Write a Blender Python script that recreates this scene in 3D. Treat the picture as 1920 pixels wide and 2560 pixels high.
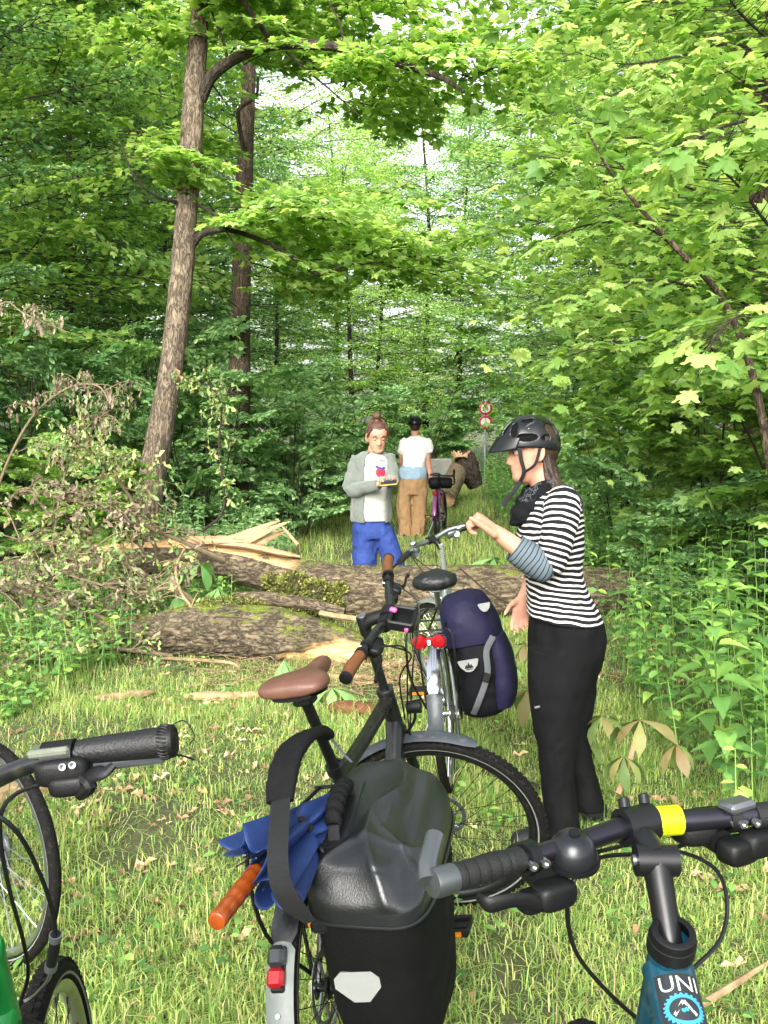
import bpy, math, random
import numpy as np
from mathutils import Vector, Matrix
from mathutils.bvhtree import BVHTree
for o in list(bpy.data.objects): bpy.data.objects.remove(o)
scene = bpy.context.scene
COL = scene.collection
R = math.radians
# ------------------------------------------------------------ camera, sky, sun, exposure
FPX, CAMH, PITCH = 2350.0, 1.65, math.atan(214/2350.0)      # focal length in pixels of a 1920x2560 frame
cd = bpy.data.cameras.new('camera'); cam = bpy.data.objects.new('camera', cd); COL.objects.link(cam)
cd.sensor_fit = 'VERTICAL'; cd.sensor_height = 36; cd.lens = FPX/2560*36
cd.clip_start = 0.05; cd.clip_end = 3000
cam.location = (0, 0, CAMH); cam.rotation_euler = (math.pi/2-PITCH, 0, 0)
scene.camera = cam
SUN_EL, SUN_AZ = R(32), R(-168)      # azimuth from +Y (view direction) clockwise: soft light from the clearing behind the camera
world = bpy.data.worlds.new('World'); scene.world = world; world.use_nodes = True
nt = world.node_tree; nt.nodes.clear()
sky = nt.nodes.new('ShaderNodeTexSky'); sky.sky_type = 'NISHITA'; sky.sun_disc = False
sky.sun_elevation = SUN_EL; sky.sun_rotation = SUN_AZ; sky.air_density = 1.0; sky.dust_density = 4.0; sky.ozone_density = 0.6
hs = nt.nodes.new('ShaderNodeHueSaturation'); hs.inputs['Saturation'].default_value = 0.28
bg = nt.nodes.new('ShaderNodeBackground'); bg.inputs[1].default_value = 0.15
wo = nt.nodes.new('ShaderNodeOutputWorld')
nt.links.new(sky.outputs[0], hs.inputs['Color']); nt.links.new(hs.outputs[0], bg.inputs[0]); nt.links.new(bg.outputs[0], wo.inputs[0])
sd = bpy.data.lights.new('sun', 'SUN'); sd.energy = 1.5; sd.angle = R(40); sd.color = (1, .965, .9)
sun = bpy.data.objects.new('sun', sd); COL.objects.link(sun)
sdir = Vector((math.sin(SUN_AZ)*math.cos(SUN_EL), math.cos(SUN_AZ)*math.cos(SUN_EL), math.sin(SUN_EL)))
sun.rotation_euler = sdir.to_track_quat('Z', 'Y').to_euler(); sun.location = (0, 0, 30)
scene.view_settings.view_transform = 'Standard'; scene.view_settings.look = 'None'
scene.view_settings.gamma = 1; scene.view_settings.use_curve_mapping = False
scene.view_settings.exposure = 2.1
cy = scene.cycles
cy.max_bounces = 9; cy.diffuse_bounces = 5; cy.glossy_bounces = 3; cy.transmission_bounces = 5; cy.transparent_max_bounces = 6
cy.caustics_reflective = False; cy.caustics_refractive = False
cy.sample_clamp_indirect = 8
# ------------------------------------------------------------ points from the survey of the photograph
_fw = Vector((0, math.cos(PITCH), -math.sin(PITCH))); _up = Vector((0, math.sin(PITCH), math.cos(PITCH))); _C = Vector((0, 0, CAMH))
def W(px, py, d): return _C + d*(_fw + Vector((1, 0, 0))*((px-960)/FPX) + _up*((1280-py)/FPX))
def Gd(px, py, z=0.0):
    r = _fw + Vector((1, 0, 0))*((px-960)/FPX) + _up*((1280-py)/FPX)
    return _C + r*((z-CAMH)/r.z)
# ------------------------------------------------------------ noise
def _h(ix, iy, iz, seed):
    h = (ix.astype(np.int64)*73856093) ^ (iy.astype(np.int64)*19349663) ^ (iz.astype(np.int64)*83492791) ^ (seed*40503+977)
    h &= 0xffffffff; h = ((h ^ (h >> 15))*0x2c1b3c6d) & 0xffffffff; h = ((h ^ (h >> 12))*0x297a2d39) & 0xffffffff
    return (h ^ (h >> 15))/4294967295.0
def vnoise(P, seed=0):
    P = np.asarray(P, float); I = np.floor(P); f = P-I; u = f*f*(3-2*f); r = 0
    for dx in (0, 1):
        for dy in (0, 1):
            for dz in (0, 1):
                w = (u[:, 0] if dx else 1-u[:, 0])*(u[:, 1] if dy else 1-u[:, 1])*(u[:, 2] if dz else 1-u[:, 2])
                r = r+w*_h(I[:, 0]+dx, I[:, 1]+dy, I[:, 2]+dz, seed)
    return r
def fbm(P, oct=3, seed=0):
    P = np.asarray(P, float); s = 0; a = .5; t = 0
    for k in range(oct):
        s = s+a*vnoise(P*2**k, seed+k*7); t += a; a *= .5
    return s/t
# ------------------------------------------------------------ materials
def lin(c):
    if isinstance(c, str):
        c = [int(c[i:i+2], 16)/255 for i in (1, 3, 5)]
        c = [x/12.92 if x <= .04045 else ((x+.055)/1.055)**2.4 for x in c]
    return (c[0], c[1], c[2], 1)
MATS = {}
def newmat(name):
    m = bpy.data.materials.new(name); m.use_nodes = True
    nt = m.node_tree; b = nt.nodes['Principled BSDF']; MATS[name] = m
    return m, nt, b
def nd(nt, typ, **kw):
    n = nt.nodes.new(typ)
    for k, v in kw.items():
        if k.startswith('i_'): n.inputs[k[2:].replace('_', ' ')].default_value = v
        else: setattr(n, k, v)
    return n
def ramp(nt, stops, interp='LINEAR'):
    r = nt.nodes.new('ShaderNodeValToRGB'); r.color_ramp.interpolation = interp
    e = r.color_ramp.elements
    while len(e) < len(stops): e.new(.5)
    for i, (p, c) in enumerate(stops):
        e[i].position = p; e[i].color = lin(c) if not isinstance(c, (int, float)) else (c, c, c, 1)
    return r
def mixc(nt, f, a, b, mode='MIX'):
    m = nt.nodes.new('ShaderNodeMix'); m.data_type = 'RGBA'; m.blend_type = mode
    for s, v in ((0, f), (6, a), (7, b)):
        if hasattr(v, 'links') or hasattr(v, 'is_output'): nt.links.new(v, m.inputs[s])
        else: m.inputs[s].default_value = v
    return m.outputs[2]
def mat(name, col, rough=.5, metal=0., var=.25, scale=14., bump=.0, bscale=120., spec=.5, coat=0., col2=None, sheen=0., dirt=None):
    """plain surface: colour with uneven wear, a little roughness variation and fine relief"""
    if name in MATS: return MATS[name]
    m, nt, b = newmat(name); L = nt.links.new
    tc = nd(nt, 'ShaderNodeTexCoord')
    n1 = nd(nt, 'ShaderNodeTexNoise', i_Scale=scale, i_Detail=5., i_Roughness=.65); L(tc.outputs['Object'], n1.inputs['Vector'])
    k = 1. if metal > .5 else .6      # colours are picked from the bright photograph: scale to reflectance
    sc_ = lambda q: tuple(x*k for x in lin(q)[:3])+(1,)
    c = sc_(col); c2 = sc_(col2) if col2 else tuple(x*(1-var) for x in c[:3])+(1,)
    rr = ramp(nt, [(.35, 0.), (.7, 1.)]); L(n1.outputs[0], rr.inputs[0])
    out = mixc(nt, rr.outputs[0], c, c2)
    if dirt:
        n3 = nd(nt, 'ShaderNodeTexNoise', i_Scale=scale*3.1, i_Detail=6.); L(tc.outputs['Object'], n3.inputs['Vector'])
        r3 = ramp(nt, [(.56, 0.), (.72, 1.)]); L(n3.outputs[0], r3.inputs[0])
        out = mixc(nt, r3.outputs[0], out, sc_(dirt))
    L(out, b.inputs['Base Color'])
    mr = nd(nt, 'ShaderNodeMapRange', i_From_Min=.3, i_From_Max=.7, i_To_Min=max(rough-.08, .04), i_To_Max=min(rough+.1, 1)); L(n1.outputs[0], mr.inputs[0]); L(mr.outputs[0], b.inputs['Roughness'])
    b.inputs['Metallic'].default_value = metal; b.inputs['Specular IOR Level'].default_value = spec if metal > .5 else spec*.55
    b.inputs['Coat Weight'].default_value = coat*.5; b.inputs['Coat Roughness'].default_value = .15
    if sheen: b.inputs['Sheen Weight'].default_value = sheen
    if bump:
        n2 = nd(nt, 'ShaderNodeTexNoise', i_Scale=bscale, i_Detail=4.); L(tc.outputs['Object'], n2.inputs['Vector'])
        bp = nd(nt, 'ShaderNodeBump', i_Strength=bump, i_Distance=.01); L(n2.outputs[0], bp.inputs['Height']); L(bp.outputs[0], b.inputs['Normal'])
    return m
def leafmat(name, stops, trans=.45, rough=.42, tboost=1.6, tyellow=.95, wear=None):
    """leaf: colour differs leaf by leaf; part of the light passes through the blade"""
    m, nt, b = newmat(name); L = nt.links.new
    g = nd(nt, 'ShaderNodeNewGeometry'); oi = nd(nt, 'ShaderNodeObjectInfo')
    ad = nd(nt, 'ShaderNodeMath', operation='ADD'); L(g.outputs['Random Per Island'], ad.inputs[0]); L(oi.outputs['Random'], ad.inputs[1])
    fr = nd(nt, 'ShaderNodeMath', operation='FRACT'); L(ad.outputs[0], fr.inputs[0])
    r = ramp(nt, stops); L(fr.outputs[0], r.inputs[0])
    col = r.outputs[0]
    if wear:
        tc = nd(nt, 'ShaderNodeTexCoord'); n = nd(nt, 'ShaderNodeTexNoise', i_Scale=wear[1], i_Detail=4.); L(tc.outputs['Object'], n.inputs['Vector'])
        wr = ramp(nt, [(wear[2], 0.), (wear[2]+.12, 1.)]); L(n.outputs[0], wr.inputs[0]); col = mixc(nt, wr.outputs[0], col, lin(wear[0]))
    sat = nd(nt, 'ShaderNodeHueSaturation', i_Hue=.484, i_Saturation=.9, i_Value=1.06); L(col, sat.inputs['Color']); col = sat.outputs[0]
    L(col, b.inputs['Base Color']); b.inputs['Roughness'].default_value = rough; b.inputs['Specular IOR Level'].default_value = .35
    t = nd(nt, 'ShaderNodeBsdfTranslucent')
    tcol = mixc(nt, 1., col, (tboost*tyellow, tboost, tboost*.62, 1), 'MULTIPLY'); L(tcol, t.inputs[0])
    ms = nd(nt, 'ShaderNodeMixShader'); ms.inputs[0].default_value = trans
    L(b.outputs[0], ms.inputs[1]); L(t.outputs[0], ms.inputs[2])
    L(ms.outputs[0], nt.nodes['Material Output'].inputs[0])
    return m
# ------------------------------------------------------------ objects
def tag(o, label, cat=None, group=None, kind=None):
    o['label'] = label
    if cat: o['category'] = cat
    if group: o['group'] = group
    if kind: o['kind'] = kind
    return o
def empty(name, loc=(0, 0, 0), parent=None):
    o = bpy.data.objects.new(name, None); COL.objects.link(o); o.location = loc; o.empty_display_size = .05
    if parent: o.parent = parent
    return o
def link(name, me, parent=None, m=None):
    o = bpy.data.objects.new(name, me); COL.objects.link(o)
    if m is not None and not len(me.materials): me.materials.append(m)
    if parent: o.parent = parent
    return o
def mesh_arrays(name, v, tris, smooth=True, att=None):
    """big triangle meshes from arrays"""
    me = bpy.data.meshes.new(name); n, k = len(v), len(tris)
    me.vertices.add(n); me.vertices.foreach_set('co', np.ascontiguousarray(v, np.float32).ravel())
    me.loops.add(3*k); me.loops.foreach_set('vertex_index', np.ascontiguousarray(tris, np.int32).ravel())
    me.polygons.add(k); me.polygons.foreach_set('loop_start', np.arange(0, 3*k, 3, dtype=np.int32))
    me.polygons.foreach_set('use_smooth', np.full(k, smooth, dtype=bool))
    if att:
        for an, av in att.items():
            a = me.attributes.new(an, 'FLOAT', 'POINT'); a.data.foreach_set('value', np.ascontiguousarray(av, np.float32))
    me.update(); me.validate(); return me
def cr(pts, n):
    """Catmull-Rom curve through rows of numbers, n samples"""
    P = np.array([list(p) for p in pts], float); k = len(P)
    if k == 2: t = np.linspace(0, 1, n)[:, None]; return P[0]*(1-t)+P[1]*t
    Q = np.vstack([2*P[0]-P[1], P, 2*P[-1]-P[-2]]); out = []
    for t in np.linspace(0, k-1-1e-9, n):
        i = int(t); f = t-i; a, b, c, d = Q[i:i+4]
        out.append(.5*((2*b)+(-a+c)*f+(2*a-5*b+4*c-d)*f*f+(-a+3*b-3*c+d)*f**3))
    return np.array(out)
class MB:
    """collects shapes; build() links them as ONE mesh object"""
    def __init__(s, M=None): s.v = []; s.f = []; s.a = []; s.n = 0; s.M = M
    def add(s, v, f, a=None):
        v = [Vector(p) for p in v]
        if s.M is not None: v = [s.M @ p for p in v]
        s.v += v; s.f += [tuple(i+s.n for i in q) for q in f]
        s.a += list(a) if a is not None else [0.]*len(v); s.n += len(v); return s
    def sweep(s, pts, rad, n=10, m=None, side=None, cap=True, expo=2., flat=None):
        """tube through pts; rad = one radius or one per point, each r or (a, b); side fixes the direction of a"""
        k = len(pts)
        if not hasattr(rad, '__len__'): rad = [rad]*k
        rr = [(r, r) if not hasattr(r, '__len__') else r for r in rad]
        m = m or (k if k <= 2 else (k-1)*5+1)
        D = cr([tuple(p)+tuple(r) for p, r in zip(pts, rr)], m) if k > 1 else None
        C = [Vector(d[:3]) for d in D]; A = D[:, 3:]
        vs = []; at = []; L = 0.; up = None
        for i, c in enumerate(C):
            t = (C[min(i+1, m-1)]-C[max(i-1, 0)]);
            if t.length < 1e-9: t = Vector((0, 0, 1))
            t.normalize()
            if side is not None: u = Vector(side)-t*t.dot(Vector(side))
            elif up is None: u = t.orthogonal()
            else: u = up-t*t.dot(up)
            if u.length < 1e-6: u = t.orthogonal()
            u.normalize(); up = u; w = t.cross(u)
            if i: L += (c-C[i-1]).length
            for j in range(n):
                a = 2*math.pi*j/n; ca, sa = math.cos(a), math.sin(a)
                if expo != 2.: ca = math.copysign(abs(ca)**(2/expo), ca); sa = math.copysign(abs(sa)**(2/expo), sa)
                vs.append(c+u*(max(A[i, 0], 1e-5)*ca)+w*(max(A[i, 1], 1e-5)*sa)); at.append(L)
        fs = [(i*n+j, i*n+(j+1) % n, (i+1)*n+(j+1) % n, (i+1)*n+j) for i in range(m-1) for j in range(n)]
        if cap:
            vs += [C[0], C[-1]]; at += [0., L]; b = m*n
            fs += [((j+1) % n, j, b) for j in range(n)]+[((m-1)*n+j, (m-1)*n+(j+1) % n, b+1) for j in range(n)]
        return s.add(vs, fs, at)
    def rod(s, a, b, r, n=8, r2=None):
        return s.sweep([a, b], [r, r if r2 is None else r2], n=n, m=2)
    def loft(s, secs, n=24, m=None, expo=2., cap=True):
        """secs: (centre, vector A, vector B) ellipses"""
        D = cr([tuple(c)+tuple(a)+tuple(b) for c, a, b in secs], m or (len(secs)-1)*5+1); m = len(D); vs = []; at = []; L = 0.
        for i, d in enumerate(D):
            c, A, B = Vector(d[:3]), Vector(d[3:6]), Vector(d[6:9])
            if i: L += (c-Vector(D[i-1][:3])).length
            for j in range(n):
                a = 2*math.pi*j/n; ca, sa = math.cos(a), math.sin(a)
                if expo != 2.: ca = math.copysign(abs(ca)**(2/expo), ca); sa = math.copysign(abs(sa)**(2/expo), sa)
                vs.append(c+A*ca+B*sa); at.append(L)
        fs = [(i*n+j, i*n+(j+1) % n, (i+1)*n+(j+1) % n, (i+1)*n+j) for i in range(m-1) for j in range(n)]
        if cap:
            vs += [Vector(D[0][:3]), Vector(D[-1][:3])]; at += [0., L]; b = m*n
            fs += [((j+1) % n, j, b) for j in range(n)]+[((m-1)*n+j, (m-1)*n+(j+1) % n, b+1) for j in range(n)]
        return s.add(vs, fs, at)
    def box(s, c, size, M=None, bev=.0):
        hx, hy, hz = [q/2 for q in size]; c = Vector(c)
        if bev:
            vs = []; fs = []
            import itertools
            k = bev; corners = list(itertools.product((-1, 1), repeat=3)); idx = {}
            for cc in corners:
                for ax in range(3):
                    p = [cc[0]*(hx-k), cc[1]*(hy-k), cc[2]*(hz-k)]; p[ax] += cc[ax]*k; idx[(cc, ax)] = len(vs); vs.append(Vector(p))
            for ax in range(3):
                o1, o2 = [q for q in range(3) if q != ax]
                for sg in (-1, 1):
                    def cn(a, b):
                        q = [0, 0, 0]; q[ax] = sg; q[o1] = a; q[o2] = b; return tuple(q)
                    fs.append(tuple(idx[(cn(a, b), ax)] for a, b in ((-1, -1), (1, -1), (1, 1), (-1, 1))))
                for a in (-1, 1):
                    for b in (-1, 1):
                        q0 = [0, 0, 0]; q0[o1] = a; q0[o2] = b; q0[ax] = -1; q1 = list(q0); q1[ax] = 1; q0, q1 = tuple(q0), tuple(q1)
                        fs.append((idx[(q0, o1)], idx[(q1, o1)], idx[(q1, o2)], idx[(q0, o2)]))
            for cc in corners: fs.append(tuple(idx[(cc, ax)] for ax in range(3)))
        else:
            vs = [Vector((x*hx, y*hy, z*hz)) for x in (-1, 1) for y in (-1, 1) for z in (-1, 1)]
            fs = [(0, 1, 3, 2), (4, 6, 7, 5), (0, 4, 5, 1), (2, 3, 7, 6), (0, 2, 6, 4), (1, 5, 7, 3)]
        if M is not None: vs = [M @ p for p in vs]
        return s.add([p+c for p in vs], fs)
    def ball(s, c, r, nu=16, nv=10, M=None):
        r = r if hasattr(r, '__len__') else (r, r, r); c = Vector(c); vs = []
        for i in range(nv+1):
            t = math.pi*i/nv
            for j in range(nu):
                p = 2*math.pi*j/nu; q = Vector((r[0]*math.sin(t)*math.cos(p), r[1]*math.sin(t)*math.sin(p), r[2]*math.cos(t)))
                vs.append(c+(M @ q if M is not None else q))
        return s.add(vs, [(i*nu+j, (i+1)*nu+j, (i+1)*nu+(j+1) % nu, i*nu+(j+1) % nu) for i in range(nv) for j in range(nu)])
    def pod(s, c, size, M=None, e=.55, nu=20, nv=12):
        """smooth rounded block"""
        c = Vector(c); sg = lambda v: math.copysign(abs(v)**e, v); vs = []
        for i in range(nv+1):
            t = math.pi*(i/nv-.5)
            for j in range(nu):
                a = 2*math.pi*j/nu; q = Vector((size[0]/2*sg(math.cos(t))*sg(math.cos(a)), size[1]/2*sg(math.cos(t))*sg(math.sin(a)), size[2]/2*sg(math.sin(t)))); vs.append(c+(M @ q if M is not None else q))
        return s.add(vs, [(i*nu+j, i*nu+(j+1) % nu, (i+1)*nu+(j+1) % nu, (i+1)*nu+j) for i in range(nv) for j in range(nu)])
    def lathe(s, c, axis, prof, n=24, closed=False):
        """prof: (distance along axis, radius)"""
        c = Vector(c); ax = Vector(axis).normalized(); u = ax.orthogonal().normalized(); w = ax.cross(u); k = len(prof)
        vs = [c+ax*h+(u*math.cos(2*math.pi*j/n)+w*math.sin(2*math.pi*j/n))*max(r, 1e-5) for h, r in prof for j in range(n)]
        rows = k if closed else k-1
        return s.add(vs, [(i*n+j, i*n+(j+1) % n, ((i+1) % k)*n+(j+1) % n, ((i+1) % k)*n+j) for i in range(rows) for j in range(n)])
    def plate(s, poly, nrm, th):
        """flat outline with thickness"""
        k = len(poly); nrm = Vector(nrm).normalized()*th/2; poly = [Vector(p) for p in poly]; c = sum(poly, Vector())/k
        vs = [p+nrm for p in poly]+[p-nrm for p in poly]+[c+nrm, c-nrm]
        fs = [(i, (i+1) % k, 2*k) for i in range(k)]+[(k+(i+1) % k, k+i, 2*k+1) for i in range(k)]+[(i, k+i, k+(i+1) % k, (i+1) % k) for i in range(k)]
        return s.add(vs, fs)
    def mesh(s, name, smooth=True):
        me = bpy.data.meshes.new(name); me.from_pydata([tuple(p) for p in s.v], [], s.f); me.update()
        if smooth:
            me.polygons.foreach_set('use_smooth', np.ones(len(me.polygons), dtype=bool))
            if smooth != 'all':
                try: me.set_sharp_from_angle(angle=R(38))
                except Exception: pass
        if any(s.a):
            a = me.attributes.new('along', 'FLOAT', 'POINT'); a.data.foreach_set('value', np.array(s.a, np.float32))
        me.validate(); return me
    def build(s, name, m, parent=None, smooth=True):
        return link(name, s.mesh(name, smooth), parent, m)
def evaluated(mb, mods, name):
    """mesh of the shapes after modifiers: list of (type, settings)"""
    o = bpy.data.objects.new('tmp', mb.mesh(name) if isinstance(mb, MB) else mb); COL.objects.link(o)
    for t, kw in mods:
        md = o.modifiers.new(t, t)
        for k, v in kw.items(): setattr(md, k, v)
    dg = bpy.context.evaluated_depsgraph_get(); dg.update()
    me = bpy.data.meshes.new_from_object(o.evaluated_get(dg), preserve_all_data_layers=True, depsgraph=dg)
    bpy.data.objects.remove(o); me.name = name
    me.polygons.foreach_set('use_smooth', np.ones(len(me.polygons), dtype=bool)); return me
def fuse(mb, vox, name, smooth=5):
    return evaluated(mb, [('REMESH', dict(mode='VOXEL', voxel_size=vox)), ('SMOOTH', dict(factor=.5, iterations=smooth))], name)
def push(me, fn):
    """move vertices along their normals by fn(points) metres"""
    n = len(me.vertices); co = np.empty(n*3, np.float32); me.vertices.foreach_get('co', co); co = co.reshape(-1, 3)
    no = np.empty(n*3, np.float32); me.vertices.foreach_get('normal', no); no = no.reshape(-1, 3)
    d = fn(co.astype(float), no.astype(float)); co = co+no*np.asarray(d)[:, None]
    me.vertices.foreach_set('co', co.astype(np.float32).ravel()); me.update(); return me
def frame(xa, za):
    """rotation whose x axis is xa and whose z axis leans to za"""
    x = Vector(xa).normalized(); z = Vector(za); z = (z-x*x.dot(z)).normalized(); y = z.cross(x)
    return Matrix((x, y, z)).transposed()
# ============================================================ ground
def gz(x, y):
    P = np.stack([np.asarray(x, float)*.9, np.asarray(y, float)*.9, np.zeros(np.shape(x))], 1)
    bank = np.clip((np.abs(np.asarray(x)+.1*np.sin(np.asarray(y)*.4))-1.6-.05*np.asarray(y))/5, 0, 1)
    far = np.clip((np.asarray(y)-7.5)/8, 0, 1)
    return .05*(fbm(P, 3, 5)-.5)+.03*(fbm(P*4, 2, 9)-.5)*(1-far)+.5*bank**1.5*np.clip((np.asarray(y)-2)/5, 0, 1)
def gz1(x, y): return float(gz(np.array([x]), np.array([y]))[0])
def ground_mesh():
    a = np.concatenate([-np.geomspace(9, 900, 22)[::-1], np.linspace(-8.8, 8.8, 112), np.geomspace(9, 900, 22)])
    b = np.concatenate([-np.geomspace(2, 600, 14)[::-1], np.linspace(-1.8, 16, 120), np.geomspace(16.3, 1500, 34)])
    X, Y = np.meshgrid(a, b); v = np.stack([X.ravel(), Y.ravel(), gz(X.ravel(), Y.ravel())], 1)
    nx, ny = len(a), len(b); i = np.arange(nx-1)[None, :]+np.arange(ny-1)[:, None]*nx; i = i.ravel()
    return mesh_arrays('ground', v, np.concatenate([np.stack([i, i+1, i+nx+1], 1), np.stack([i, i+nx+1, i+nx], 1)]))
m, n_, b_ = newmat('forest_soil'); L_ = n_.links.new
tc = nd(n_, 'ShaderNodeTexCoord')
na = nd(n_, 'ShaderNodeTexNoise', i_Scale=1.6, i_Detail=6., i_Roughness=.7); L_(tc.outputs['Object'], na.inputs['Vector'])
nb = nd(n_, 'ShaderNodeTexNoise', i_Scale=38., i_Detail=6., i_Roughness=.75); L_(tc.outputs['Object'], nb.inputs['Vector'])
r1 = ramp(n_, [(.38, '#33461a'), (.52, '#4a5526'), (.66, '#5a5236')]); L_(na.outputs[0], r1.inputs[0])
r2 = ramp(n_, [(.3, '#1b1a10'), (.55, '#4d4a2e'), (.75, '#7a7050')]); L_(nb.outputs[0], r2.inputs[0])
L_(mixc(n_, .5, r1.outputs[0], r2.outputs[0]), b_.inputs['Base Color']); b_.inputs['Roughness'].default_value = .95
bp = nd(n_, 'ShaderNodeBump', i_Strength=.9, i_Distance=.03); L_(nb.outputs[0], bp.inputs['Height']); L_(bp.outputs[0], b_.inputs['Normal'])
tag(link('ground', ground_mesh(), None, m), 'soft brown forest floor under the grass and plants', kind='structure')
# ============================================================ leaves: templates and batches
def tmpl(out, c, zf=None):
    k = len(out); v = [(c[0], c[1], .03)]+[(x, y, (zf(x, y) if zf else 0)) for x, y in out]
    return np.array(v, float), np.array([(0, i+1, (i+1) % k+1) for i in range(k)])
_mh = [(0, .0), (.06, .36), (.56, .52), (.54, .2), (1, 0)]
MAPLE = tmpl(_mh+[(x, -y) for x, y in _mh[-2:0:-1]], (.34, 0), lambda x, y: -.22*y*y-.08*max(x-.5, 0))
_mf = [(0, .0), (-.06, .10), (-.10, .33), (.03, .36), (.10, .46), (.20, .34), (.24, .24), (.33, .32), (.36, .46), (.46, .48), (.60, .62), (.62, .46), (.70, .40), (.60, .28), (.55, .17), (.66, .18), (.74, .24), (.82, .13), (1.0, 0)]
MAPLE_FINE = tmpl(_mf+[(x, -y) for x, y in _mf[-2:0:-1]], (.22, 0), lambda x, y: -.2*abs(y)-.26*x*x+.06*math.cos(14*math.atan2(y, x+.02))+.05*math.sin(9*x))
_ov = [(0, 0), (.3, .24), (.68, .23), (1, 0)]
OVAL = tmpl(_ov+[(x, -y) for x, y in _ov[-2:0:-1]], (.45, 0), lambda x, y: .35*abs(y)-.12*x*x)
_ne = [(0, 0), (.04, .17), (.12, .26), (.17, .24), (.24, .31), (.30, .27), (.38, .31), (.44, .25), (.53, .25), (.58, .19), (.68, .17), (.73, .11), (.84, .09), (1, 0)]
NETTLE = tmpl(_ne+[(x, -y) for x, y in _ne[-2:0:-1]], (.4, 0), lambda x, y: .4*abs(y)-.3*x*x)
KITE = (np.array([(0, 0, 0), (.45, .3, .06), (1, 0, -.1), (.45, -.3, .06)], float), np.array([(0, 1, 2), (0, 2, 3)]))
_wl = [(0, .0), (.2, .16), (.45, .10), (.7, .2), (1, .03)]
WILT = tmpl(_wl+[(x, -y*.7) for x, y in _wl[-1::-1]], (.4, .02), lambda x, y: .9*abs(y)+.12*math.sin(9*x))
def frames(dirs, nrm):
    x = dirs/np.linalg.norm(dirs, axis=1, keepdims=True); z = nrm-x*(x*nrm).sum(1, keepdims=True)
    z /= np.maximum(np.linalg.norm(z, axis=1, keepdims=True), 1e-6); y = np.cross(z, x)
    return np.stack([x, y, z], 2)
def leaf_arrays(T, pos, dirs, nrm, size):
    tv, tt = T; Fm = frames(dirs, nrm); N, k = len(pos), len(tv)
    v = pos[:, None, :]+np.einsum('nij,kj->nki', Fm, tv)*size[:, None, None]
    t = tt[None]+(np.arange(N)*k)[:, None, None]
    return v.reshape(-1, 3), t.reshape(-1, 3)
def twig_arrays(segs, n=4):
    """segs: list of (points, r0, r1) thin tapered twigs"""
    V, T, o = [], [], 0
    for pts, r0, r1 in segs:
        P = np.asarray(pts, float); k = len(P); tg = np.gradient(P, axis=0); tg /= np.maximum(np.linalg.norm(tg, axis=1, keepdims=True), 1e-9)
        u = np.cross(tg, np.where(np.abs(tg[:, 2:3]) > .9, [[1., 0, 0]], [[0, 0, 1.]])); u /= np.maximum(np.linalg.norm(u, axis=1, keepdims=True), 1e-9); w = np.cross(tg, u)
        rr = np.linspace(r0, r1, k)[:, None, None]; a = np.arange(n)*2*np.pi/n
        V.append((P[:, None]+rr*(u[:, None]*np.cos(a)[None, :, None]+w[:, None]*np.sin(a)[None, :, None])).reshape(-1, 3))
        for i in range(k-1):
            for j in range(n):
                q = (o+i*n+j, o+i*n+(j+1) % n, o+(i+1)*n+(j+1) % n, o+(i+1)*n+j); T += [(q[0], q[1], q[2]), (q[0], q[2], q[3])]
        o += k*n
    return np.concatenate(V), np.array(T)
def bough_template(seed, leaf=.12, length=2.0, jit=.33, angle=52, pair=.8, droop=.25):
    rg = np.random.default_rng(seed); pos, dr, nm, sz, seg = [], [], [], [], []
    ax = lambda t: np.array([length*t, .12*math.sin(3*t+seed), length*(.16*t-.2*t*t)])
    seg.append(([ax(t) for t in np.linspace(0, 1, 7)], .012, .003))
    def leaves_on(o, d, ln, up):
        k = max(2, int(ln/(leaf*pair)))
        side = np.cross(up, d); side /= np.linalg.norm(side)
        for i in range(k):
            t = (i+.6)/k; p = o+d*ln*t+np.array([0, 0, -.12*ln*t*t])
            for s in (-1, 1) if i < k-1 else (-1, 1, 0):
                if rg.random() < .1: continue
                ld = d*(.55 if s else 1)+side*s*.85+rg.normal(0, .22, 3); ld[2] -= droop*rg.random()
                ld /= np.linalg.norm(ld); pos.append(p+ld*leaf*.3); dr.append(ld)
                n = np.array([0, 0, 1.])+rg.normal(0, jit, 3); nm.append(n); sz.append(leaf*rg.uniform(.65, 1.2))
    t = .16
    while t < 1:
        for s in (-1, 1):
            a = R(angle+rg.normal(0, 12))*s; ln = length*(.4*(1-t)+.1)*rg.uniform(.7, 1.25); o = ax(t)
            d = np.array([math.cos(a), math.sin(a), rg.normal(.02, .12)]); d /= np.linalg.norm(d)
            seg.append(([o, o+d*ln*.5+[0, 0, -.02], o+d*ln+[0, 0, -.12*ln]], .005, .0015)); leaves_on(o, d, ln, np.array([0, 0, 1.]))
        t += rg.uniform(.07, .12)
    leaves_on(ax(.85), np.array([1., 0, -.15]), length*.2, np.array([0, 0, 1.]))
    return np.array(pos), np.array(dr), np.array(nm), np.array(sz), seg
def crown_arrays(boughs, tms, T, seed=0, drop=0.):
    """boughs: (origin, azimuth, pitch, scale); returns leaf and twig arrays"""
    rg = np.random.default_rng(seed); P, D, N, S, seg = [], [], [], [], []
    for i, (o, az, pt, sc) in enumerate(boughs):
        p, d, n, s, sg = tms[int(rg.integers(len(tms)))]
        M = (Matrix.Rotation(az, 3, 'Z') @ Matrix.Rotation(-pt, 3, 'Y') @ Matrix.Rotation(rg.normal(0, .25), 3, 'X')); M = np.array(M)
        keep = rg.random(len(p)) > drop
        P.append((p*sc)[keep] @ M.T+o); D.append(d[keep] @ M.T); N.append(n[keep] @ M.T); S.append(s[keep])
        seg += [((np.array(a)*sc) @ M.T+o, r0*sc, r1*sc) for a, r0, r1 in sg]
    return leaf_arrays(T, np.concatenate(P), np.concatenate(D), np.concatenate(N), np.concatenate(S)), twig_arrays(seg, 3)
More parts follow.
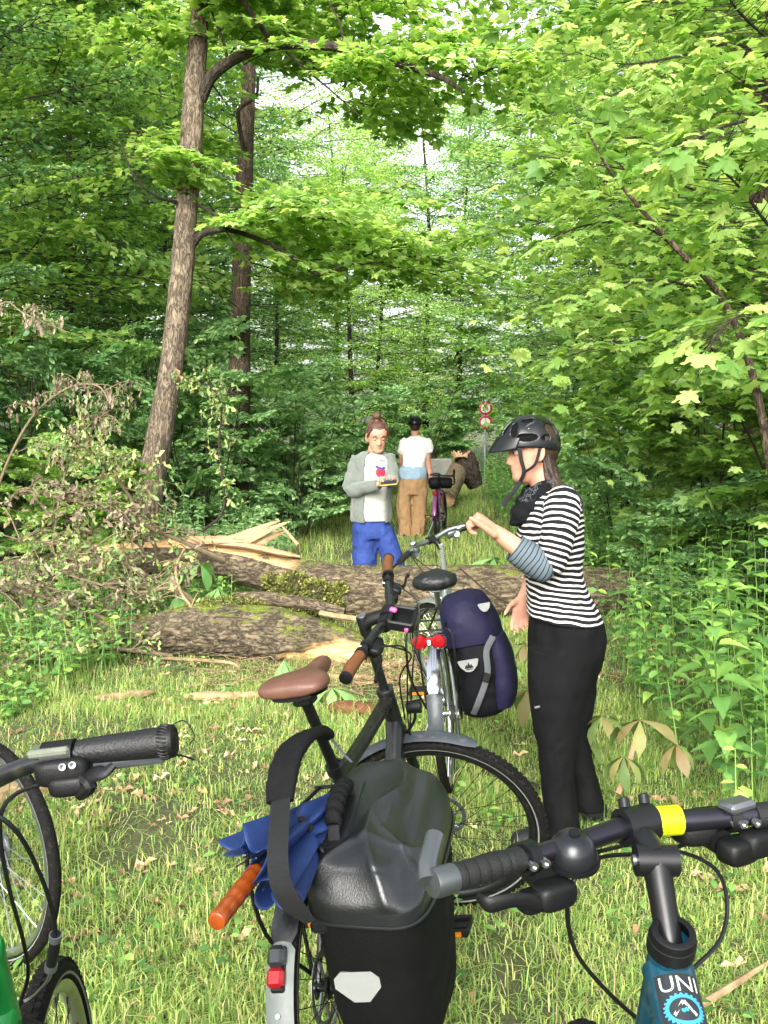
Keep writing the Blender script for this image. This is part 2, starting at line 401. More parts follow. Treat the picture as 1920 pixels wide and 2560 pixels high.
LEAF_LIGHT = leafmat('maple_leaf_light', [(0, '#4c7a2c'), (.35, '#628f36'), (.7, '#7ea348'), (1, '#a2bd6a')], .52, tboost=1.75, tyellow=1.0)
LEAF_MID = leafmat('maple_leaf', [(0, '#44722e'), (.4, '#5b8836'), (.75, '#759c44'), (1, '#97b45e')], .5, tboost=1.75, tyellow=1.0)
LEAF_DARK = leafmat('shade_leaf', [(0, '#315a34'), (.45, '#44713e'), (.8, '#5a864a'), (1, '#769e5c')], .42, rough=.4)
LEAF_SHRUB = leafmat('shrub_leaf', [(0, '#4a7844'), (.45, '#659756'), (.8, '#82ad6a'), (1, '#a8c78c')], .42, rough=.4)
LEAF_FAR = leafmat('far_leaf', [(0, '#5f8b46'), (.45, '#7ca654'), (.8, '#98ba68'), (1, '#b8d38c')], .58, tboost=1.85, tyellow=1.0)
LEAF_NETTLE = leafmat('nettle_leaf', [(0, '#35652c'), (.5, '#4d8034'), (.85, '#679a3b'), (1, '#8fbb45')], .38, rough=.4)
LEAF_WILT = leafmat('wilted_leaf', [(0, '#453b2c'), (.3, '#6c6049'), (.55, '#8c806a'), (.72, '#58683a'), (1, '#71804a')], .25, rough=.7, tyellow=1.1)
LEAF_WITHER = leafmat('withering_leaf', [(0, '#4c7036'), (.45, '#6c8a48'), (.75, '#8c9c56'), (1, '#7d6a44')], .3, rough=.6)
TWIG = mat('dark_twig', '#3a3128', .85, var=.5, scale=30)
# bark: furrowed, optional moss
def barkmat(name, dark, light, moss=0., wood=False, scale=1., vert=True):
    m, nt, b = newmat(name); L = nt.links.new
    tc = nd(nt, 'ShaderNodeTexCoord'); mp = nd(nt, 'ShaderNodeMapping'); L(tc.outputs['Object'], mp.inputs[0])
    mp.inputs['Scale'].default_value = (1, 1, .3) if vert else (.42, 1, 1)
    n1 = nd(nt, 'ShaderNodeTexNoise', i_Scale=34.*scale, i_Detail=8., i_Roughness=.72); L(mp.outputs[0], n1.inputs['Vector'])
    n0 = nd(nt, 'ShaderNodeTexNoise', i_Scale=22.*scale, i_Detail=5., i_Roughness=.6, i_Distortion=.9); L(mp.outputs[0], n0.inputs['Vector'])
    sb_ = nd(nt, 'ShaderNodeMath', operation='SUBTRACT'); L(n0.outputs[0], sb_.inputs[0]); sb_.inputs[1].default_value = .5
    vo = nd(nt, 'ShaderNodeMath', operation='ABSOLUTE'); L(sb_.outputs[0], vo.inputs[0])
    n3 = nd(nt, 'ShaderNodeTexNoise', i_Scale=3.5, i_Detail=4.); L(tc.outputs['Object'], n3.inputs['Vector'])
    r1 = ramp(nt, [(.3, dark), (.7, light)]); L(n1.outputs[0], r1.inputs[0])
    rv = ramp(nt, [(.0, .2), (.035, .5), (.095, 1.)]); L(vo.outputs[0], rv.inputs[0])
    c = mixc(nt, 1., r1.outputs[0], rv.outputs[0], 'MULTIPLY')
    r3 = ramp(nt, [(.3, .72), (.7, 1.12)]); L(n3.outputs[0], r3.inputs[0]); c = mixc(nt, 1., c, r3.outputs[0], 'MULTIPLY')
    if moss:
        g = nd(nt, 'ShaderNodeNewGeometry'); sx = nd(nt, 'ShaderNodeSeparateXYZ'); L(g.outputs['Normal'], sx.inputs[0])
        nm = nd(nt, 'ShaderNodeTexNoise', i_Scale=5., i_Detail=6., i_Roughness=.7); L(tc.outputs['Object'], nm.inputs['Vector'])
        ma = nd(nt, 'ShaderNodeMath', operation='MULTIPLY_ADD', ); L(sx.outputs[2], ma.inputs[0]); ma.inputs[1].default_value = .35; L(nm.outputs[0], ma.inputs[2])
        rm = ramp(nt, [(1-moss, 0.), (1.12-moss, 1.)]); L(ma.outputs[0], rm.inputs[0])
        n4 = nd(nt, 'ShaderNodeTexNoise', i_Scale=90., i_Detail=4.); L(tc.outputs['Object'], n4.inputs['Vector'])
        mc = ramp(nt, [(.3, '#3b4214'), (.6, '#6d7a26'), (.8, '#94983f')]); L(n4.outputs[0], mc.inputs[0])
        c = mixc(nt, rm.outputs[0], c, mc.outputs[0])
    if wood:
        at = nd(nt, 'ShaderNodeAttribute', attribute_name='bare'); mw = nd(nt, 'ShaderNodeMapping'); L(tc.outputs['Object'], mw.inputs[0]); mw.inputs['Scale'].default_value = (.06, 1, 1)
        nw = nd(nt, 'ShaderNodeTexNoise', i_Scale=60., i_Detail=5.); L(mw.outputs[0], nw.inputs['Vector'])
        wc = ramp(nt, [(.3, '#a9814f'), (.55, '#d0ac78'), (.75, '#e3c898')]); L(nw.outputs[0], wc.inputs[0])
        c = mixc(nt, at.outputs['Fac'], c, wc.outputs[0])
    c = mixc(nt, 1., c, (.8, .8, .8, 1), 'MULTIPLY')
    L(c, b.inputs['Base Color']); b.inputs['Roughness'].default_value = .92; b.inputs['Specular IOR Level'].default_value = .25
    mh = nd(nt, 'ShaderNodeMath', operation='MULTIPLY'); L(n1.outputs[0], mh.inputs[0]); L(rv.outputs[0], mh.inputs[1])
    bp = nd(nt, 'ShaderNodeBump', i_Strength=.85, i_Distance=.012); L(mh.outputs[0], bp.inputs['Height']); L(bp.outputs[0], b.inputs['Normal'])
    return m
BARK_OAK = barkmat('log_bark', '#3b3125', '#93846a', moss=.17, wood=True, vert=False)
BARK_MOSS = barkmat('mossy_log_bark', '#332d22', '#8d7f66', moss=.27, wood=True, vert=False)
BARK_TREE = barkmat('tree_bark', '#544a3e', '#9a8a74', moss=.0, scale=1.1)
BARK_TREE2 = barkmat('tree_bark_grey', '#3d352c', '#7d6b58', moss=.05, scale=1.1)
BARK_DARK = barkmat('tree_bark_dark', '#2a251f', '#5a4f42', moss=.08, scale=.8)
BARK_PALE = barkmat('pale_log_bark', '#6c5c45', '#b39f7e', moss=.0, wood=True, vert=True)
MOSS = mat('moss', '#5a6420', .95, var=.6, scale=60, bump=1., bscale=160, col2='#2c3210')
WOOD = mat('fresh_split_wood', '#d6b088', .75, var=.3, scale=20, bump=.6, bscale=90, col2='#a8805a')
WOOD_OLD = mat('weathered_wood', '#b09a74', .8, var=.4, scale=16, bump=.5, bscale=70, col2='#7d6647')
# ============================================================ logs
def log_mesh(name, pts, rad, m=220, n=96, seed=1, depth=.016, bare=None, knots=(), along=7.):
    D = cr([tuple(p)+(r,) for p, r in zip(pts, rad)], m); C = D[:, :3]; rr = D[:, 3]
    tg = np.gradient(C, axis=0); tg /= np.linalg.norm(tg, axis=1, keepdims=True)
    u = np.cross(tg, [[0, 0, 1.]]); u /= np.linalg.norm(u, axis=1, keepdims=True); w = np.cross(u, tg)
    s = np.concatenate([[0], np.cumsum(np.linalg.norm(np.diff(C, axis=0), axis=1))])
    th = np.linspace(0, 2*np.pi, n, endpoint=False); SS, TH = np.meshgrid(s, th, indexing='ij'); RR = np.repeat(rr[:, None], n, 1)
    q = np.stack([SS*along, np.cos(TH)*RR*38, np.sin(TH)*RR*38], 2).reshape(-1, 3)
    ridge = 1-np.abs(2*fbm(q, 3, seed)-1); q2 = np.stack([SS*3, np.cos(TH)*RR*7, np.sin(TH)*RR*7], 2).reshape(-1, 3)
    lump = fbm(q2, 3, seed+40)-.5
    bm_ = np.zeros(m*n)
    if bare is not None: bm_ = np.clip(bare(SS.ravel()/s[-1], TH.ravel(), fbm(q2*2.2, 3, seed+80)), 0, 1)
    r = RR.ravel()*(1+.22*lump)+depth*(ridge-.75)*(1-bm_)-depth*1.1*bm_
    for ks, kt, kr, kh in knots:
        dd = ((SS.ravel()-ks*s[-1])/kr)**2+((np.angle(np.exp(1j*(TH.ravel()-kt))))*RR.ravel()/kr)**2; r = r+kh*np.exp(-dd*1.5)-.7*kh*np.exp(-dd*9)
    r = r.reshape(m, n); v = C[:, None]+u[:, None]*(np.cos(TH)*r)[..., None]+w[:, None]*(np.sin(TH)*r)[..., None]
    i = (np.arange(m-1)[:, None]*n+np.arange(n)[None]).ravel(); j = (np.arange(m-1)[:, None]*n+(np.arange(n)+1)[None] % n).ravel()
    T = np.concatenate([np.stack([i, i+n, j+n], 1), np.stack([i, j+n, j], 1)]); V = v.reshape(-1, 3)
    for e, sg in ((0, -1), (m-1, 1)):
        c = C[e]+tg[e]*sg*.02; k = len(V); V = np.vstack([V, c]); bm_ = np.append(bm_, 1.); a = e*n+np.arange(n); b = e*n+(np.arange(n)+1) % n
        T = np.vstack([T, np.stack([a, b, np.full(n, k)], 1)[:, ::sg]])
    return mesh_arrays(name, V, T, True, {'bare': bm_})
def wl(px, py, d): return tuple(W(px, py, d))
lg = empty('fallen_tree_trunk', Gd(1000, 1560)); lg.location.z = 0
def tolocal(me, o):
    me.transform(Matrix.Translation(-o.location)); return me
tag(lg, 'long grey fallen oak trunk lying across the path, split open at its left', 'log')
S1 = [(-60, 1450, 9.0, .10), (120, 1418, 8.8, .14), (300, 1396, 8.5, .16), (450, 1390, 8.3, .175), (600, 1408, 8.2, .178), (700, 1435, 8.15, .185), (800, 1470, 8.1, .225), (900, 1484, 8.1, .235), (1050, 1482, 8.1, .23), (1300, 1480, 8.1, .225), (1500, 1482, 8.15, .21), (1700, 1488, 8.2, .17), (1950, 1490, 8.3, .16)]
link('trunk', tolocal(log_mesh('trunk', [wl(a, b, c) for a, b, c, _ in S1], [d for *_, d in S1], 330, 100, 3, .032,
     bare=lambda s, t, f: np.clip(((np.sin(t) > .55)*1.)*np.clip(6*(.028-np.abs(s-.30)*.2)/.028, 0, 1)*1.0*(f > .3)+(np.sin(t) < -.1)*(np.cos(t) > -.2)*np.clip(1-np.abs(s-.31)/.03, 0, 1)*(f > .5)*2, 0, 1),
     knots=((.435, 4.4, .16, .07), (.62, 1.0, .08, .02), (.52, 5.4, .1, .03))), lg), lg, BARK_OAK)
def moss_clump(name, pts, parent, seed=0, n=900, size=.02):
    rg = np.random.default_rng(seed); P, D, S = [], [], []
    for c, rad in pts:
        k = int(n*rad); q = rg.normal(0, 1, (k, 3)); q /= np.linalg.norm(q, axis=1, keepdims=True); P.append(np.array(c)+q*np.array([rad, rad*.6, rad*.8])*rg.uniform(.75, 1.05, (k, 1))); D.append(q+rg.normal(0, .5, (k, 3)))
    P = np.concatenate(P); D = np.concatenate(D); me = mesh_arrays(name, *leaf_arrays(KITE, P, D, rg.normal(0, 1, P.shape), rg.uniform(.6, 1.4, len(P))*size))
    return link(name, me, parent, LEAF_MOSS)
LEAF_MOSS = leafmat('moss_tuft', [(0, '#2d3310'), (.5, '#4e581a'), (.85, '#737d2a'), (1, '#8e9440')], .15, rough=.9)
mc_ = [(Vector(wl(a, b, d))-lg.location, r) for a, b, d, r in ((735, 1462, 7.9, .13), (790, 1482, 7.86, .13), (700, 1492, 7.92, .09), (760, 1515, 7.86, .12), (830, 1512, 7.86, .09), (680, 1455, 7.98, .07), (850, 1470, 7.84, .05))]
moss_clump('moss_cushion', mc_, lg, 3, 9000, .03)['kind'] = 'stuff'
def slivers(name, base0, base1, tip0, tip1, k, seed, wd=.03):
    """a torn sheet of wood: overlapping tapered slivers of uneven length, one fibre bundle each"""
    rg = random.Random(seed); mb = MB()
    for i in range(k):
        t = i/(k-1); b = Vector(base0).lerp(Vector(base1), t); e = Vector(tip0).lerp(Vector(tip1), t); e = b+(e-b)*rg.uniform(.62, 1.08)+Vector((rg.uniform(-.02, .02), rg.uniform(-.04, .04), rg.uniform(-.012, .012)))
        m1 = b.lerp(e, .5)+Vector((0, rg.uniform(-.02, .02), rg.uniform(-.006, .012)))
        mb.sweep([b-lg.location, m1-lg.location, e-lg.location], [(wd*1.3, .012), (wd*1.1, .010), (.004, .002)], n=7, m=9, side=(0, .35, 1))
    return mb.build(name, WOOD, lg)
slivers('splinter', W(520, 1362, 8.15), W(610, 1362, 8.05), W(690, 1302, 8.3), W(722, 1304, 8.2), 9, 1, .016)
slivers('splinter', W(560, 1366, 8.2), W(640, 1366, 8.1), W(700, 1322, 8.4), W(716, 1330, 8.3), 7, 2, .016)
slivers('splinter', W(470, 1346, 8.2), W(510, 1356, 8.05), W(600, 1338, 8.25), W(640, 1352, 8.05), 8, 3, .014)
MB().sweep([W(698, 1308, 8.2)-lg.location, W(722, 1335, 8.15)-lg.location, W(745, 1362, 8.1)-lg.location], [.006, .012, .016], n=6).build('splinter', WOOD, lg)
MB().loft([(W(470, 1352, 8.2)-lg.location, Vector((.0, .05, .01)), Vector((0, .01, .02))), (W(600, 1362, 8.1)-lg.location, Vector((.0, .09, .0)), Vector((0, 0, .03))), (W(700, 1382, 8.06)-lg.location, Vector((0, .08, 0)), Vector((0, 0, .025))), (W(750, 1392, 8.05)-lg.location, Vector((0, .02, 0)), Vector((0, 0, .01)))], 10, 24).build('bare_wood_strip', WOOD, lg)
l2 = empty('fallen_limb_log', (Gd(680, 1660).x, Gd(680, 1660).y, 0))
tag(l2, 'shorter mossy log before the long trunk, its right end peeled to pale wood', 'log')
S2 = [(180, 1590, 7.0, .10), (300, 1590, 6.9, .125), (400, 1584, 6.85, .15), (490, 1577, 6.8, .182), (600, 1580, 6.75, .198), (700, 1592, 6.7, .192), (800, 1614, 6.65, .168), (885, 1634, 6.6, .145), (915, 1642, 6.6, .12)]
link('trunk', tolocal(log_mesh('trunk', [wl(a, b, c) for a, b, c, _ in S2], [d for *_, d in S2], 250, 110, 11, .045,
     bare=lambda s, t, f: np.clip((s-.80+.12*(f-.5)-.10*np.sin(t))*30, 0, 1)*np.clip((f-.2)*9, 0, 1)*(np.sin(t) < .82), knots=((.77, 5.9, .12, .05), (.5, 1.2, .2, .03), (.35, .6, .15, .03))), l2), l2, BARK_MOSS)
moss_clump('moss_cushion', [(Vector(wl(a, b, 6.75))-l2.location, r) for a, b, r in ((520, 1510, .06), (560, 1506, .06), (610, 1508, .06), (480, 1522, .06), (645, 1516, .05), (440, 1538, .05))], l2, 5, 9000, .016)['kind'] = 'stuff'
def simple_log(name, S, label, mt, seed, parent=None, depth=.012, n=48, m=120, vertical=False):
    o = empty(name, (S[0][0], S[0][1], 0)); me = log_mesh('trunk', [s[:3] for s in S], [s[3] for s in S], m, n, seed, depth)
    link('trunk', tolocal(me, o), o, mt); tag(o, label, 'log'); return o
def pxl(L): return [tuple(W(a, b, c))+(d,) for a, b, c, d in L]
simple_log('fallen_branch_log', pxl([(590, 1496, 7.45, .05), (680, 1498, 7.4, .055), (780, 1512, 7.4, .05), (860, 1530, 7.4, .03)]), 'thin bare grey log tucked between the two big logs', BARK_OAK, 21)
simple_log('mossy_log', pxl([(-120, 1296, 10.2, .13), (60, 1298, 10.0, .14), (220, 1312, 9.8, .14), (340, 1340, 9.6, .12), (470, 1385, 9.4, .08)]), 'moss covered old log at the far left behind the dead branches', BARK_MOSS, 23)
fl = simple_log('broken_log', pxl([(1118, 1250, 18.4, .15), (1126, 1225, 19.2, .19), (1138, 1192, 20.2, .21), (1152, 1160, 21.2, .2)]), 'pale broken log with splintered orange end lying beside the path far behind', BARK_PALE, 25)
o_ = fl.location
me = log_mesh('stump', [W(1190, 1218, 20.6), W(1176, 1185, 20.6), W(1164, 1150, 20.6), W(1156, 1128, 20.6)], [.14, .22, .22, .15], 70, 48, 31, .085, along=5.); link('root_stump', tolocal(me, fl), fl, BARK_DARK)
mbs = MB(); rg = random.Random(4)
for i in range(26):
    a = rg.uniform(-1, 1); b = rg.uniform(-.12, .12); base = W(1152+a*14, 1142, 20.45+b); mbs.sweep([base-o_, base+Vector((a*.09+rg.uniform(-.04, .04), 0, rg.uniform(.05, .15)))-o_], [.055, .012], n=5, m=3)
mbs.build('splintered_end', WOOD, fl)
# ============================================================ sawn and split pieces lying about
def chunk(name, px, py, length, w, h, ang, label, mt, seed, z=.03):
    rg = random.Random(seed); p = Gd(px, py); o = empty(name, (p.x, p.y, gz1(p.x, p.y)))
    mb = MB(); k = 9; d = Vector((math.cos(ang), math.sin(ang), 0)); s = Vector((-d.y, d.x, 0)); secs = []
    for i in range(k):
        t = i/(k-1)-.5; e = 1-.55*abs(2*t)**4; secs.append((d*length*t+s*rg.uniform(-.01, .01)+Vector((0, 0, z+rg.uniform(-.004, .004))), s*w*e*rg.uniform(.85, 1.1)/2, Vector((0, 0, h*e/2))))
    mb.loft(secs, 10, 28, 3.2); me = mb.mesh(name); push(me, lambda P, N: .008*(fbm(P*[[9, 60, 60]], 3, seed)-.5)); mt = mt
    link('piece', me, o, mt); tag(o, label, 'wood piece', 'pieces of split wood in the grass'); return o
chunk('wood_piece', 562, 1752, .48, .085, .05, .05, 'long pale split plank lying in the grass left of the brown saddle', WOOD, 1)
chunk('wood_piece', 310, 1757, .34, .06, .04, .42, 'weathered stick of split wood in the grass left of the long plank', WOOD_OLD, 2)
chunk('wood_piece', 885, 1785, .3, .12, .08, -.3, 'reddish brown bark chunk on the grass behind the black frame', mat('red_bark', '#8a5a3c', .9, var=.6, scale=25, bump=.8, bscale=60, col2='#4e3322'), 3)
chunk('wood_piece', 850, 1700, .45, .05, .04, -.1, 'thin pale slat of wood at the foot of the mossy log', WOOD_OLD, 4)
chunk('wood_piece', 55, 1990, .42, .11, .07, .6, 'chunk of bark seen through the wheel at the far left', WOOD_OLD, 5)
chunk('wood_piece', 1000, 1665, .5, .04, .03, .15, 'thin split stick lying left of the silver bicycle', WOOD_OLD, 6)
def stick(name, pts, r, label, mt=WOOD_OLD):
    o = empty(name, (pts[0].x, pts[0].y, 0)); MB().sweep([p-o.location for p in pts], [r]*(len(pts)-1)+[r*.5], n=7).build('twig', mt, o)
    tag(o, label, 'stick', 'sticks and twigs on the ground'); return o
stick('fallen_stick', [Gd(400, 1645, .03), Gd(560, 1655, .05), Gd(600, 1668, .03)], .012, 'thin fallen stick in the grass below the mossy log')
stick('fallen_stick', [W(800, 1533, 7.0), W(840, 1540, 6.95), W(900, 1548, 6.9), W(1000, 1552, 6.85)], .022, 'light green bare stick between the logs behind the handlebar')
stick('fallen_stick', [W(1545, 1985, 3.6), W(1575, 1900, 3.65), W(1590, 1830, 3.7)], .012, 'pinkish upright stick holding wilted leaves at the right', mat('pink_stick', '#b08a68', .8, var=.4))
stick('fallen_stick', [Gd(1690, 2545, .02), Gd(1790, 2490, .04), Gd(1930, 2400, .05)], .012, 'bare dry stick in the grass at the lower right corner')
stick('fallen_stick', [Gd(1210, 1930, .02), Gd(1330, 1960, .03), Gd(1450, 2005, .02)], .012, 'brown stick lying behind the legs of the striped woman', TWIG)
stick('fallen_stick', [W(1150, 1420, 7.75), W(1220, 1480, 7.75), W(1290, 1520, 7.7), W(1370, 1580, 7.5)], .007, 'thin twig leaning against the fallen trunk near the purple bag', TWIG)
stick('fallen_stick', [Gd(1170, 1545, .02), Gd(1280, 1530, .06), Gd(1400, 1520, .05)], .03, 'mossy stick lying below the fallen trunk beside the purple bag', BARK_MOSS)
# ============================================================ standing trees
def trunk_part(name, pts, rad, parent, mt, n=28, m=90, seed=0, depth=.008):
    me = log_mesh(name, pts, rad, m, n, seed, depth, along=2.2); me.transform(Matrix.Translation(-parent.location)); return link(name, me, parent, mt)
def add_crown(parent, boughs, tms, T, mt, seed, drop=0.):
    (v, t), (tv, tt) = crown_arrays(boughs, tms, T, seed, drop); off = np.array(parent.location)
    c = link('crown', mesh_arrays('crown', v-off, t, False), parent, mt); c['kind'] = 'stuff'
    w = link('twigs', mesh_arrays('twigs', tv-off, tt), parent, TWIG); w['kind'] = 'stuff'
BT_MAPLE = [bough_template(s, .11, 2.0, pair=.88) for s in range(4)]
BT_OVAL = [bough_template(s+10, .085, 1.5, pair=.75) for s in range(4)]
BT_SMALL = [bough_template(s+20, .15, 2.6, pair=.8, jit=.5) for s in range(4)]
# the tall maple with the two long bare limbs
p0 = W(352, 1436, 10.3); t1 = empty('maple_tree', (p0.x, p0.y, 0))
tag(t1, 'tall tan trunked maple leaning right with two long curving limbs, left of the path', 'tree')
TR1 = [(345, 1475, .18), (372, 1250, .15), (415, 1000, .132), (437, 850, .128), (455, 680, .124), (472, 450, .12), (484, 250, .118), (496, 90, .1), (505, -60, .09), (520, -420, .07), (560, -900, .05)]
trunk_part('trunk', [wl(a, b, 10.3) for a, b, _ in TR1], [r for *_, r in TR1], t1, BARK_TREE, 36, 160, 2, .009)
def limb(parent, L, mt=TWIG, d=10.3, n=9):
    MB().sweep([W(x, y, d+dd)-parent.location for x, y, dd, r in L], [r for *_, r in L], n=n).build('limb', mt, parent)
LB = [[(500, 250, 0, .075), (530, 190, -.1, .065), (590, 145, -.25, .058), (680, 113, -.5, .055), (800, 113, -.8, .05), (900, 128, -1.0, .045), (1000, 160, -1.1, .04), (1100, 192, -1.3, .03), (1160, 230, -1.4, .016)],
      [(485, 605, 0, .05), (510, 583, -.1, .034), (570, 575, -.25, .028), (650, 600, -.4, .025), (720, 635, -.55, .022), (800, 688, -.7, .02), (860, 665, -.8, .015), (960, 655, -.9, .008)],
      [(683, 112, -.5, .03), (655, 70, -.6, .028), (620, 20, -.7, .024), (585, -20, -.8, .018)],
      [(570, 160, -.2, .018), (560, 110, -.3, .016), (535, 45, -.35, .013), (510, -20, -.4, .01)],
      [(715, 130, -.55, .014), (760, 170, -.6, .012), (820, 220, -.8, .009), (900, 290, -1., .005)],
      [(860, 115, -.9, .012), (850, 60, -.9, .01), (820, 0, -.9, .007)],
      [(490, 510, 0, .02), (540, 540, -.4, .014), (580, 600, -.6, .01), (640, 680, -.8, .006)],
      [(440, 505, -.1, .02), (390, 490, -.3, .013), (335, 440, -.5, .01), (300, 350, -.6, .006)],
      [(610, 380, 2.9, .03), (596, 300, 2.7, .03), (600, 270, 2.6, .028), (640, 240, 2.6, .022), (645, 190, 2.5, .016)]]
for l in LB: limb(t1, l, BARK_DARK if l[0][3] > .025 else TWIG)
rg = random.Random(7); bs = []
for l in LB[:8]:
    for (x, y, dd, r), (x2, y2, dd2, _) in zip(l[1:], l[2:]+[l[-1]]):
        for k in range(2):
            t = rg.random(); p = W(x+(x2-x)*t, y+(y2-y)*t+rg.uniform(-40, 25), 10.3+dd+(dd2-dd)*t+rg.uniform(.05, 1.3)); az = rg.uniform(-1.2, 1.2) if rg.random() < .75 else rg.uniform(0, 6.28)
            bs.append((np.array(p), az, rg.uniform(-.25, .15), rg.uniform(.45, .8)))
for i in range(20):
    p = W(rg.uniform(380, 1180), rg.uniform(-60, 230), 10.3+rg.uniform(-.3, 1.6)); bs.append((np.array(p), rg.uniform(0, 6.28), rg.uniform(-.1, .15), rg.uniform(.5, .8)))
for i in range(8):
    p = W(rg.uniform(560, 900), rg.uniform(480, 640), 10.3+rg.uniform(-1.4, .2)); bs.append((np.array(p), rg.uniform(-.8, .8), rg.uniform(-.3, .05), rg.uniform(.5, .75)))
add_crown(t1, bs, BT_MAPLE, MAPLE, LEAF_LIGHT, 1, .15)
# second trunk behind it
p0 = W(592, 1362, 13.4); t2 = empty('oak_tree', (p0.x, p0.y, 0)); tag(t2, 'darker straight trunk standing behind the leaning maple', 'tree')
TR2 = [(588, 1370, .19), (594, 1150, .165), (598, 950, .155), (602, 750, .14), (608, 560, .125), (614, 380, .115), (620, 230, .1), (628, 0, .08), (640, -500, .05)]
trunk_part('trunk', [wl(a, b, 13.4) for a, b, _ in TR2], [r for *_, r in TR2], t2, BARK_TREE2, 30, 130, 5, .009)
bs = []
for i in range(13):
    z = rg.uniform(3.2, 8); a = rg.uniform(1.6, 4.9); bs.append((np.array([p0.x, p0.y, z]), a, rg.uniform(-.1, .35), rg.uniform(.8, 1.3)))
add_crown(t2, bs, BT_MAPLE, MAPLE, LEAF_MID, 2)
# generic trees: a few shapes, copied
def tree_kind(seed, H, z0, rad, nb, tms, T, tr, bark, flat=.0):
    rg = random.Random(seed); pr = {}
    k = 9; bend = [(rg.uniform(-.25, .25), rg.uniform(-.25, .25)) for _ in range(3)]
    pts = cr([(0, 0, -.15), (bend[0][0]*.4, bend[0][1]*.4, H*.3), (bend[1][0], bend[1][1], H*.65), (bend[2][0]*2, bend[2][1]*2, H)], k)
    pr['trunk'] = log_mesh('trunk', pts, [tr*(1.25 if i == 0 else 1-.85*i/(k-1)) for i in range(k)], 70, 20, seed, .008, along=2.2); pr['bark'] = bark
    bs = []
    for i in range(nb):
        z = z0+(H-z0)*((i+.5)/nb)**.9; t = (z-z0)/(H-z0); rr = rad*(.55+.6*math.sin(math.pi*min(t*.85+.15, 1)))*rg.uniform(.75, 1.2)
        f = z/H*(k-1); j = min(int(f), k-2); o = pts[j]+(pts[j+1]-pts[j])*(f-j); a = i*2.39996+rg.uniform(-.5, .5)
        sc = rr/2.2
        bs.append((np.array(o), a, rg.uniform(-.05, .2)+.35*t*t, sc))
        if rr > 1.6:
            q = np.array([math.cos(a+.5), math.sin(a+.5), .08])*rr*.5; bs.append((np.array(o)+q, a+rg.uniform(-.6, .9), rg.uniform(-.15, .2), sc*.65))
    (v, t), (tv, tt) = crown_arrays(bs, tms, T, seed)
    pr['crown'] = mesh_arrays('crown', v, t, False); pr['twigs'] = mesh_arrays('twigs', tv, tt); return pr
TK = {'m1': tree_kind(1, 8.5, 1.3, 2.5, 40, BT_MAPLE, MAPLE, .09, BARK_DARK), 'm2': tree_kind(2, 10, 1.0, 2.6, 46, BT_MAPLE, MAPLE, .11, BARK_DARK), 'm3': tree_kind(3, 7.0, .8, 2.2, 36, BT_MAPLE, MAPLE, .07, BARK_TREE2),
      'o1': tree_kind(4, 9, .9, 2.5, 54, BT_OVAL, OVAL, .1, BARK_DARK), 'f1': tree_kind(5, 15, 1.5, 3.6, 74, BT_SMALL, KITE, .17, BARK_DARK), 'f2': tree_kind(6, 17, 2.5, 4.0, 82, BT_SMALL, KITE, .2, BARK_DARK)}
def tree(kind, x, y, s, rz, label, mt, name='maple_tree', group=None):
    k = TK[kind]; o = empty(name, (x, y, max(gz1(x, y)-.05, -.05))); o.scale = (s, s, s); o.rotation_euler = (0, 0, rz); tag(o, label, 'tree', group)
    for pn in ('trunk', 'crown', 'twigs'):
        me = k[pn]
        c = bpy.data.objects.new(pn, me); COL.objects.link(c); c.parent = o
        if not len(me.materials): me.materials.append(None)
        c.material_slots[0].link = 'OBJECT'; c.material_slots[0].material = {'trunk': k['bark'], 'crown': mt, 'twigs': TWIG}[pn]
        if pn != 'trunk': c['kind'] = 'stuff'
    return o
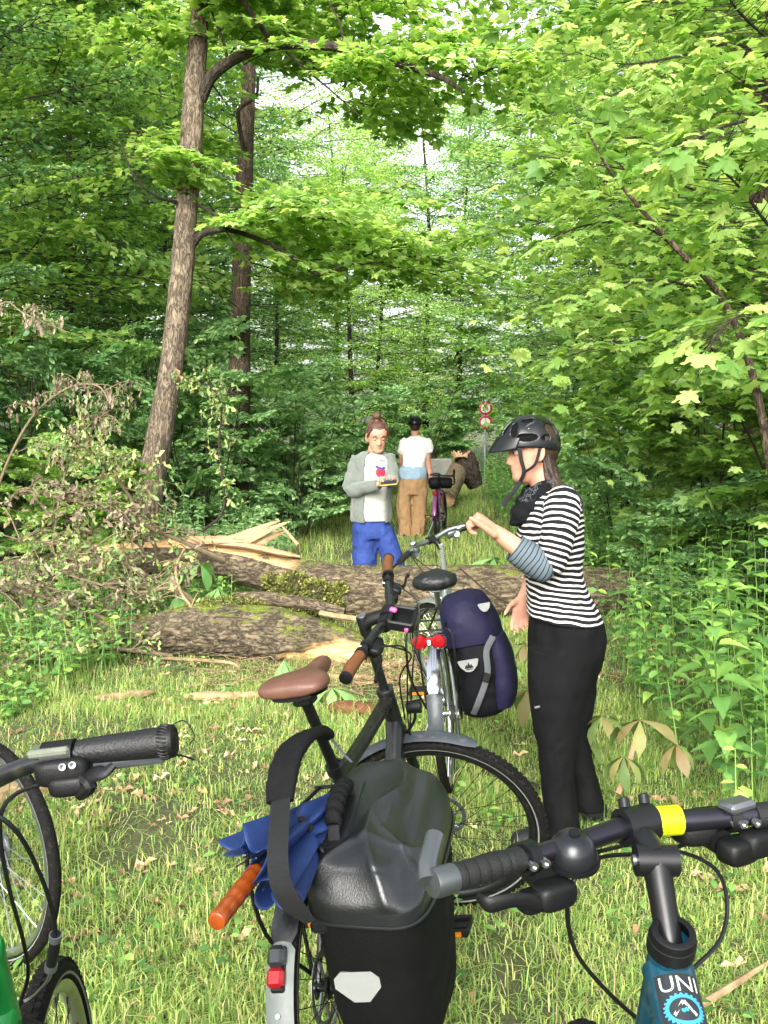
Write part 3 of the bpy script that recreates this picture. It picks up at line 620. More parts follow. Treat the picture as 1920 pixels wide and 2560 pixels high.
TREES = [
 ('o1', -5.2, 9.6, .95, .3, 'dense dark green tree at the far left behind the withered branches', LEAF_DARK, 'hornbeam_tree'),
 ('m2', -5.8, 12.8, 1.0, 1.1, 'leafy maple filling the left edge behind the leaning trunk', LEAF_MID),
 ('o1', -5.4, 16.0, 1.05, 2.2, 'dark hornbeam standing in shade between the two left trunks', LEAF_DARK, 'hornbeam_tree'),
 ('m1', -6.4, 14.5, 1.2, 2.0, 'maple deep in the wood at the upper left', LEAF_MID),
 ('f1', -8.0, 19.0, 1.0, .4, 'tall tree with drooping foliage at the upper left corner', LEAF_MID, 'beech_tree'),
 ('m2', -4.3, 19.0, .8, .9, 'slim maple behind the hoodie wearer on the left of the path', LEAF_SHRUB),
 ('f1', -5.6, 22.0, .85, 2.4, 'tall beech behind the second trunk', LEAF_DARK, 'beech_tree'),
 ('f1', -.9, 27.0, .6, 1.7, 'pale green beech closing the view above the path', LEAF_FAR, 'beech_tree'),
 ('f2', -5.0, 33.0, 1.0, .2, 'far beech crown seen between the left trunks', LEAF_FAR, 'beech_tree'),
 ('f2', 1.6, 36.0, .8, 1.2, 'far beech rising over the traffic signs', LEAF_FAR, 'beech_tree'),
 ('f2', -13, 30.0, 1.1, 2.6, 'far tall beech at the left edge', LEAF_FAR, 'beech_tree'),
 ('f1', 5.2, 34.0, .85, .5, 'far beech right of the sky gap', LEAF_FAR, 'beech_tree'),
 ('m3', 3.7, 7.2, 1.1, .7, 'bushy young maple on the right behind the near maple branches', LEAF_MID),
 ('m1', 4.7, 10.4, 1.05, 1.9, 'maple on the right bank above the striped woman', LEAF_MID),
 ('m2', 6.2, 13.4, 1.0, 2.9, 'large maple deep on the right bank', LEAF_LIGHT),
 ('m1', 5.6, 16.8, .95, .2, 'light green maple leaning over the path behind the signs', LEAF_LIGHT),
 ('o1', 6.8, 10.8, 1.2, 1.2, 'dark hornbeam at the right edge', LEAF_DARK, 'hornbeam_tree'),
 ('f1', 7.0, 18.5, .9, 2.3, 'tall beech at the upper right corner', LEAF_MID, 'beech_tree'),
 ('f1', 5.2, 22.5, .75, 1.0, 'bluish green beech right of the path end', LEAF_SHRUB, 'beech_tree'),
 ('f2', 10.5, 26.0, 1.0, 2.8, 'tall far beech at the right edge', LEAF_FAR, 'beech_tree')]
TREES += [
 ('o1', -2.8, 24.8, .9, .4, 'rounded pale hornbeam left of the path end', LEAF_SHRUB, 'hornbeam_tree'),
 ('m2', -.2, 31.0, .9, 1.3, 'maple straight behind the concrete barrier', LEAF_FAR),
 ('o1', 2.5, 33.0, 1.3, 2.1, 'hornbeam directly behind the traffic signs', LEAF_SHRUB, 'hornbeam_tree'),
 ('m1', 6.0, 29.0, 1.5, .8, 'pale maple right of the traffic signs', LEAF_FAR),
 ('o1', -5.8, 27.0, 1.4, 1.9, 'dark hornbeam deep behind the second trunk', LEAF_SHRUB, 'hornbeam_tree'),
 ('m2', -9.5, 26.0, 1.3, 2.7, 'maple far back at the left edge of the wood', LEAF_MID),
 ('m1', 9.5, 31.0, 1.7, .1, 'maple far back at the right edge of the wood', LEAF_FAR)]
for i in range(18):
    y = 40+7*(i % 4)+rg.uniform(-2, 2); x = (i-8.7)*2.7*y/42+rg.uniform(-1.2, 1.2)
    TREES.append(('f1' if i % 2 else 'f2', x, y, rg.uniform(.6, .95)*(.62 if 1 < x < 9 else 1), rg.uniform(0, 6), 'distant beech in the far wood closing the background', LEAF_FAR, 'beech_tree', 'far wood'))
for a in TREES: tree(*a)
# thick dark trunk at the right edge
p0 = W(1905, 1330, 9.5); t3 = empty('oak_tree', (p0.x, p0.y, 0)); tag(t3, 'thick grey trunk half hidden in leaves at the right edge', 'tree')
trunk_part('trunk', [wl(1905, 1400, 9.5), wl(1903, 1000, 9.5), wl(1908, 600, 9.5), wl(1920, 200, 9.5), wl(1940, -600, 9.5)], [.2, .17, .16, .15, .1], t3, BARK_TREE2, 28, 100, 8, .01)
# ============================================================ shrubs and ground plants
def shrub_kind(seed, H, rad, nst, tms, T):
    rg = random.Random(seed); bs = []; seg = []
    for i in range(nst):
        a = i*2.4+rg.uniform(-.3, .3); q = rg.uniform(.1, rad); top = np.array([q*math.cos(a), q*math.sin(a), H*rg.uniform(.55, 1)])
        base = np.array([.25*q*math.cos(a), .25*q*math.sin(a), 0]); seg.append((cr([base, base*.6+top*.4+[0, 0, .15], top], 6), .012, .004))
        for k in range(5):
            t = .2+.8*k/4; bs.append((base+(top-base)*t, a+rg.uniform(-1.5, 1.5), rg.uniform(-.1, .5), rg.uniform(.28, .5)))
    (v, t), (tv, tt) = crown_arrays(bs, tms, T, seed); sv, st = twig_arrays(seg, 5)
    return mesh_arrays('foliage', v, t, False), mesh_arrays('stems', np.vstack([tv, sv]), np.vstack([tt, st+len(tv)]))
SK = [shrub_kind(1, 2.3, .9, 11, BT_OVAL, OVAL), shrub_kind(2, 1.7, 1.0, 11, BT_OVAL, OVAL), shrub_kind(3, 2.6, 1.1, 12, BT_MAPLE, MAPLE)]
def shrub(k, x, y, s, rz, label, mt, group=None):
    o = empty('shrub', (x, y, gz1(x, y)-.03)); o.scale = (s, s, s); o.rotation_euler = (0, 0, rz); tag(o, label, 'shrub', group)
    for me, nm, mm in zip(SK[k], ('foliage', 'stems'), (mt, TWIG)):
        c = bpy.data.objects.new(nm, me); COL.objects.link(c); c.parent = o; c['kind'] = 'stuff'
        if not len(me.materials): me.materials.append(None)
        c.material_slots[0].link = 'OBJECT'; c.material_slots[0].material = mm
for a in [
 (0, -1.35, 13.5, 1.0, .2, 'pale green elder shrub left of the path behind the hoodie wearer', LEAF_SHRUB),
 (0, -2.4, 12.4, 1.1, 1.0, 'leafy shrub at the foot of the second trunk', LEAF_SHRUB),
 (0, -3.4, 13.9, 1.3, 2.8, 'tall pale shrub behind the second trunk', LEAF_SHRUB),
 (1, -2.7, 16.4, 1.5, .1, 'broad pale shrub left of the path, farther back than the elder', LEAF_SHRUB),
 (0, -4.6, 12.2, 1.3, 1.6, 'shrub seen between the two left trunks', LEAF_SHRUB),
 (1, -1.2, 17.0, 1.3, 1.9, 'rounded shrub beside the path behind the man in brown trousers', LEAF_SHRUB),
 (0, -3.9, 10.2, 1.1, 2.2, 'dark shrub left of the leaning maple trunk', LEAF_DARK),
 (1, -5.3, 8.9, 1.2, .5, 'dark low shrub at the left edge', LEAF_DARK),
 (2, -3.0, 9.0, .55, .9, 'young maple shoots in front of the leaning trunk', LEAF_LIGHT),
 (0, -.2, 22.5, 1.2, .7, 'shrub closing the left side of the path end', LEAF_SHRUB),
 (1, 1.0, 29.0, 1.8, 1.4, 'shrub mass behind the concrete blocks', LEAF_SHRUB),
 (0, 4.3, 24.5, 1.2, 2.6, 'shrub at the foot of the sign post', LEAF_SHRUB),
 (2, 3.4, 14.0, .8, .3, 'maple shrub on the right of the path near the broken log', LEAF_LIGHT),
 (0, 2.75, 10.6, .9, 1.2, 'shrub behind the head of the striped woman', LEAF_SHRUB),
 (2, 2.95, 8.3, .9, 2.0, 'maple shrub right of the striped woman', LEAF_MID),
 (1, 3.3, 6.1, .9, .9, 'dark shaded shrub at the right behind the nettles', LEAF_DARK),
 (2, 3.0, 5.2, .7, 2.7, 'maple shrub at the right edge over the nettles', LEAF_MID),
 (0, 3.1, 18.4, .8, 2.9, 'low shrub beside the broken pale log', LEAF_SHRUB),
 (1, 2.75, 7.4, .7, 2.2, 'low shrub growing through the right end of the fallen trunk', LEAF_SHRUB)]: shrub(*a)
# nettles: each plant its own thing, each leaf a part
def leafmesh(name, T, mt):
    me = mesh_arrays(name, T[0], T[1], True); me.materials.append(mt); return me
NET = leafmesh('leaf', NETTLE, LEAF_NETTLE); MAPL = leafmesh('leaf', MAPLE_FINE, LEAF_LIGHT)
STEM = mat('green_stem', '#5d7a35', .6, var=.3)
def put_leaf(me, parent, pos, d, nrm, size, name='leaf'):
    c = bpy.data.objects.new(name, me); COL.objects.link(c); c.parent = parent; Fm = frame(d, nrm).to_4x4()
    c.matrix_local = Matrix.Translation(pos) @ Fm @ Matrix.Diagonal((size, size, size, 1)); return c
rn = random.Random(11)
def nettle(x, y, h, label, size=.1, group='nettle plants along the right edge of the path'):
    o = empty('nettle_plant', (x, y, gz1(x, y)-.01)); lean = Vector((rn.uniform(-.16, .05), rn.uniform(-.12, .08), 1))
    top = lean*h; MB().sweep([(0, 0, 0), lean*h*.5+Vector((rn.uniform(-.02, .02), 0, 0)), top], [.005, .004, .002], n=6).build('stem', STEM, o)
    n = max(5, int(h/.085)); a0 = rn.uniform(0, 3)
    for i in range(n):
        t = .22+.78*(i+1)/n; a = a0+i*1.571; sz = size*(1.15 if t < .75 else 1.15-2.2*(t-.75))*rn.uniform(.85, 1.15)
        for s in (0, math.pi):
            d = Vector((math.cos(a+s), math.sin(a+s), .25-.35*(t < .7)+rn.uniform(-.15, .15)+(.5 if t > .97 else 0)))
            put_leaf(NET, o, lean*h*t+d.normalized()*.012, d, Vector((0, 0, 1))+Vector((rn.uniform(-.2, .2), rn.uniform(-.2, .2), 0)), sz)
    tag(o, label, 'plant', group); return o
NT = [(1840, 2075, 1.0, .15), (1900, 2010, 1.05, .16), (1770, 1995, .9, .14), (1880, 1925, 1.1, .15), (1700, 1890, .72, .11), (1790, 1885, 1.0, .13), (1850, 1840, 1.05, .13), (1640, 1830, .75, .1), (1740, 1810, .95, .12), (1900, 1790, 1.1, .13), (1600, 1770, .75, .1), (1690, 1750, .9, .11), (1800, 1740, 1.05, .12), (1560, 1710, .8, .1), (1650, 1700, .95, .11), (1750, 1690, 1.0, .11), (1850, 1690, 1.1, .12), (1535, 1660, .75, .09), (1600, 1640, .9, .1), (1700, 1640, 1.0, .1), (1800, 1630, 1.1, .11), (1900, 1640, 1.1, .11), (1545, 1600, .8, .09), (1640, 1590, 1.0, .1), (1740, 1590, 1.0, .1), (1860, 1590, 1.1, .1)]
ORD = ['first', 'second', 'third', 'fourth', 'fifth', 'sixth', 'seventh', 'eighth', 'ninth']
rows = [sorted(NT[a:b]) for a, b in ((0, 4), (4, 10), (10, 17), (17, 26))]
for ri, row in enumerate(rows):
    for ci, (px, py, h, sz) in enumerate(row):
        p = Gd(px, py); sz *= .8; nettle(p.x, p.y, h, '%s nettle from the left in the %s row of the right thicket' % (ORD[ci], ORD[ri]), sz)
def herb_field(seed, n, test, hmin, hmax, leaf, T, mt, name, label):
    """dense low plants nobody could count"""
    rg = np.random.default_rng(seed); P, D, N, S, seg = [], [], [], [], []; k = 0
    while k < n:
        x, y, h = test(rg)
        if x is None: continue
        k += 1; z0 = gz1(x, y); hh = h*rg.uniform(hmin, hmax); a0 = rg.uniform(0, 6.28); ln = rg.normal(0, .15, 2); m = max(3, int(hh/(leaf*.9)))
        seg.append(([(x, y, z0), (x+ln[0]*hh, y+ln[1]*hh, z0+hh)], .004, .0015))
        for i in range(m):
            t = .25+.75*(i+1)/m
            for s in (0, math.pi):
                a = a0+i*1.57+s+rg.normal(0, .3); d = np.array([math.cos(a), math.sin(a), rg.uniform(-.35, .25)])
                P.append([x+ln[0]*hh*t, y+ln[1]*hh*t, z0+hh*t]); D.append(d); N.append(np.array([0, 0, 1])+rg.normal(0, .3, 3)); S.append(leaf*rg.uniform(.6, 1.2)*(1.1-.4*t))
    v, t = leaf_arrays(T, np.array(P), np.array(D), np.array(N), np.array(S)); tv, tt = twig_arrays(seg, 3)
    me = mesh_arrays(name, np.vstack([v, tv]), np.vstack([t, tt+len(v)]), False); return tag(link(name, me, None, mt), label, name.replace('_', ' '), kind='stuff')
def zone_right(rg):
    y = rg.uniform(3.0, 24)**1.0; x = 1.05+.06*y+abs(rg.normal(0, 1))*1.2
    if y > 8.5 and x < 1.3+.02*y: x += .3
    if abs(x) > .43*y+.5: return None, None, None
    if (y < 4.6 and x < 1.3) or (6.6 < y < 8.5 and x < 2.3): return None, None, None
    return x, y, (.5+.5*min(1, (x-.9)/.8))*(.75 if y < 6 else 1)
def zone_left(rg):
    y = rg.uniform(8.6, 24); x = -(.95+abs(rg.normal(0, 1))*1.6+.02*y)
    if x < -.43*y-.5: return None, None, None
    return x, y, .45+.5*min(1, (-x-.9)/1.2)
def zone_leftnear(rg):
    y = rg.uniform(5.2, 8.6); x = -rg.uniform(1.2, .43*y+.2)
    if x > -1.3-(8.6-y)*.22 and y < 7.2: return None, None, None
    return x, y, .55*min(1, (y-4.9)/1.2)
herb_field(1, 1350, zone_right, .35, 1.05, .095, OVAL, LEAF_NETTLE, 'undergrowth', 'mass of nettles and low green plants along the right of the path')
herb_field(2, 1150, zone_left, .3, .95, .095, OVAL, LEAF_SHRUB, 'undergrowth', 'mass of low green plants on the left behind the fallen trunk')
def zone_far(rg):
    y = rg.uniform(24, 42); x = rg.uniform(-.34*y, .34*y)
    if y < 28.5 and .1 < x < 3.4: return None, None, None
    return x, y, 1.0
herb_field(4, 700, zone_far, .5, 1.5, .17, KITE, LEAF_SHRUB, 'undergrowth', 'green undergrowth closing the far end of the path')
herb_field(3, 520, zone_leftnear, .3, .8, .085, OVAL, LEAF_NETTLE, 'undergrowth', 'green plants growing up through the dead branches at the left')
# ============================================================ near maple at the right: large leaves, each one a part
p0 = Gd(1990, 1640); sap = empty('young_maple', (p0.x, p0.y, gz1(p0.x, p0.y)))
tag(sap, 'young maple at the right edge reaching large bright leaves over the path', 'tree')
ST = [[W(1985, 1600, 5.7), W(1940, 1250, 5.6), W(1880, 930, 5.5), W(1800, 740, 5.4), W(1690, 620, 5.3), W(1600, 520, 5.2), W(1520, 420, 5.1), W(1470, 330, 5.0)]]
SB = [[(2010, 640, 4.4), (1920, 560, 4.3), (1850, 470, 4.2), (1790, 410, 4.1)], [(2010, 170, 4.6), (1900, 80, 4.4), (1840, 20, 4.2), (1800, -40, 4.1)],
      [(2010, 90, 4.9), (1880, 130, 4.7), (1740, 150, 4.5), (1650, 190, 4.4), (1520, 240, 4.3)], [(1990, 170, 4.9), (1830, 110, 4.8), (1700, 140, 4.7), (1560, 160, 4.6), (1440, 130, 4.5)],
      [(1980, 440, 5.0), (1850, 500, 4.8), (1740, 540, 4.7), (1600, 520, 4.6), (1480, 470, 4.5)], [(1800, 740, 5.4), (1650, 700, 5.0), (1500, 720, 4.8), (1380, 760, 4.7)],
      [(1880, 930, 5.5), (1750, 860, 5.1), (1600, 850, 4.9), (1450, 880, 4.8)], [(1690, 620, 5.3), (1600, 560, 5.0), (1480, 560, 4.9), (1360, 600, 4.8)],
      [(2000, 330, 4.0), (1900, 300, 3.9), (1800, 320, 3.8), (1720, 360, 3.8)], [(2000, 760, 4.3), (1900, 770, 4.2), (1830, 800, 4.1), (1780, 850, 4.1)], [(1940, 1250, 5.6), (1850, 1050, 5.2), (1740, 1000, 5.0), (1640, 1010, 4.9)]]
mb = MB(); mb.sweep([p-sap.location for p in ST[0]], [.03, .027, .024, .02, .016, .012, .009, .005], n=8); mb.build('trunk', BARK_TREE2, sap)
cnt = 0; far_l = []
SB = [[(x, y, d+(0 if i in (0, 1, 8, 9) else 1.3)) for x, y, d in B] for i, B in enumerate(SB)]
for bi, B in enumerate(SB):
    pts = [W(*q) for q in B]; MB().sweep([p-sap.location for p in pts], [.011, .008, .006, .003][:len(pts)] if len(pts) == 4 else [.012, .01, .008, .005, .003], n=6).build('limb', TWIG, sap)
    C = cr([tuple(p) for p in pts], 20); tw = MB()
    for k in range(3, 20):
        for s in (-1, 1):
            d = Vector(C[min(k+1, 19)]-C[k-1]).normalized(); side = d.cross(Vector((0, 0, 1))).normalized()*s
            ld = (d*.7+side*rn.uniform(.5, 1.1)+Vector((0, 0, rn.uniform(-.35, .2)))).normalized(); ln = rn.uniform(.1, .38); e = Vector(C[k])+ld*ln+Vector((0, 0, -.05*ln))
            tw.sweep([Vector(C[k])-sap.location, e-sap.location], [.0025, .0012], n=4, m=2)
            for j in range(2 if rn.random() < .6 else 1):
                d2 = (ld+Vector((rn.uniform(-.6, .6), rn.uniform(-.6, .6), rn.uniform(-.45, .1)))).normalized(); sz = rn.uniform(.06, .135)*(1 if bi in (0, 1, 8, 9) else .85)
                nr = Vector((0, 0, 1))+Vector((rn.uniform(-.35, .35), rn.uniform(-.45, .2), 0)); q = e-sap.location+d2*.03
                if cnt < 300: put_leaf(MAPL, sap, q, d2, nr, sz); cnt += 1
                else: far_l.append((q, d2, nr, sz))
    tw.build('twigs', TWIG, sap)['kind'] = 'stuff'
for k in range(1400):          # smaller leaves deeper in the same crown
    B = SB[k % len(SB)]; C = cr([tuple(W(*q)) for q in B], 12); q = Vector(C[rn.randrange(12)])+Vector((rn.gauss(0, .34), rn.gauss(.8, .6), rn.gauss(0, .28)))
    a = rn.uniform(0, 6.28); far_l.append((q-sap.location, Vector((math.cos(a), math.sin(a), rn.uniform(-.5, .1))), Vector((rn.gauss(0, .35), rn.gauss(0, .35), 1)), rn.uniform(.055, .11)))
v, t = leaf_arrays(MAPLE_FINE, np.array([tuple(x[0]) for x in far_l]), np.array([tuple(x[1]) for x in far_l]), np.array([tuple(x[2]) for x in far_l]), np.array([x[3] for x in far_l]))
link('foliage', mesh_arrays('foliage', v, t), sap, LEAF_LIGHT)['kind'] = 'stuff'
# ============================================================ fallen, withering branches at the left
def dead_branch(label, pts, r, leaves, mt, twmt=TWIG, size=.07, hang=.8, seed=0, nt=3, tl=.45, name='fallen_branch', T=WILT):
    rg = np.random.default_rng(seed); o = empty(name, (pts[0][0], pts[0][1], 0)); org = np.array(o.location); C = cr([tuple(p) for p in pts], 26)-org
    MB().sweep([Vector(c) for c in C[::5]]+[Vector(C[-1])], list(np.linspace(r, r*.3, len(C[::5])+1)), n=7).build('branch', twmt, o)
    seg = []; P, D, N, S = [], [], [], []
    for k in range(leaves[0]):
        i = int(rg.integers(5, 26)); d = rg.normal(0, 1, 3); d[2] = d[2]*.5+.15; d /= np.linalg.norm(d); ln = tl*rg.uniform(.4, 1.2); e = C[i]+d*ln; mid = C[i]+d*ln*.5+[0, 0, .05*ln]
        e[2] -= .15*ln; e[2] = max(e[2], .02); tw = cr([C[i], mid, e], 6); seg.append((tw, r*.3+.001, .0012))
        for j in range(leaves[1]):
            p = tw[int(rg.integers(2, 6))]+rg.normal(0, .03, 3); dd = rg.normal(0, 1, 3)*(1-hang*.6); dd[2] -= hang; P.append(p); D.append(dd); N.append(rg.normal(0, 1, 3)); S.append(size*rg.uniform(.6, 1.35))
    tv, tt = twig_arrays(seg, 4); link('twigs', mesh_arrays('twigs', tv, tt), o, twmt)['kind'] = 'stuff'
    v, t = leaf_arrays(T, np.array(P), np.array(D), np.array(N), np.array(S)); link('withered_leaves', mesh_arrays('withered_leaves', v, t), o, mt)['kind'] = 'stuff'
    tag(o, label, 'branch', 'dead branches of the fallen tree'); return o
PALE_TWIG = mat('pale_twig', '#8a7a60', .85, var=.5, scale=30)
db = dead_branch
db('tall withered branch with hanging beige leaves at the left edge', [W(-60, 1420, 8.2), W(20, 1150, 8.0), W(120, 1000, 7.8), W(230, 960, 7.7), W(275, 1010, 7.6)], .014, (20, 9), LEAF_WILT, PALE_TWIG, .075, 1.3, 1, tl=.35)
db('withered branch arching above the dead heap, beige leaves hanging in bunches', [W(130, 1380, 8.0), W(170, 1150, 7.9), W(250, 1040, 7.8), W(300, 1060, 7.7)], .012, (16, 11), LEAF_WILT, PALE_TWIG, .07, 1.3, 2, tl=.3)
db('bare twig with crumpled pale leaves before the dark shrubs at the far left', [W(-80, 900, 7.6), W(0, 760, 7.5), W(70, 790, 7.4), W(170, 830, 7.4)], .008, (12, 9), LEAF_WILT, PALE_TWIG, .07, 1.3, 3, tl=.22)
db('heap of withered oak twigs in front of the leaning trunk', [W(420, 1440, 8.3), W(330, 1250, 7.9), W(230, 1130, 7.7), W(180, 1120, 7.6)], .02, (36, 9), LEAF_WITHER, PALE_TWIG, .085, .7, 4, tl=.5)
db('drooping branch with yellow green oak leaves beside the leaning trunk', [W(510, 1325, 8.0), W(560, 1270, 7.9), W(548, 1120, 7.9), W(552, 1010, 7.9), W(510, 958, 7.9), W(440, 962, 7.9)], .013, (24, 7), LEAF_WITHER, TWIG, .085, .6, 5, tl=.16)
db('brown leaved branch lying over the left end of the long trunk', [W(560, 1400, 7.9), W(400, 1330, 7.7), W(220, 1260, 7.5), W(60, 1230, 7.4)], .022, (38, 9), LEAF_WILT, PALE_TWIG, .085, .6, 6, tl=.5)
db('tangle of half green oak twigs left of the arched trunk', [W(470, 1500, 7.6), W(330, 1420, 7.4), W(200, 1370, 7.3), W(50, 1350, 7.2)], .022, (42, 9), LEAF_WITHER, PALE_TWIG, .085, .5, 7, tl=.5)
db('dry brown branch heap at the left edge of the grass', [W(350, 1590, 7.0), W(200, 1520, 6.9), W(60, 1480, 6.8), W(-80, 1460, 6.7)], .02, (38, 9), LEAF_WILT, PALE_TWIG, .08, .5, 8, tl=.45)
db('low withered branch sprawling in the grass at the left', [W(430, 1640, 6.6), W(260, 1620, 6.4), W(110, 1640, 6.2), W(-40, 1680, 6.0)], .016, (34, 9), LEAF_WITHER, PALE_TWIG, .075, .4, 9, tl=.4)
db('crooked grey branch standing before the arched trunk', [W(478, 1612, 6.75), W(455, 1560, 6.72), W(480, 1525, 6.7), W(452, 1480, 6.75), W(440, 1420, 6.9), W(462, 1370, 7.0)], .016, (10, 4), LEAF_WITHER, WOOD_OLD, .07, .7, 10, tl=.22)
db('dead forked branch lying among the green plants at the far left', [W(480, 1500, 7.0), W(430, 1470, 6.95), W(330, 1480, 6.9), W(180, 1440, 6.8)], .018, (22, 8), LEAF_WILT, PALE_TWIG, .08, .5, 12, tl=.4)
# wilted horse chestnut leaves at the right, by the stick
CH = leafmat('wilted_chestnut_leaf', [(0, '#3f5e2c'), (.4, '#5c7434'), (.7, '#75783c'), (1, '#6b5a36')], .4, rough=.6)
GRN_CH = leafmat('fresh_chestnut_leaf', [(0, '#3f7232'), (.5, '#5b8c45'), (1, '#7faa62')], .35, rough=.4)
CHL = leafmesh('leaflet', tmpl([(0, 0), (.3, .09), (.6, .19), (.8, .17), (1, 0), (.8, -.17), (.6, -.19), (.3, -.09)], (.55, 0), lambda x, y: .5*abs(y)-.45*x*x), CH)
CHG = CHL.copy(); CHG.materials.clear(); CHG.materials.append(GRN_CH)
def chestnut(px, py, d, size, label, me, up=.0, seed=0):
    rg = random.Random(seed); p = W(px, py, d); o = empty('chestnut_leaf', tuple(p)); a0 = rg.uniform(0, 6)
    for i in range(6):
        a = a0+i*1.0; put_leaf(me, o, Vector((0, 0, 0)), Vector((math.cos(a), math.sin(a), up+rg.uniform(-.5, .1))), Vector((rg.uniform(-.3, .3), rg.uniform(-.3, .3), 1)), size*rg.uniform(.8, 1.1), 'leaflet')
    MB().sweep([(0, 0, 0), (.02, .02, -.06), (.03, .05, -max(p.z-.01, .07))], [.003, .003, .003], n=5).build('stalk', STEM, o); tag(o, label, 'leaf', 'fallen chestnut leaves'); return o
chestnut(1505, 1790, 3.75, .14, 'yellowing chestnut leaf standing left of the pink stick', CHL, -.1, 1)
chestnut(1600, 1800, 3.72, .15, 'limp yellow chestnut leaf on top of the pink stick', CHL, -.2, 2)
chestnut(1450, 1840, 3.85, .13, 'faded chestnut leaf close behind the legs of the striped woman', CHL, -.3, 3)
chestnut(1560, 1890, 3.6, .12, 'crumpled pale chestnut leaf low by the pink stick', CHL, -.5, 4)
chestnut(1690, 1860, 3.7, .12, 'yellow green chestnut leaf drooping in front of the nettles', CHL, -.5, 5)
chestnut(1420, 1750, 4.2, .15, 'yellow chestnut leaf in the grass beside the black trousers', CHL, -.4, 6)
chestnut(710, 1650, 6.2, .24, 'drooping green chestnut leaf in front of the peeled log end', CHG, -1.2, 7)
chestnut(500, 1410, 7.5, .26, 'large green chestnut leaf under the arched trunk', CHG, -.2, 8)
chestnut(545, 1470, 7.3, .26, 'green chestnut leaf hanging low beneath the arched trunk', CHG, -.5, 9)
chestnut(470, 1480, 7.2, .22, 'green chestnut leaf left of the mossy log', CHG, -.3, 10)
chestnut(830, 1720, 5.6, .2, 'green chestnut leaf in the grass behind the black frame', CHG, -.2, 11)
chestnut(560, 1710, 5.9, .16, 'limp green chestnut leaf in the grass beside the pale plank', CHG, -.6, 12)
chestnut(1310, 1610, 6.6, .2, 'pale chestnut leaf behind the purple bag', CHL, -.1, 13)
chestnut(1260, 1660, 6.2, .22, 'light green chestnut leaf at the foot of the fallen trunk by the woman', CHG, -.2, 14)
chestnut(1235, 1395, 9.3, .3, 'broad green chestnut leaf beyond the fallen trunk near the path', CHG, -.2, 15)
chestnut(1330, 1720, 5.0, .2, 'yellow green chestnut leaf between bag and black trousers', CHL, -.3, 16)
# ============================================================ grass and litter
GRASS = leafmat('grass_blade', [(0, '#456e2e'), (.3, '#668f3a'), (.6, '#88a84a'), (.85, '#a6b45e'), (.95, '#b3aa74'), (1, '#9c8c62')], .4, rough=.55, tboost=1.5)
def grass_blades(name, rg, X, Y, h, wd, label, mt):
    n = len(X); Z = gz(X, Y); a = rg.uniform(0, 2*np.pi, n); lean = np.abs(rg.normal(0, 1.15, n)); dx, dy = np.cos(a), np.sin(a); px, py = -dy, dx
    P0 = np.stack([X, Y, Z-.005], 1); dirh = np.stack([dx, dy, np.zeros(n)], 1); s = np.stack([px, py, np.zeros(n)], 1)*(wd/2)[:, None]
    up = np.clip(1-.5*lean, .14, 1); lat = (rg.normal(0, .3, n)*h)[:, None]*np.stack([px, py, np.zeros(n)], 1); lean = np.minimum(lean, 1.6)
    P1 = P0+dirh*(lean*h*.4)[:, None]+np.array([0, 0, 1.])*(h*(.25+.4*up))[:, None]
    P2 = P0+dirh*(lean*h*.95)[:, None]+np.array([0, 0, 1.])*(h*up)[:, None]+lat
    v = np.stack([P0-s, P0+s, P1-s*.8, P1+s*.8, P2], 1).reshape(-1, 3); b = (np.arange(n)*5)[:, None]
    t = np.concatenate([b+[0, 1, 3], b+[0, 3, 2], b+[2, 3, 4]], 0)
    return tag(link(name, mesh_arrays(name, v, t), None, mt), label, 'grass', kind='stuff')
rg = np.random.default_rng(5)
def bald(X, Y):
    """1 where the grass is thick, 0 on trodden soil"""
    P = np.stack([X*1.1, Y*1.1, np.zeros(len(X))], 1); f = fbm(P, 3, 77); d = np.clip((f-.25)*6, .4, 1)
    tr = np.exp(-((X-(.33+.02*Y))/.22)**2)*np.clip((3.6-Y)/.8, 0, 1); tl = np.exp(-((X+.95)/.25)**2)*np.exp(-((Y-3.4)/.8)**2)
    lt = np.exp(-((X-.05)/.5)**2)*np.exp(-((Y-6.0)/.5)**2)*.8; pth = np.exp(-((X+.35-.02*(Y-9))/.4)**2)*np.clip((Y-8.3)/.5, 0, 1)*.75
    return d*(1-.85*tr)*(1-.75*tl)*(1-lt)*(1-pth)
def scatter(n, y0, y1, pw, xf):
    y = y0+(y1-y0)*rg.random(n)**pw; x = xf(y, n); return x, y
X, Y = scatter(255000, 1.7, 8.0, 1.15, lambda y, n: rg.uniform(-1, 1, n)*(.43*y+.5)); k = rg.random(len(X)) < bald(X, Y)*np.clip(1.3-np.clip(X-.5-.12*Y, 0, 9)*.8, .25, 1); X, Y = X[k], Y[k]
cl = fbm(np.stack([X*2.5, Y*2.5, X*0], 1), 2, 31)
h = rg.uniform(.035, .10, len(X))*(.5+1.7*np.clip(cl-.3, 0, 1)); h[rg.random(len(X)) < .03] *= 2.2
grass_blades('grass', rg, X, Y, h, rg.uniform(.0027, .0052, len(X)), 'bright yellow green grass covering the foreground', GRASS)
X, Y = scatter(56000, 7.8, 26, 1.3, lambda y, n: rg.normal(.1+.02*y, 1.15, n)); k = rg.random(len(X)) < bald(X, Y); X, Y = X[k], Y[k]
grass_blades('grass', rg, X, Y, rg.uniform(.06, .2, len(X))*(.6+.5*np.clip(np.abs(X-.2), 0, 1.6)), rg.uniform(.004, .009, len(X)), 'tall grass along the path beyond the fallen trunk', GRASS)
LIT = leafmat('dry_litter', [(0, '#6d5538'), (.4, '#957a50'), (.75, '#c2aa78'), (1, '#d8c89c')], .15, rough=.75, tyellow=1.05)
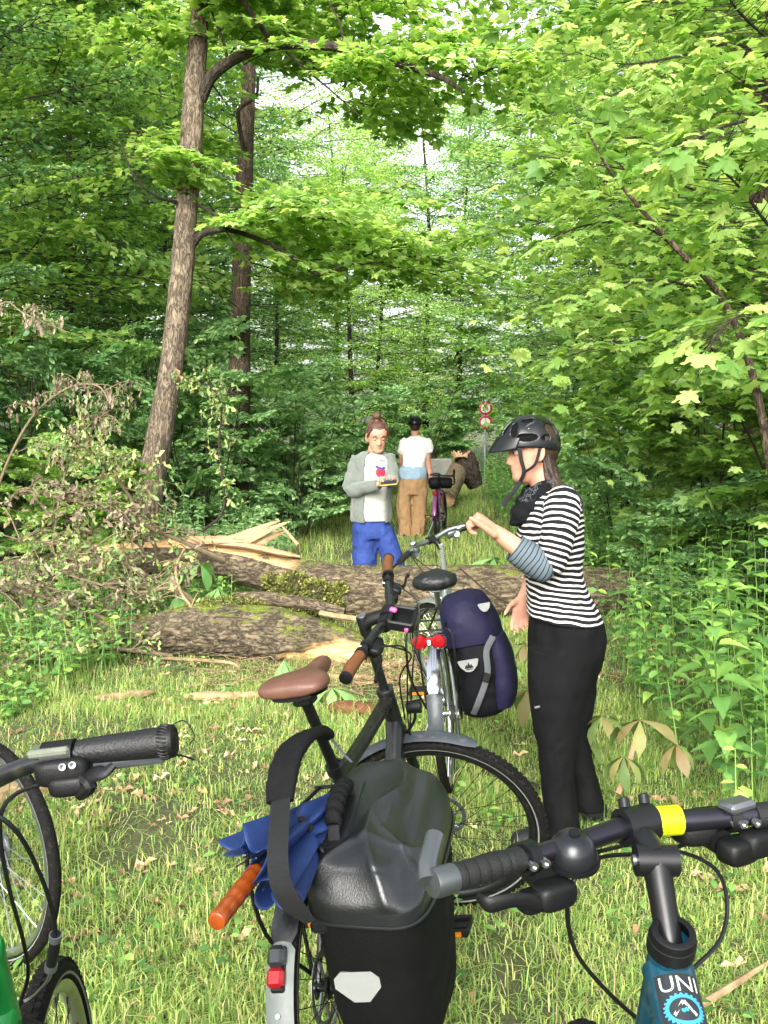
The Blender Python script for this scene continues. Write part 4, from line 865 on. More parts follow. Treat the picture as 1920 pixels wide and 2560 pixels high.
X, Y = scatter(1900, 2.3, 8.2, 1.0, lambda y, n: rg.uniform(-1, 1, n)*(.43*y+.2)); f = fbm(np.stack([X*1.3, Y*1.3, X*0], 1), 2, 55); k = (rg.random(len(X)) < np.clip((f-.42)*5, .05, 1)); X, Y = X[k], Y[k]; n = len(X); a = rg.uniform(0, 6.28, n)
v, t = leaf_arrays(WILT, np.stack([X, Y, gz(X, Y)+.012], 1), np.stack([np.cos(a), np.sin(a), rg.normal(0, .15, n)], 1), np.stack([rg.normal(0, .3, n), rg.normal(0, .3, n), np.ones(n)], 1), rg.uniform(.03, .1, n))
tag(link('leaf_litter', mesh_arrays('leaf_litter', v, t), None, LIT), 'dry brown leaves and chips scattered in the grass', 'leaf litter', kind='stuff')
X = rg.normal(.0, .7, 700); Y = rg.normal(6.15, .35, 700); a = rg.uniform(0, 6.28, 700)
seg = [([(x, y, gz1(x, y)+.015), (x+l*math.cos(q), y+l*math.sin(q), gz1(x, y)+.02+abs(z))], .004, .002) for x, y, q, l, z in zip(X, Y, a, rg.uniform(.05, .3, 700), rg.normal(0, .03, 700))]
tag(link('twig_litter', mesh_arrays('twig_litter', *twig_arrays(seg, 4)), None, WOOD_OLD), 'broken twigs and bark strewn in front of the logs', 'twig litter', kind='stuff')
# broad leaved weeds in the grass
X, Y = scatter(260, 2.4, 7.6, 1.0, lambda y, n: rg.uniform(-1, 1, n)*(.43*y)); P, D, N, S = [], [], [], []
for x, y in zip(X, Y):
    z = gz1(x, y)
    for i in range(int(rg.integers(3, 7))):
        a = rg.uniform(0, 6.28); P.append((x+rg.normal(0, .02), y+rg.normal(0, .02), z+rg.uniform(.02, .09))); D.append((math.cos(a), math.sin(a), rg.uniform(-.1, .4))); N.append((rg.normal(0, .3), rg.normal(0, .3), 1)); S.append(rg.uniform(.025, .05))
tag(link('weeds', mesh_arrays('weeds', *leaf_arrays(OVAL, np.array(P), np.array(D), np.array(N), np.array(S))), None, LEAF_NETTLE), 'small broad leaved weeds among the grass', 'weeds', kind='stuff')
# ============================================================ concrete blocks and signs at the end of the path
CON = mat('concrete', '#9a9a94', .9, var=.25, scale=6, bump=.4, bscale=60, dirt='#6d7058')
a_, b_ = W(968, 1150, 26), W(1128, 1150, 26); blk = empty('concrete_barrier', ((a_.x+b_.x)/2, a_.y, 0)); tag(blk, 'low grey concrete barrier across the end of the path', 'barrier')
for i in range(2):
    w_ = (b_.x-a_.x)/2; MB().box(((i-.5)*(w_+.03), 0, .38), (w_, .4, .76), bev=.03).build('block', CON, blk, False)
sp = W(1213, 1056, 27); sg = empty('traffic_sign', (sp.x, sp.y, 0)); tag(sg, 'two round white traffic signs with red rings on one grey post', 'sign')
GALV = mat('galvanised', '#8d9aa0', .5, .6, var=.2); RED = mat('sign_red', '#a01c1c', .45); SWHITE = mat('sign_white', '#d6d8c8', .5, var=.15)
MB().rod((0, 0, 0), (0, 0, 2.42), .03, 10).build('post', GALV, sg)
for z in (sp.z, sp.z+.405):
    b = MB().lathe((0, -.045, z), (0, 1, 0), [(0, 0), (0, .185), (.008, .19), (.012, .185), (.012, 0)], 36).build('sign_plate', SWHITE, sg)
    MB().lathe((0, -.05, z), (0, 1, 0), [(-.002, .135), (-.003, .14), (-.003, .186), (0, .19), (.003, .186), (.003, .135)], 36, True).build('red_ring', RED, b)
    MB().box((0, -.02, z), (.1, .03, .04)).build('bracket', GALV, b)
# creeper leaves grown over the upper sign
o = empty('creeper', (sp.x, sp.y-.1, 0)); rr = np.random.default_rng(3); n = 36
v, t = leaf_arrays(OVAL, np.stack([rr.normal(0, .08, n)-.03, rr.normal(-.03, .03, n), sp.z+.46+rr.normal(.0, .07, n)], 1), rr.normal(0, 1, (n, 3)), rr.normal(0, .4, (n, 3))-[0, 1, 0], rr.uniform(.05, .09, n))
link('foliage', mesh_arrays('foliage', v, t), o, LEAF_LIGHT)['kind'] = 'stuff'; MB().sweep([(.05, .05, 0), (.02, .06, 1.2), (-.02, .0, sp.z+.5)], [.01, .008, .004], n=5).build('stem', TWIG, o); tag(o, 'leafy creeper grown over the upper traffic sign', 'plant')
# ============================================================ bicycles
BLK = mat('black_paint', '#17191b', .32, var=.3, coat=.3, dirt='#2e2c26'); BLKM = mat('black_plastic', '#0f1011', .5, spec=.4, var=.3, bump=.1, bscale=400)
RUB = mat('tyre_rubber', '#121211', .8, spec=.25, var=.4, scale=30, bump=.3, bscale=220, dirt='#302b22'); RUBG = mat('black_rubber_grip', '#18191a', .6, var=.2, bump=.3, bscale=500)
CHR = mat('chrome', '#c9ccd0', .14, 1., var=.12); ALU = mat('aluminium', '#a9adb0', .32, 1., var=.2); STEEL = mat('dull_steel', '#7d8184', .4, .9, var=.3)
SILV = mat('silver_paint', '#b4b8ba', .28, .75, var=.15, coat=.3); GREYM = mat('grey_mudguard', '#6f7774', .5, var=.2, dirt='#77786a'); DGREY = mat('dark_mudguard', '#3a4148', .38, var=.25, coat=.1, dirt='#5b5a50')
LEATH = mat('brown_leather', '#6d4326', .38, var=.35, scale=25, bump=.25, bscale=300, coat=.15); SADL = mat('brown_saddle', '#6b4a3c', .4, var=.25, scale=18, bump=.15, bscale=350)
PINK = mat('pink_plastic', '#d8569c', .4); REDL = mat('red_lens', '#8f0d16', .18, coat=.6, var=.15); CLR = mat('clear_lens', '#2f3436', .12, .3, coat=.8, var=.3); ORANGE = mat('amber_reflector', '#d07a1c', .25, coat=.5)
REFL = mat('reflective_grey', '#8f938f', .45, .1, var=.15, bump=.15, bscale=700)
def wheel(parent, M, r, tw=.021, rim=BLK, spoke=BLKM, disc=0, stripe=True, knobs=True, detail=1.):
    e = empty('wheel', (0, 0, 0), parent); e.matrix_local = M; na = int(72*detail)
    prof = [(math.sin(t)*tw, r-tw+math.cos(t)*tw*1.02) for t in np.linspace(0, 2*math.pi, 15)[:-1]]
    mb = MB().lathe((0, 0, 0), (0, 1, 0), prof, na, True)
    if knobs:
        for i in range(96):
            a = 2*math.pi*i/96
            for s in (-1, 0, 1):
                aa = a+(.5 if s == 0 else 0)*2*math.pi/96; lat = s*.55; c = Vector((math.cos(aa), 0, math.sin(aa))); p = c*(r-tw+tw*1.0*math.cos(lat))+Vector((0, math.sin(lat)*tw, 0))
                Mx = Matrix((Vector((-c.z, 0, c.x)), Vector((0, 1, 0)), c)).transposed(); mb.box(p, (.011, .010, .006), Mx)
    ty = mb.build('tyre', RUB, e)
    if stripe:
        for s in (-1, 1): MB().lathe((0, 0, 0), (0, 1, 0), [(s*tw*.94, r-tw*1.42), (s*tw*.99, r-tw*1.33), (s*tw*1.01, r-tw*1.2), (s*tw*.9, r-tw*1.3)], na, True).build('reflective_stripe', REFL, ty)
    ri = r-2*tw+.004; w = tw*.72
    MB().lathe((0, 0, 0), (0, 1, 0), [(-w, ri), (-w*1.05, ri-.004), (-w*.9, ri-.014), (-w*.35, ri-.022), (w*.35, ri-.022), (w*.9, ri-.014), (w*1.05, ri-.004), (w, ri), (0, ri-.004)], na, True).build('rim', rim, e)
    mb = MB(); ns = 32
    for i in range(ns):
        a = 2*math.pi*i/ns; s = 1 if i % 2 else -1; off = (.55 if (i//2) % 2 else -.55)
        mb.rod((.021*math.cos(a+off*2.2), s*.03, .021*math.sin(a+off*2.2)), ((ri-.02)*math.cos(a), s*.003, (ri-.02)*math.sin(a)), .0011, 5)
        mb.rod(((ri-.035)*math.cos(a), s*.004, (ri-.035)*math.sin(a)), ((ri-.02)*math.cos(a), s*.003, (ri-.02)*math.sin(a)), .0022, 5)
    mb.build('spokes', spoke, e)
    MB().lathe((0, 0, 0), (0, 1, 0), [(-.055, 0), (-.055, .008), (-.04, .009), (-.036, .024), (-.03, .024), (-.026, .014), (.026, .014), (.03, .024), (.036, .024), (.04, .009), (.055, .008), (.055, 0)], 18).build('hub', BLKM if rim == BLK else ALU, e)
    if disc:
        mb = MB().lathe((0, disc*.045, 0), (0, 1, 0), [(-.001, .068), (-.001, .083), (.001, .083), (.001, .068)], 48, True)
        for i in range(6):
            a = i*math.pi/3; mb.rod((.02*math.cos(a), disc*.045, .02*math.sin(a)), (.07*math.cos(a+.5), disc*.045, .07*math.sin(a+.5)), .004, 6)
        for i in range(30):
            a = i*math.pi/15; mb.rod((.072*math.cos(a), disc*.0448, .072*math.sin(a)), (.081*math.cos(a+.06), disc*.0448, .081*math.sin(a+.06)), .0016, 5)
        mb.build('brake_disc', STEEL, e)
    return e
def arc(c, r, a0, a1, n=14, y=0.): return [Vector(c)+Vector((r*math.cos(R(a)), y, r*math.sin(R(a)))) for a in np.linspace(a0, a1, n)]
def saddle_mesh(mb, c, ln=.27, w=.082, th=.022, tilt=0.):
    c = Vector(c); S = []
    for x, ww, hh, zz in ((-.105, .55, .35, -.004), (-.10, .80, .6, -.004), (-.085, .97, .8, -.002), (-.055, 1.03, .95, 0), (-.02, .92, 1.0, -.001), (.02, .60, 1.0, -.005), (.055, .36, 1.0, -.007), (.10, .25, .95, -.003), (.145, .22, .85, .002), (.172, .16, .55, .001)):
        S.append((c+Vector((x*ln/.27, 0, zz+tilt*x)), Vector((0, ww*w, 0)), Vector((0, 0, hh*th))))
    return mb.loft(S, 22, 44, 2.6)
def rail_clamp(mb, c):
    c = Vector(c)
    for s in (-1, 1): mb.sweep([c+Vector((-.08, s*.03, -.012)), c+Vector((-.05, s*.022, -.038)), c+Vector((.03, s*.02, -.042)), c+Vector((.11, s*.012, -.014))], .0036, 6)
    mb.box(c+Vector((-.01, 0, -.048)), (.05, .05, .024), bev=.006); return mb
def lever(parent, M, p, out, fwd, down, mt=BLKM, blade=BLKM, shifter=True, L=.09):
    """brake lever: clamp ring, body, blade curving under the grip; all in bar coordinates"""
    p, out, fwd, down = Vector(p), Vector(out).normalized(), Vector(fwd).normalized(), Vector(down).normalized()
    mb = MB(M); mb.lathe(p-out*.008, out, [(0, .0135), (0, .0185), (.016, .0185), (.016, .0135)], 20, True)
    Mx = Matrix((out, fwd, -down)).transposed(); mb.pod(p+fwd*.026+down*.008-out*.012, (.052, .034, .024), Mx)
    if shifter: mb.pod(p-out*.045+down*.018+fwd*.012, (.055, .044, .034), Mx); mb.lathe(p-out*.02+down*.028, fwd, [(-.01, 0), (-.01, .017), (.02, .017), (.026, .01), (.026, 0)], 16)
    o = mb.build('brake_lever', mt, parent)
    MB(M).sweep([p+fwd*.036+down*.01, p+out*.03+fwd*.05+down*.014, p+out*L+fwd*.052+down*.02, p+out*(L+.028)+fwd*.058+down*.024], [(.006, .004), (.0075, .004), (.0065, .004), (.007, .005)], n=8, side=-down).build('lever_blade', blade, o)
    mb = MB(M)
    for k in (-.006, .010): mb.lathe(p+fwd*.002-out*k-down*.0, fwd*.2-down*0+Vector((0, 0, 0))-fwd*1.2, [(.012, 0), (.012, .0042), (.020, .0042), (.020, .002), (.017, 0)], 10)
    mb.build('clamp_bolt', ALU, o); return o
class Bike: pass
def bicycle(label, x0, y0, psi, lean, steer, r=.35, wb=1.05, fl=.40, hl=.15, br=.2, sl=.08, sx=.2, sz=1.0, frame_mt=BLK, rim=BLK, spoke=BLKM, tr=(.02, .026, .018), tt=.72, disc=0, fork_mt=None, front_steer_only=False, group=None, tw=.021, knobs=True, susp=False, st_len=.5, st_w=.014, seat_z=None, detail=1., full=True):
    b = Bike(); h = Vector((math.sin(psi), math.cos(psi), 0)); l = Vector((-math.cos(psi), math.sin(psi), 0))
    B = Matrix((h, l, Vector((0, 0, 1)))).transposed().to_4x4(); M = Matrix.Translation((x0, y0, 0)) @ B @ Matrix.Rotation(lean, 4, 'X')
    e = empty('bicycle'); e.matrix_world = M; b.e = e; b.M = M; tag(e, label, 'bicycle', group)
    ha = R(70); u = Vector((-math.cos(ha), 0, math.sin(ha))); pp = Vector((math.sin(ha), 0, math.cos(ha)))
    Fa = Vector((wb, 0, r)); Ra = Vector((0, 0, r)); HB = Fa-.045*pp+fl*u; HT = HB+hl*u; top = HT+br*u; bc = top+sl*pp
    Ms = Matrix.Translation(HB) @ Matrix.Rotation(-steer, 4, u) @ Matrix.Translation(-HB)
    BB = Vector((.43, 0, .285)); sdir_ = (Vector((sx, 0, sz))-BB).normalized(); ST = BB+sdir_*st_len
    b.u, b.pp, b.Fa, b.Ra, b.HB, b.HT, b.top, b.bc, b.Ms, b.BB, b.ST, b.sad, b.r = u, pp, Fa, Ra, HB, HT, top, bc, Ms, BB, ST, Vector((sx, 0, sz)), r
    t1_, t2_, t3_ = tr; mb = MB()
    mb.sweep([HB-u*.01, HT], [.026, .026], n=18, m=2); mb.lathe(HT-u*.012, u, [(0, .025), (0, .0275), (.012, .0275), (.018, .024), (.018, .0)], 20)
    TTs = BB+sdir_*(st_len*tt); tth = HT-u*.035
    mb.sweep([tth, tth*.5+TTs*.5+Vector((0, 0, -.006)), TTs], [t1_*1.05, t1_, t1_*.95], n=16); mb.sweep([HB+u*.03, BB], [t2_, t2_], n=18, m=3); mb.sweep([BB, ST], t3_, n=14, m=2)
    for s in (-1, 1):
        mb.sweep([BB+Vector((-.02, s*.03, 0)), BB*.5+Ra*.5+Vector((0, s*.042, 0)), Ra+Vector((0, s*.062, 0))], .0095, n=9); mb.sweep([TTs+Vector((0, s*.016, -.01)), TTs*.5+Ra*.5+Vector((0, s*.044, 0)), Ra+Vector((0, s*.062, 0))], .0075, n=9)
        mb.box(Ra+Vector((0, s*.062, 0)), (.035, .006, .035))
    mb.lathe(BB-Vector((0, .035, 0)), (0, 1, 0), [(0, 0), (0, .024), (.07, .024), (.07, 0)], 18)
    mb.lathe(ST-sdir_*.02, sdir_, [(0, t3_), (0, t3_+.006), (.024, t3_+.006), (.024, t3_)], 16)
    b.frame = mb.build('frame', frame_mt, e)
    fm = fork_mt or frame_mt; mb = MB(Ms); cr_ = HB-u*.03
    mb.rod(HB, top, .0145, 14)
    if susp:
        mb.box(cr_+pp*.005, (.05, .16, .04), None, .012)
        for s in (-1, 1): mb.rod(cr_+Vector((0, s*.062, 0))+u*.012, cr_+Vector((0, s*.062, 0))-u*.17, .0155, 14); mb.sweep([cr_+Vector((0, s*.062, 0))-u*.15, cr_+Vector((0, s*.062, 0))-u*.33, Fa+Vector((0, s*.06, 0))], [.022, .021, .014], n=14)
    else:
        mb.sweep([cr_+Vector((0, -.052, -.01)), cr_+Vector((0, 0, .012)), cr_+Vector((0, .052, -.01))], [(.02, .014)]*3, n=12)
        for s in (-1, 1): mb.sweep([cr_+Vector((0, s*.046, 0)), cr_-u*.2+Vector((0, s*.052, 0)), Fa+Vector((0, s*.056, 0))], [(.017, .012), (.014, .010), (.009, .007)], n=12, side=(1, 0, 0))
    b.fork = mb.build('fork', fm, e)
    b.rw = wheel(e, Matrix.Translation(Ra), r, tw, rim, spoke, disc, knobs=knobs, detail=detail); b.fw_ = wheel(e, Ms @ Matrix.Translation(Fa), r, tw, rim, spoke, disc, knobs=knobs, detail=detail)
    mb = MB(); mb.rod(ST-sdir_*.05, b.sad-Vector((.01, 0, .05)), st_w, 14); rail_clamp(mb, b.sad); b.post = mb.build('seat_post', BLKM if frame_mt != SILV else ALU, e)
    # drive train
    c = MB(); yr = -.062; rr_ = .095; c.lathe(BB+Vector((0, yr+.012, 0)), (0, 1, 0), [(-.002, .05), (-.002, rr_), (.002, rr_), (.002, .05)], 40, True)
    for i in range(5): a = i*1.2566; c.rod(BB+Vector((0, yr+.012, 0)), BB+Vector((.06*math.cos(a), yr+.012, .06*math.sin(a))), .006, 6)
    ca = R(-35)
    for s in (-1, 1):
        d = Vector((math.cos(ca), 0, math.sin(ca)))*(-s); c.sweep([BB+Vector((0, s*.07, 0)), BB+d*.09+Vector((0, s*.075, 0)), BB+d*.17+Vector((0, s*.08, 0))], [(.014, .008), (.011, .007), (.012, .007)], n=10)
    c.build('crankset', BLKM, e)
    for s in (-1, 1):
        d = Vector((math.cos(ca), 0, math.sin(ca)))*(-s); p = BB+d*.17+Vector((0, s*.135, 0)); q = MB(); q.box(p, (.025, .1, .02), None, .006)
        for xx in (-.04, .04): q.box(p+Vector((xx, 0, 0)), (.012, .095, .024), None, .003)
        for yy in (-.045, .045): q.box(p+Vector((0, yy, 0)), (.09, .01, .018), None, .003)
        pd = q.build('pedal', BLKM, e)
        for xx in (-.0475, .0475): MB().box(p+Vector((xx, 0, 0)), (.004, .06, .014)).build('reflector', ORANGE, pd)
    ch = MB(); cs = []
    for a in np.linspace(-90, 90, 9): cs.append(BB+Vector((rr_*math.cos(R(a)), yr+.012, rr_*math.sin(R(a)))))
    for a in np.linspace(90, 270, 7): cs.append(Ra+Vector((.035*math.cos(R(a)), -.04, .035*math.sin(R(a)))))
    cs.append(cs[0]); ch.sweep(cs, [(.004, .0035)]*len(cs), n=6, side=(0, 1, 0), cap=False); ch.lathe(Ra+Vector((0, -.055, 0)), (0, 1, 0), [(0, .02), (.0, .035), (.006, .04), (.012, .045), (.018, .05), (.018, .02)], 28); ch.box(Ra+Vector((.01, -.06, -.06)), (.03, .02, .09), None, .008); ch.build('chain', STEEL, e)
    k = MB(); k.sweep([BB+Vector((-.1, .06, .02)), Vector((BB.x-.12, .14, .14)), Vector((BB.x-.14, .2, .004-lean*.2))], [.009, .008, .008], n=8); k.build('kickstand', STEEL, e)
    return b
def mudguard(b, parent, front, a0, a1, mt, w=.028, name='mudguard', gap=.022, hh=.009):
    c = b.Fa if front else b.Ra; mb = MB(b.Ms if front else None); pts = arc(c, b.r+gap, a0, a1, 20); secs = []
    n = len(pts); vs = []; K = 9
    for i, p in enumerate(pts):
        rad = (p-c).normalized(); e = .6 if i in (0, n-1) else 1.
        for j in range(K):
            t = (j/(K-1)-.5)*2; vs.append(p+Vector((0, t*w*e, 0))+rad*(hh*(1-t*t)-hh))
        for j in range(K):
            t = (.5-j/(K-1))*2; vs.append(p+Vector((0, t*w*.93*e, 0))+rad*(hh*(1-t*t)-hh-.003))
    K2 = 2*K; fs = [(i*K2+j, i*K2+(j+1) % K2, (i+1)*K2+(j+1) % K2, (i+1)*K2+j) for i in range(n-1) for j in range(K2)]+[tuple(range(K2))[::-1], tuple((n-1)*K2+j for j in range(K2))]
    mb.add(vs, fs)
    return mb.build(name, mt, parent)
def rack(b, z, x0, x1, w=.055, mt=BLKM, drop=True):
    mb = MB()
    for s in (-1, 0, 1): mb.sweep([(x1, s*w*.75, z), (0, s*w, z), (x0, s*w, z)], .005, n=7)
    for x in (x0, x0*.3, x1): mb.rod((x, -w, z), (x, w, z), .005, 7)
    if drop:
        for s in (-1, 1):
            mb.sweep([(x0+.02, s*w, z), (x0-.0, s*(w+.035), z-.02), (x0+.03, s*(w+.04), z-.2), (.02, s*.075, b.r+.02)], .005, n=7); mb.sweep([(.05, s*w, z), (.04, s*(w+.03), z-.1), (.01, s*.072, b.r+.02)], .005, n=7)
    mb.rod((x1, 0, z), (b.ST.x-.02, 0, z-.01), .005, 7)
    return mb.build('luggage_rack', mt, b.e)
def cable(parent, pts, r=.0026, mt=BLKM, M=None, name='cable'): return MB(M).sweep([Vector(p) for p in pts], r, n=6, m=len(pts)*7).build(name, mt, parent)
# ------------------------------------------------------------ the black bicycle in front
A = bicycle('black touring bicycle with brown leather saddle and grips, front wheel turned right', -.033, 2.071, .251, -.191, 1.57, wb=1.0, hl=.15, br=.262, sl=.081, sx=.121, sz=1.058, tr=(.021, .027, .019), disc=1, st_len=.56, tt=.93)
saddle_mesh(MB(), A.sad, .29, .084, .026, -.02).build('saddle', SADL, A.e)
MB().loft([(A.sad+Vector((x, 0, -.024)), Vector((0, w, 0)), Vector((0, 0, .008))) for x, w in ((-.09, .05), (-.05, .07), (0, .06), (.06, .025), (.13, .012))], 14).build('saddle_underside', BLKM, A.e)
def bar_tube(b, pts, rad, mt, name='handlebar', n=14): return MB(b.Ms).sweep([b.bc+Vector(p) for p in pts], rad, n=n, m=len(pts)*8).build(name, mt, b.e)
BA = [(-.055, -.343, -.002), (-.04, -.24, 0), (-.02, -.13, .004), (0, -.045, 0), (0, .045, 0), (-.02, .13, .004), (-.04, .24, 0), (-.055, .343, -.002)]
bar_tube(A, BA, [.011, .011, .0125, .0158, .0158, .0125, .011, .011], BLK)
for s in (-1, 1):
    g = MB(A.Ms).sweep([A.bc+Vector((-.038, s*.232, 0)), A.bc+Vector((-.05, s*.29, -.001)), A.bc+Vector((-.0555, s*.345, -.002))], [.0165, .0185, .0175], n=18, m=14).build('grip', LEATH, A.e)
    d = Vector((-.12, s, 0)).normalized(); MB(A.Ms).lathe(A.bc+Vector((-.0555, s*.345, -.002)), d, [(-.006, .0185), (0, .019), (.004, .0175), (.006, .012), (.007, 0)], 18).build('end_cap', BLKM, g)
    MB(A.Ms).lathe(A.bc+Vector((-.037, s*.226, 0)), d, [(-.006, .016), (-.006, .0195), (.006, .0195), (.006, .016)], 18, True).build('clamp_ring', BLKM, g)
    lever(A.e, A.Ms, A.bc+Vector((-.03, s*.185, 0)), Vector((-.1, s, 0)), Vector((1, 0, -.1)), Vector((.2, 0, -1)))
mb = MB(A.Ms); mb.sweep([A.top-A.u*.03, A.top-A.u*.012+A.pp*.02, A.bc], [(.019, .021), (.017, .02), (.016, .018)], n=16); mb.lathe(A.top-A.u*.055, A.u, [(0, .014), (0, .0185), (.058, .0185), (.062, .0165), (.062, 0)], 20); mb.lathe(A.bc-Vector((0, .022, 0)), (0, 1, 0), [(0, .016), (0, .0225), (.044, .0225), (.044, .016)], 20, True); mb.build('stem', BLKM, A.e)
MB(A.Ms).lathe(A.top+A.u*.0065, A.u, [(0, .0145), (.003, .0135), (.003, 0)], 20).build('stem_cap', STEEL, A.e)
ph = MB(A.Ms); c = A.bc+Vector((.05, -.055, .028))
for dx, dy, sx_, sy_ in ((0, .045, .075, .012), (0, -.045, .075, .012), (.034, 0, .012, .09), (-.034, 0, .012, .09)): ph.box(c+Vector((dx, dy, 0)), (sx_, sy_, .03), None, .004)
ph.box(c-Vector((0, 0, .013)), (.07, .085, .006)); ph.lathe(A.bc-Vector((0, .07, 0)), (0, 1, 0), [(0, .013), (0, .022), (.03, .022), (.03, .013)], 16, True); ph.box(c+Vector((-.03, 0, -.02)), (.03, .03, .02))
ph = ph.build('phone_holder', BLKM, A.e); MB(A.Ms).box(c+Vector((-.03, .012, .016)), (.022, .016, .014), None, .004).build('pink_button', PINK, ph); MB(A.Ms).box(c+Vector((.02, -.052, -.004)), (.012, .008, .012), None, .002).build('pink_button', PINK, ph)
mudguard(A, A.e, True, 78, 196, DGREY, .027); mudguard(A, A.e, False, 60, 137, BLK, .03)
mg = mudguard(A, A.e, False, 136, 178, GREYM, .03, 'mudguard_tail', .0235)
def on_arc(b, a, gap=.03): return b.Ra+Vector((math.cos(R(a)), 0, math.sin(R(a))))*(b.r+gap)
pl = on_arc(A, 144, .034); rd = Vector((math.cos(R(144)), 0, math.sin(R(144)))); tg_ = Vector((rd.z, 0, -rd.x)); Mx = Matrix((tg_, Vector((0, 1, 0)), rd)).transposed()
tl = MB().box(pl-tg_*.017, (.037, .036, .024), Mx, .007).build('rear_light', REDL, A.e); MB().box(pl+tg_*.022, (.042, .038, .028), Mx, .009).build('clear_lens', CLR, tl); MB().box(pl-rd*.012, (.086, .03, .012), Mx, .004).build('light_base', BLKM, tl)
MB().lathe(on_arc(A, 157, .0235), rd, [(0, 0), (0, .006), (.003, .006), (.003, 0)], 12).build('bolt', STEEL, mg)
rack(A, .76, -.17, .2)
hl_ = A.HB+A.pp*.075+A.u*.075; mb = MB(A.Ms); mb.lathe(hl_-A.pp*.022, A.pp, [(0, 0), (0, .016), (.004, .019), (.03, .021), (.044, .022), (.044, .018), (.04, 0)], 18); lt_ = mb.build('headlight', BLKM, A.e)
MB(A.Ms).lathe(hl_+A.pp*.0185, A.pp, [(0, .018), (.004, .0165), (.006, 0)], 18).build('lens', CLR, lt_); MB(A.Ms).sweep([hl_-A.u*.018, hl_-A.u*.05-A.pp*.01, A.HB+A.pp*.03-A.u*.02], .005, n=7).build('bracket', BLKM, lt_)
cable(A.e, [A.bc+Vector((-.0, -.18, 0)), A.bc+Vector((.07, -.13, -.02)), A.bc+Vector((.08, -.04, -.16)), A.HB+A.pp*.04, A.HB+A.pp*.03-A.u*.2], M=A.Ms)
cable(A.e, [A.bc+Vector((0, .18, 0)), A.bc+Vector((.08, .12, -.03)), A.bc+Vector((.09, .03, -.18)), A.HB+A.pp*.05+A.u*.02, A.HB+A.pp*.02-A.u*.1], M=A.Ms)
cable(A.e, [A.bc+Vector((0, -.16, 0)), A.bc+Vector((.09, -.1, -.06)), A.bc+Vector((.06, -.03, -.2)), A.HB+A.pp*.035+A.u*.03], M=A.Ms)
# ------------------------------------------------------------ the silver bicycle behind it
B = bicycle('silver touring bicycle with chrome rear mudguard and covered saddle, facing the fallen trunk', .304, 4.171, .131, -.099, -.747, wb=1.047, hl=.15, br=.197, sl=.083, sx=.246, sz=.93, frame_mt=SILV, rim=ALU, spoke=ALU, tr=(.016, .02, .017), st_len=.48, tt=.8, tw=.02, knobs=False)
S_ = []
for x, ww, hh in ((-.12, .5, .6), (-.10, .85, 1.0), (-.06, 1.1, 1.25), (0, 1.0, 1.3), (.06, .62, 1.2), (.12, .42, 1.05), (.165, .25, .6)): S_.append((B.sad+Vector((x, 0, -.002)), Vector((0, ww*.095, 0)), Vector((0, 0, hh*.034))))
me = MB().loft(S_, 40, 70, 2.5).mesh('saddle_cover', 'all'); push(me, lambda P, N: .012*(fbm(P*[[40, 40, 22]], 3, 4)-.5)); link('saddle_cover', me, B.e, mat('black_nylon', '#1b1c1f', .42, var=.2, bump=.3, bscale=120))
BBp = [(-.10, -.276, -.01), (-.06, -.2, 0), (-.02, -.12, .01), (0, -.04, 0), (0, .04, 0), (-.02, .12, .01), (-.06, .2, 0), (-.10, .276, -.01)]
bar_tube(B, BBp, [.011, .011, .0115, .0135, .0135, .0115, .011, .011], STEEL)
for s in (-1, 1):
    MB(B.Ms).sweep([B.bc+Vector((-.06, s*.195, 0)), B.bc+Vector((-.085, s*.25, -.006)), B.bc+Vector((-.108, s*.295, -.012))], [.0155, .0165, .016], n=16).build('grip', RUBG, B.e)
    lever(B.e, B.Ms, B.bc+Vector((-.045, s*.165, 0)), Vector((-.35, s, 0)), Vector((1, s*.35, -.3)), Vector((.2, 0, -1)), mt=STEEL)
mb = MB(B.Ms); mb.sweep([B.top-B.u*.2, B.top-B.u*.02], .013, n=14, m=2); mb.sweep([B.top-B.u*.03, B.top+B.pp*.03, B.bc], [(.016, .018), (.015, .017), (.014, .016)], n=14); mb.lathe(B.bc-Vector((0, .022, 0)), (0, 1, 0), [(0, .0135), (0, .021), (.044, .021), (.044, .0135)], 18, True); mb.build('stem', BLKM, B.e)
MB(B.Ms).lathe(B.bc+Vector((-.02, .125, .022)), (0, 0, 1), [(0, 0), (0, .02), (.006, .023), (.014, .02), (.02, .011), (.022, 0)], 20).build('bell', ALU, B.e)
mudguard(B, B.e, True, 35, 190, SILV, .027); mg = mudguard(B, B.e, False, 50, 152, CHR, .029)
mudguard(B, B.e, False, 150, 176, DGREY, .033, 'mud_flap', .024); MB().lathe(on_arc(B, 143, .024), Vector((math.cos(R(143)), 0, math.sin(R(143)))), [(0, 0), (0, .016), (.003, .014), (.003, 0)], 18).build('badge', CHR, mg)
rack(B, .80, -.30, .2, .06)
p = Vector((-.315, 0, .755)); lt_ = MB()
for s in (-1, 1): lt_.lathe(p+Vector((.01, s*.040, 0)), (-1, 0, 0), [(0, 0), (0, .030), (.014, .030), (.02, .025), (.022, 0)], 24)
lt_.box(p+Vector((.005, 0, 0)), (.02, .06, .036), None, .005); lt_ = lt_.build('rear_light', REDL, B.e)
for s in (-1, 1): MB().lathe(p+Vector((.012, s*.040, 0)), (-1, 0, 0), [(-.006, .0315), (-.006, .034), (.014, .034), (.014, .0315)], 28, True).build('light_rim', CHR, lt_)
m_, nn, bb = newmat('lit_lamp'); bb.inputs['Base Color'].default_value = (1, .5, .5, 1); bb.inputs['Emission Color'].default_value = (1, .35, .35, 1); bb.inputs['Emission Strength'].default_value = 1.6
MB().box(p+Vector((-.012, 0, 0)), (.004, .012, .02), None, .001).build('lamp', m_, lt_)
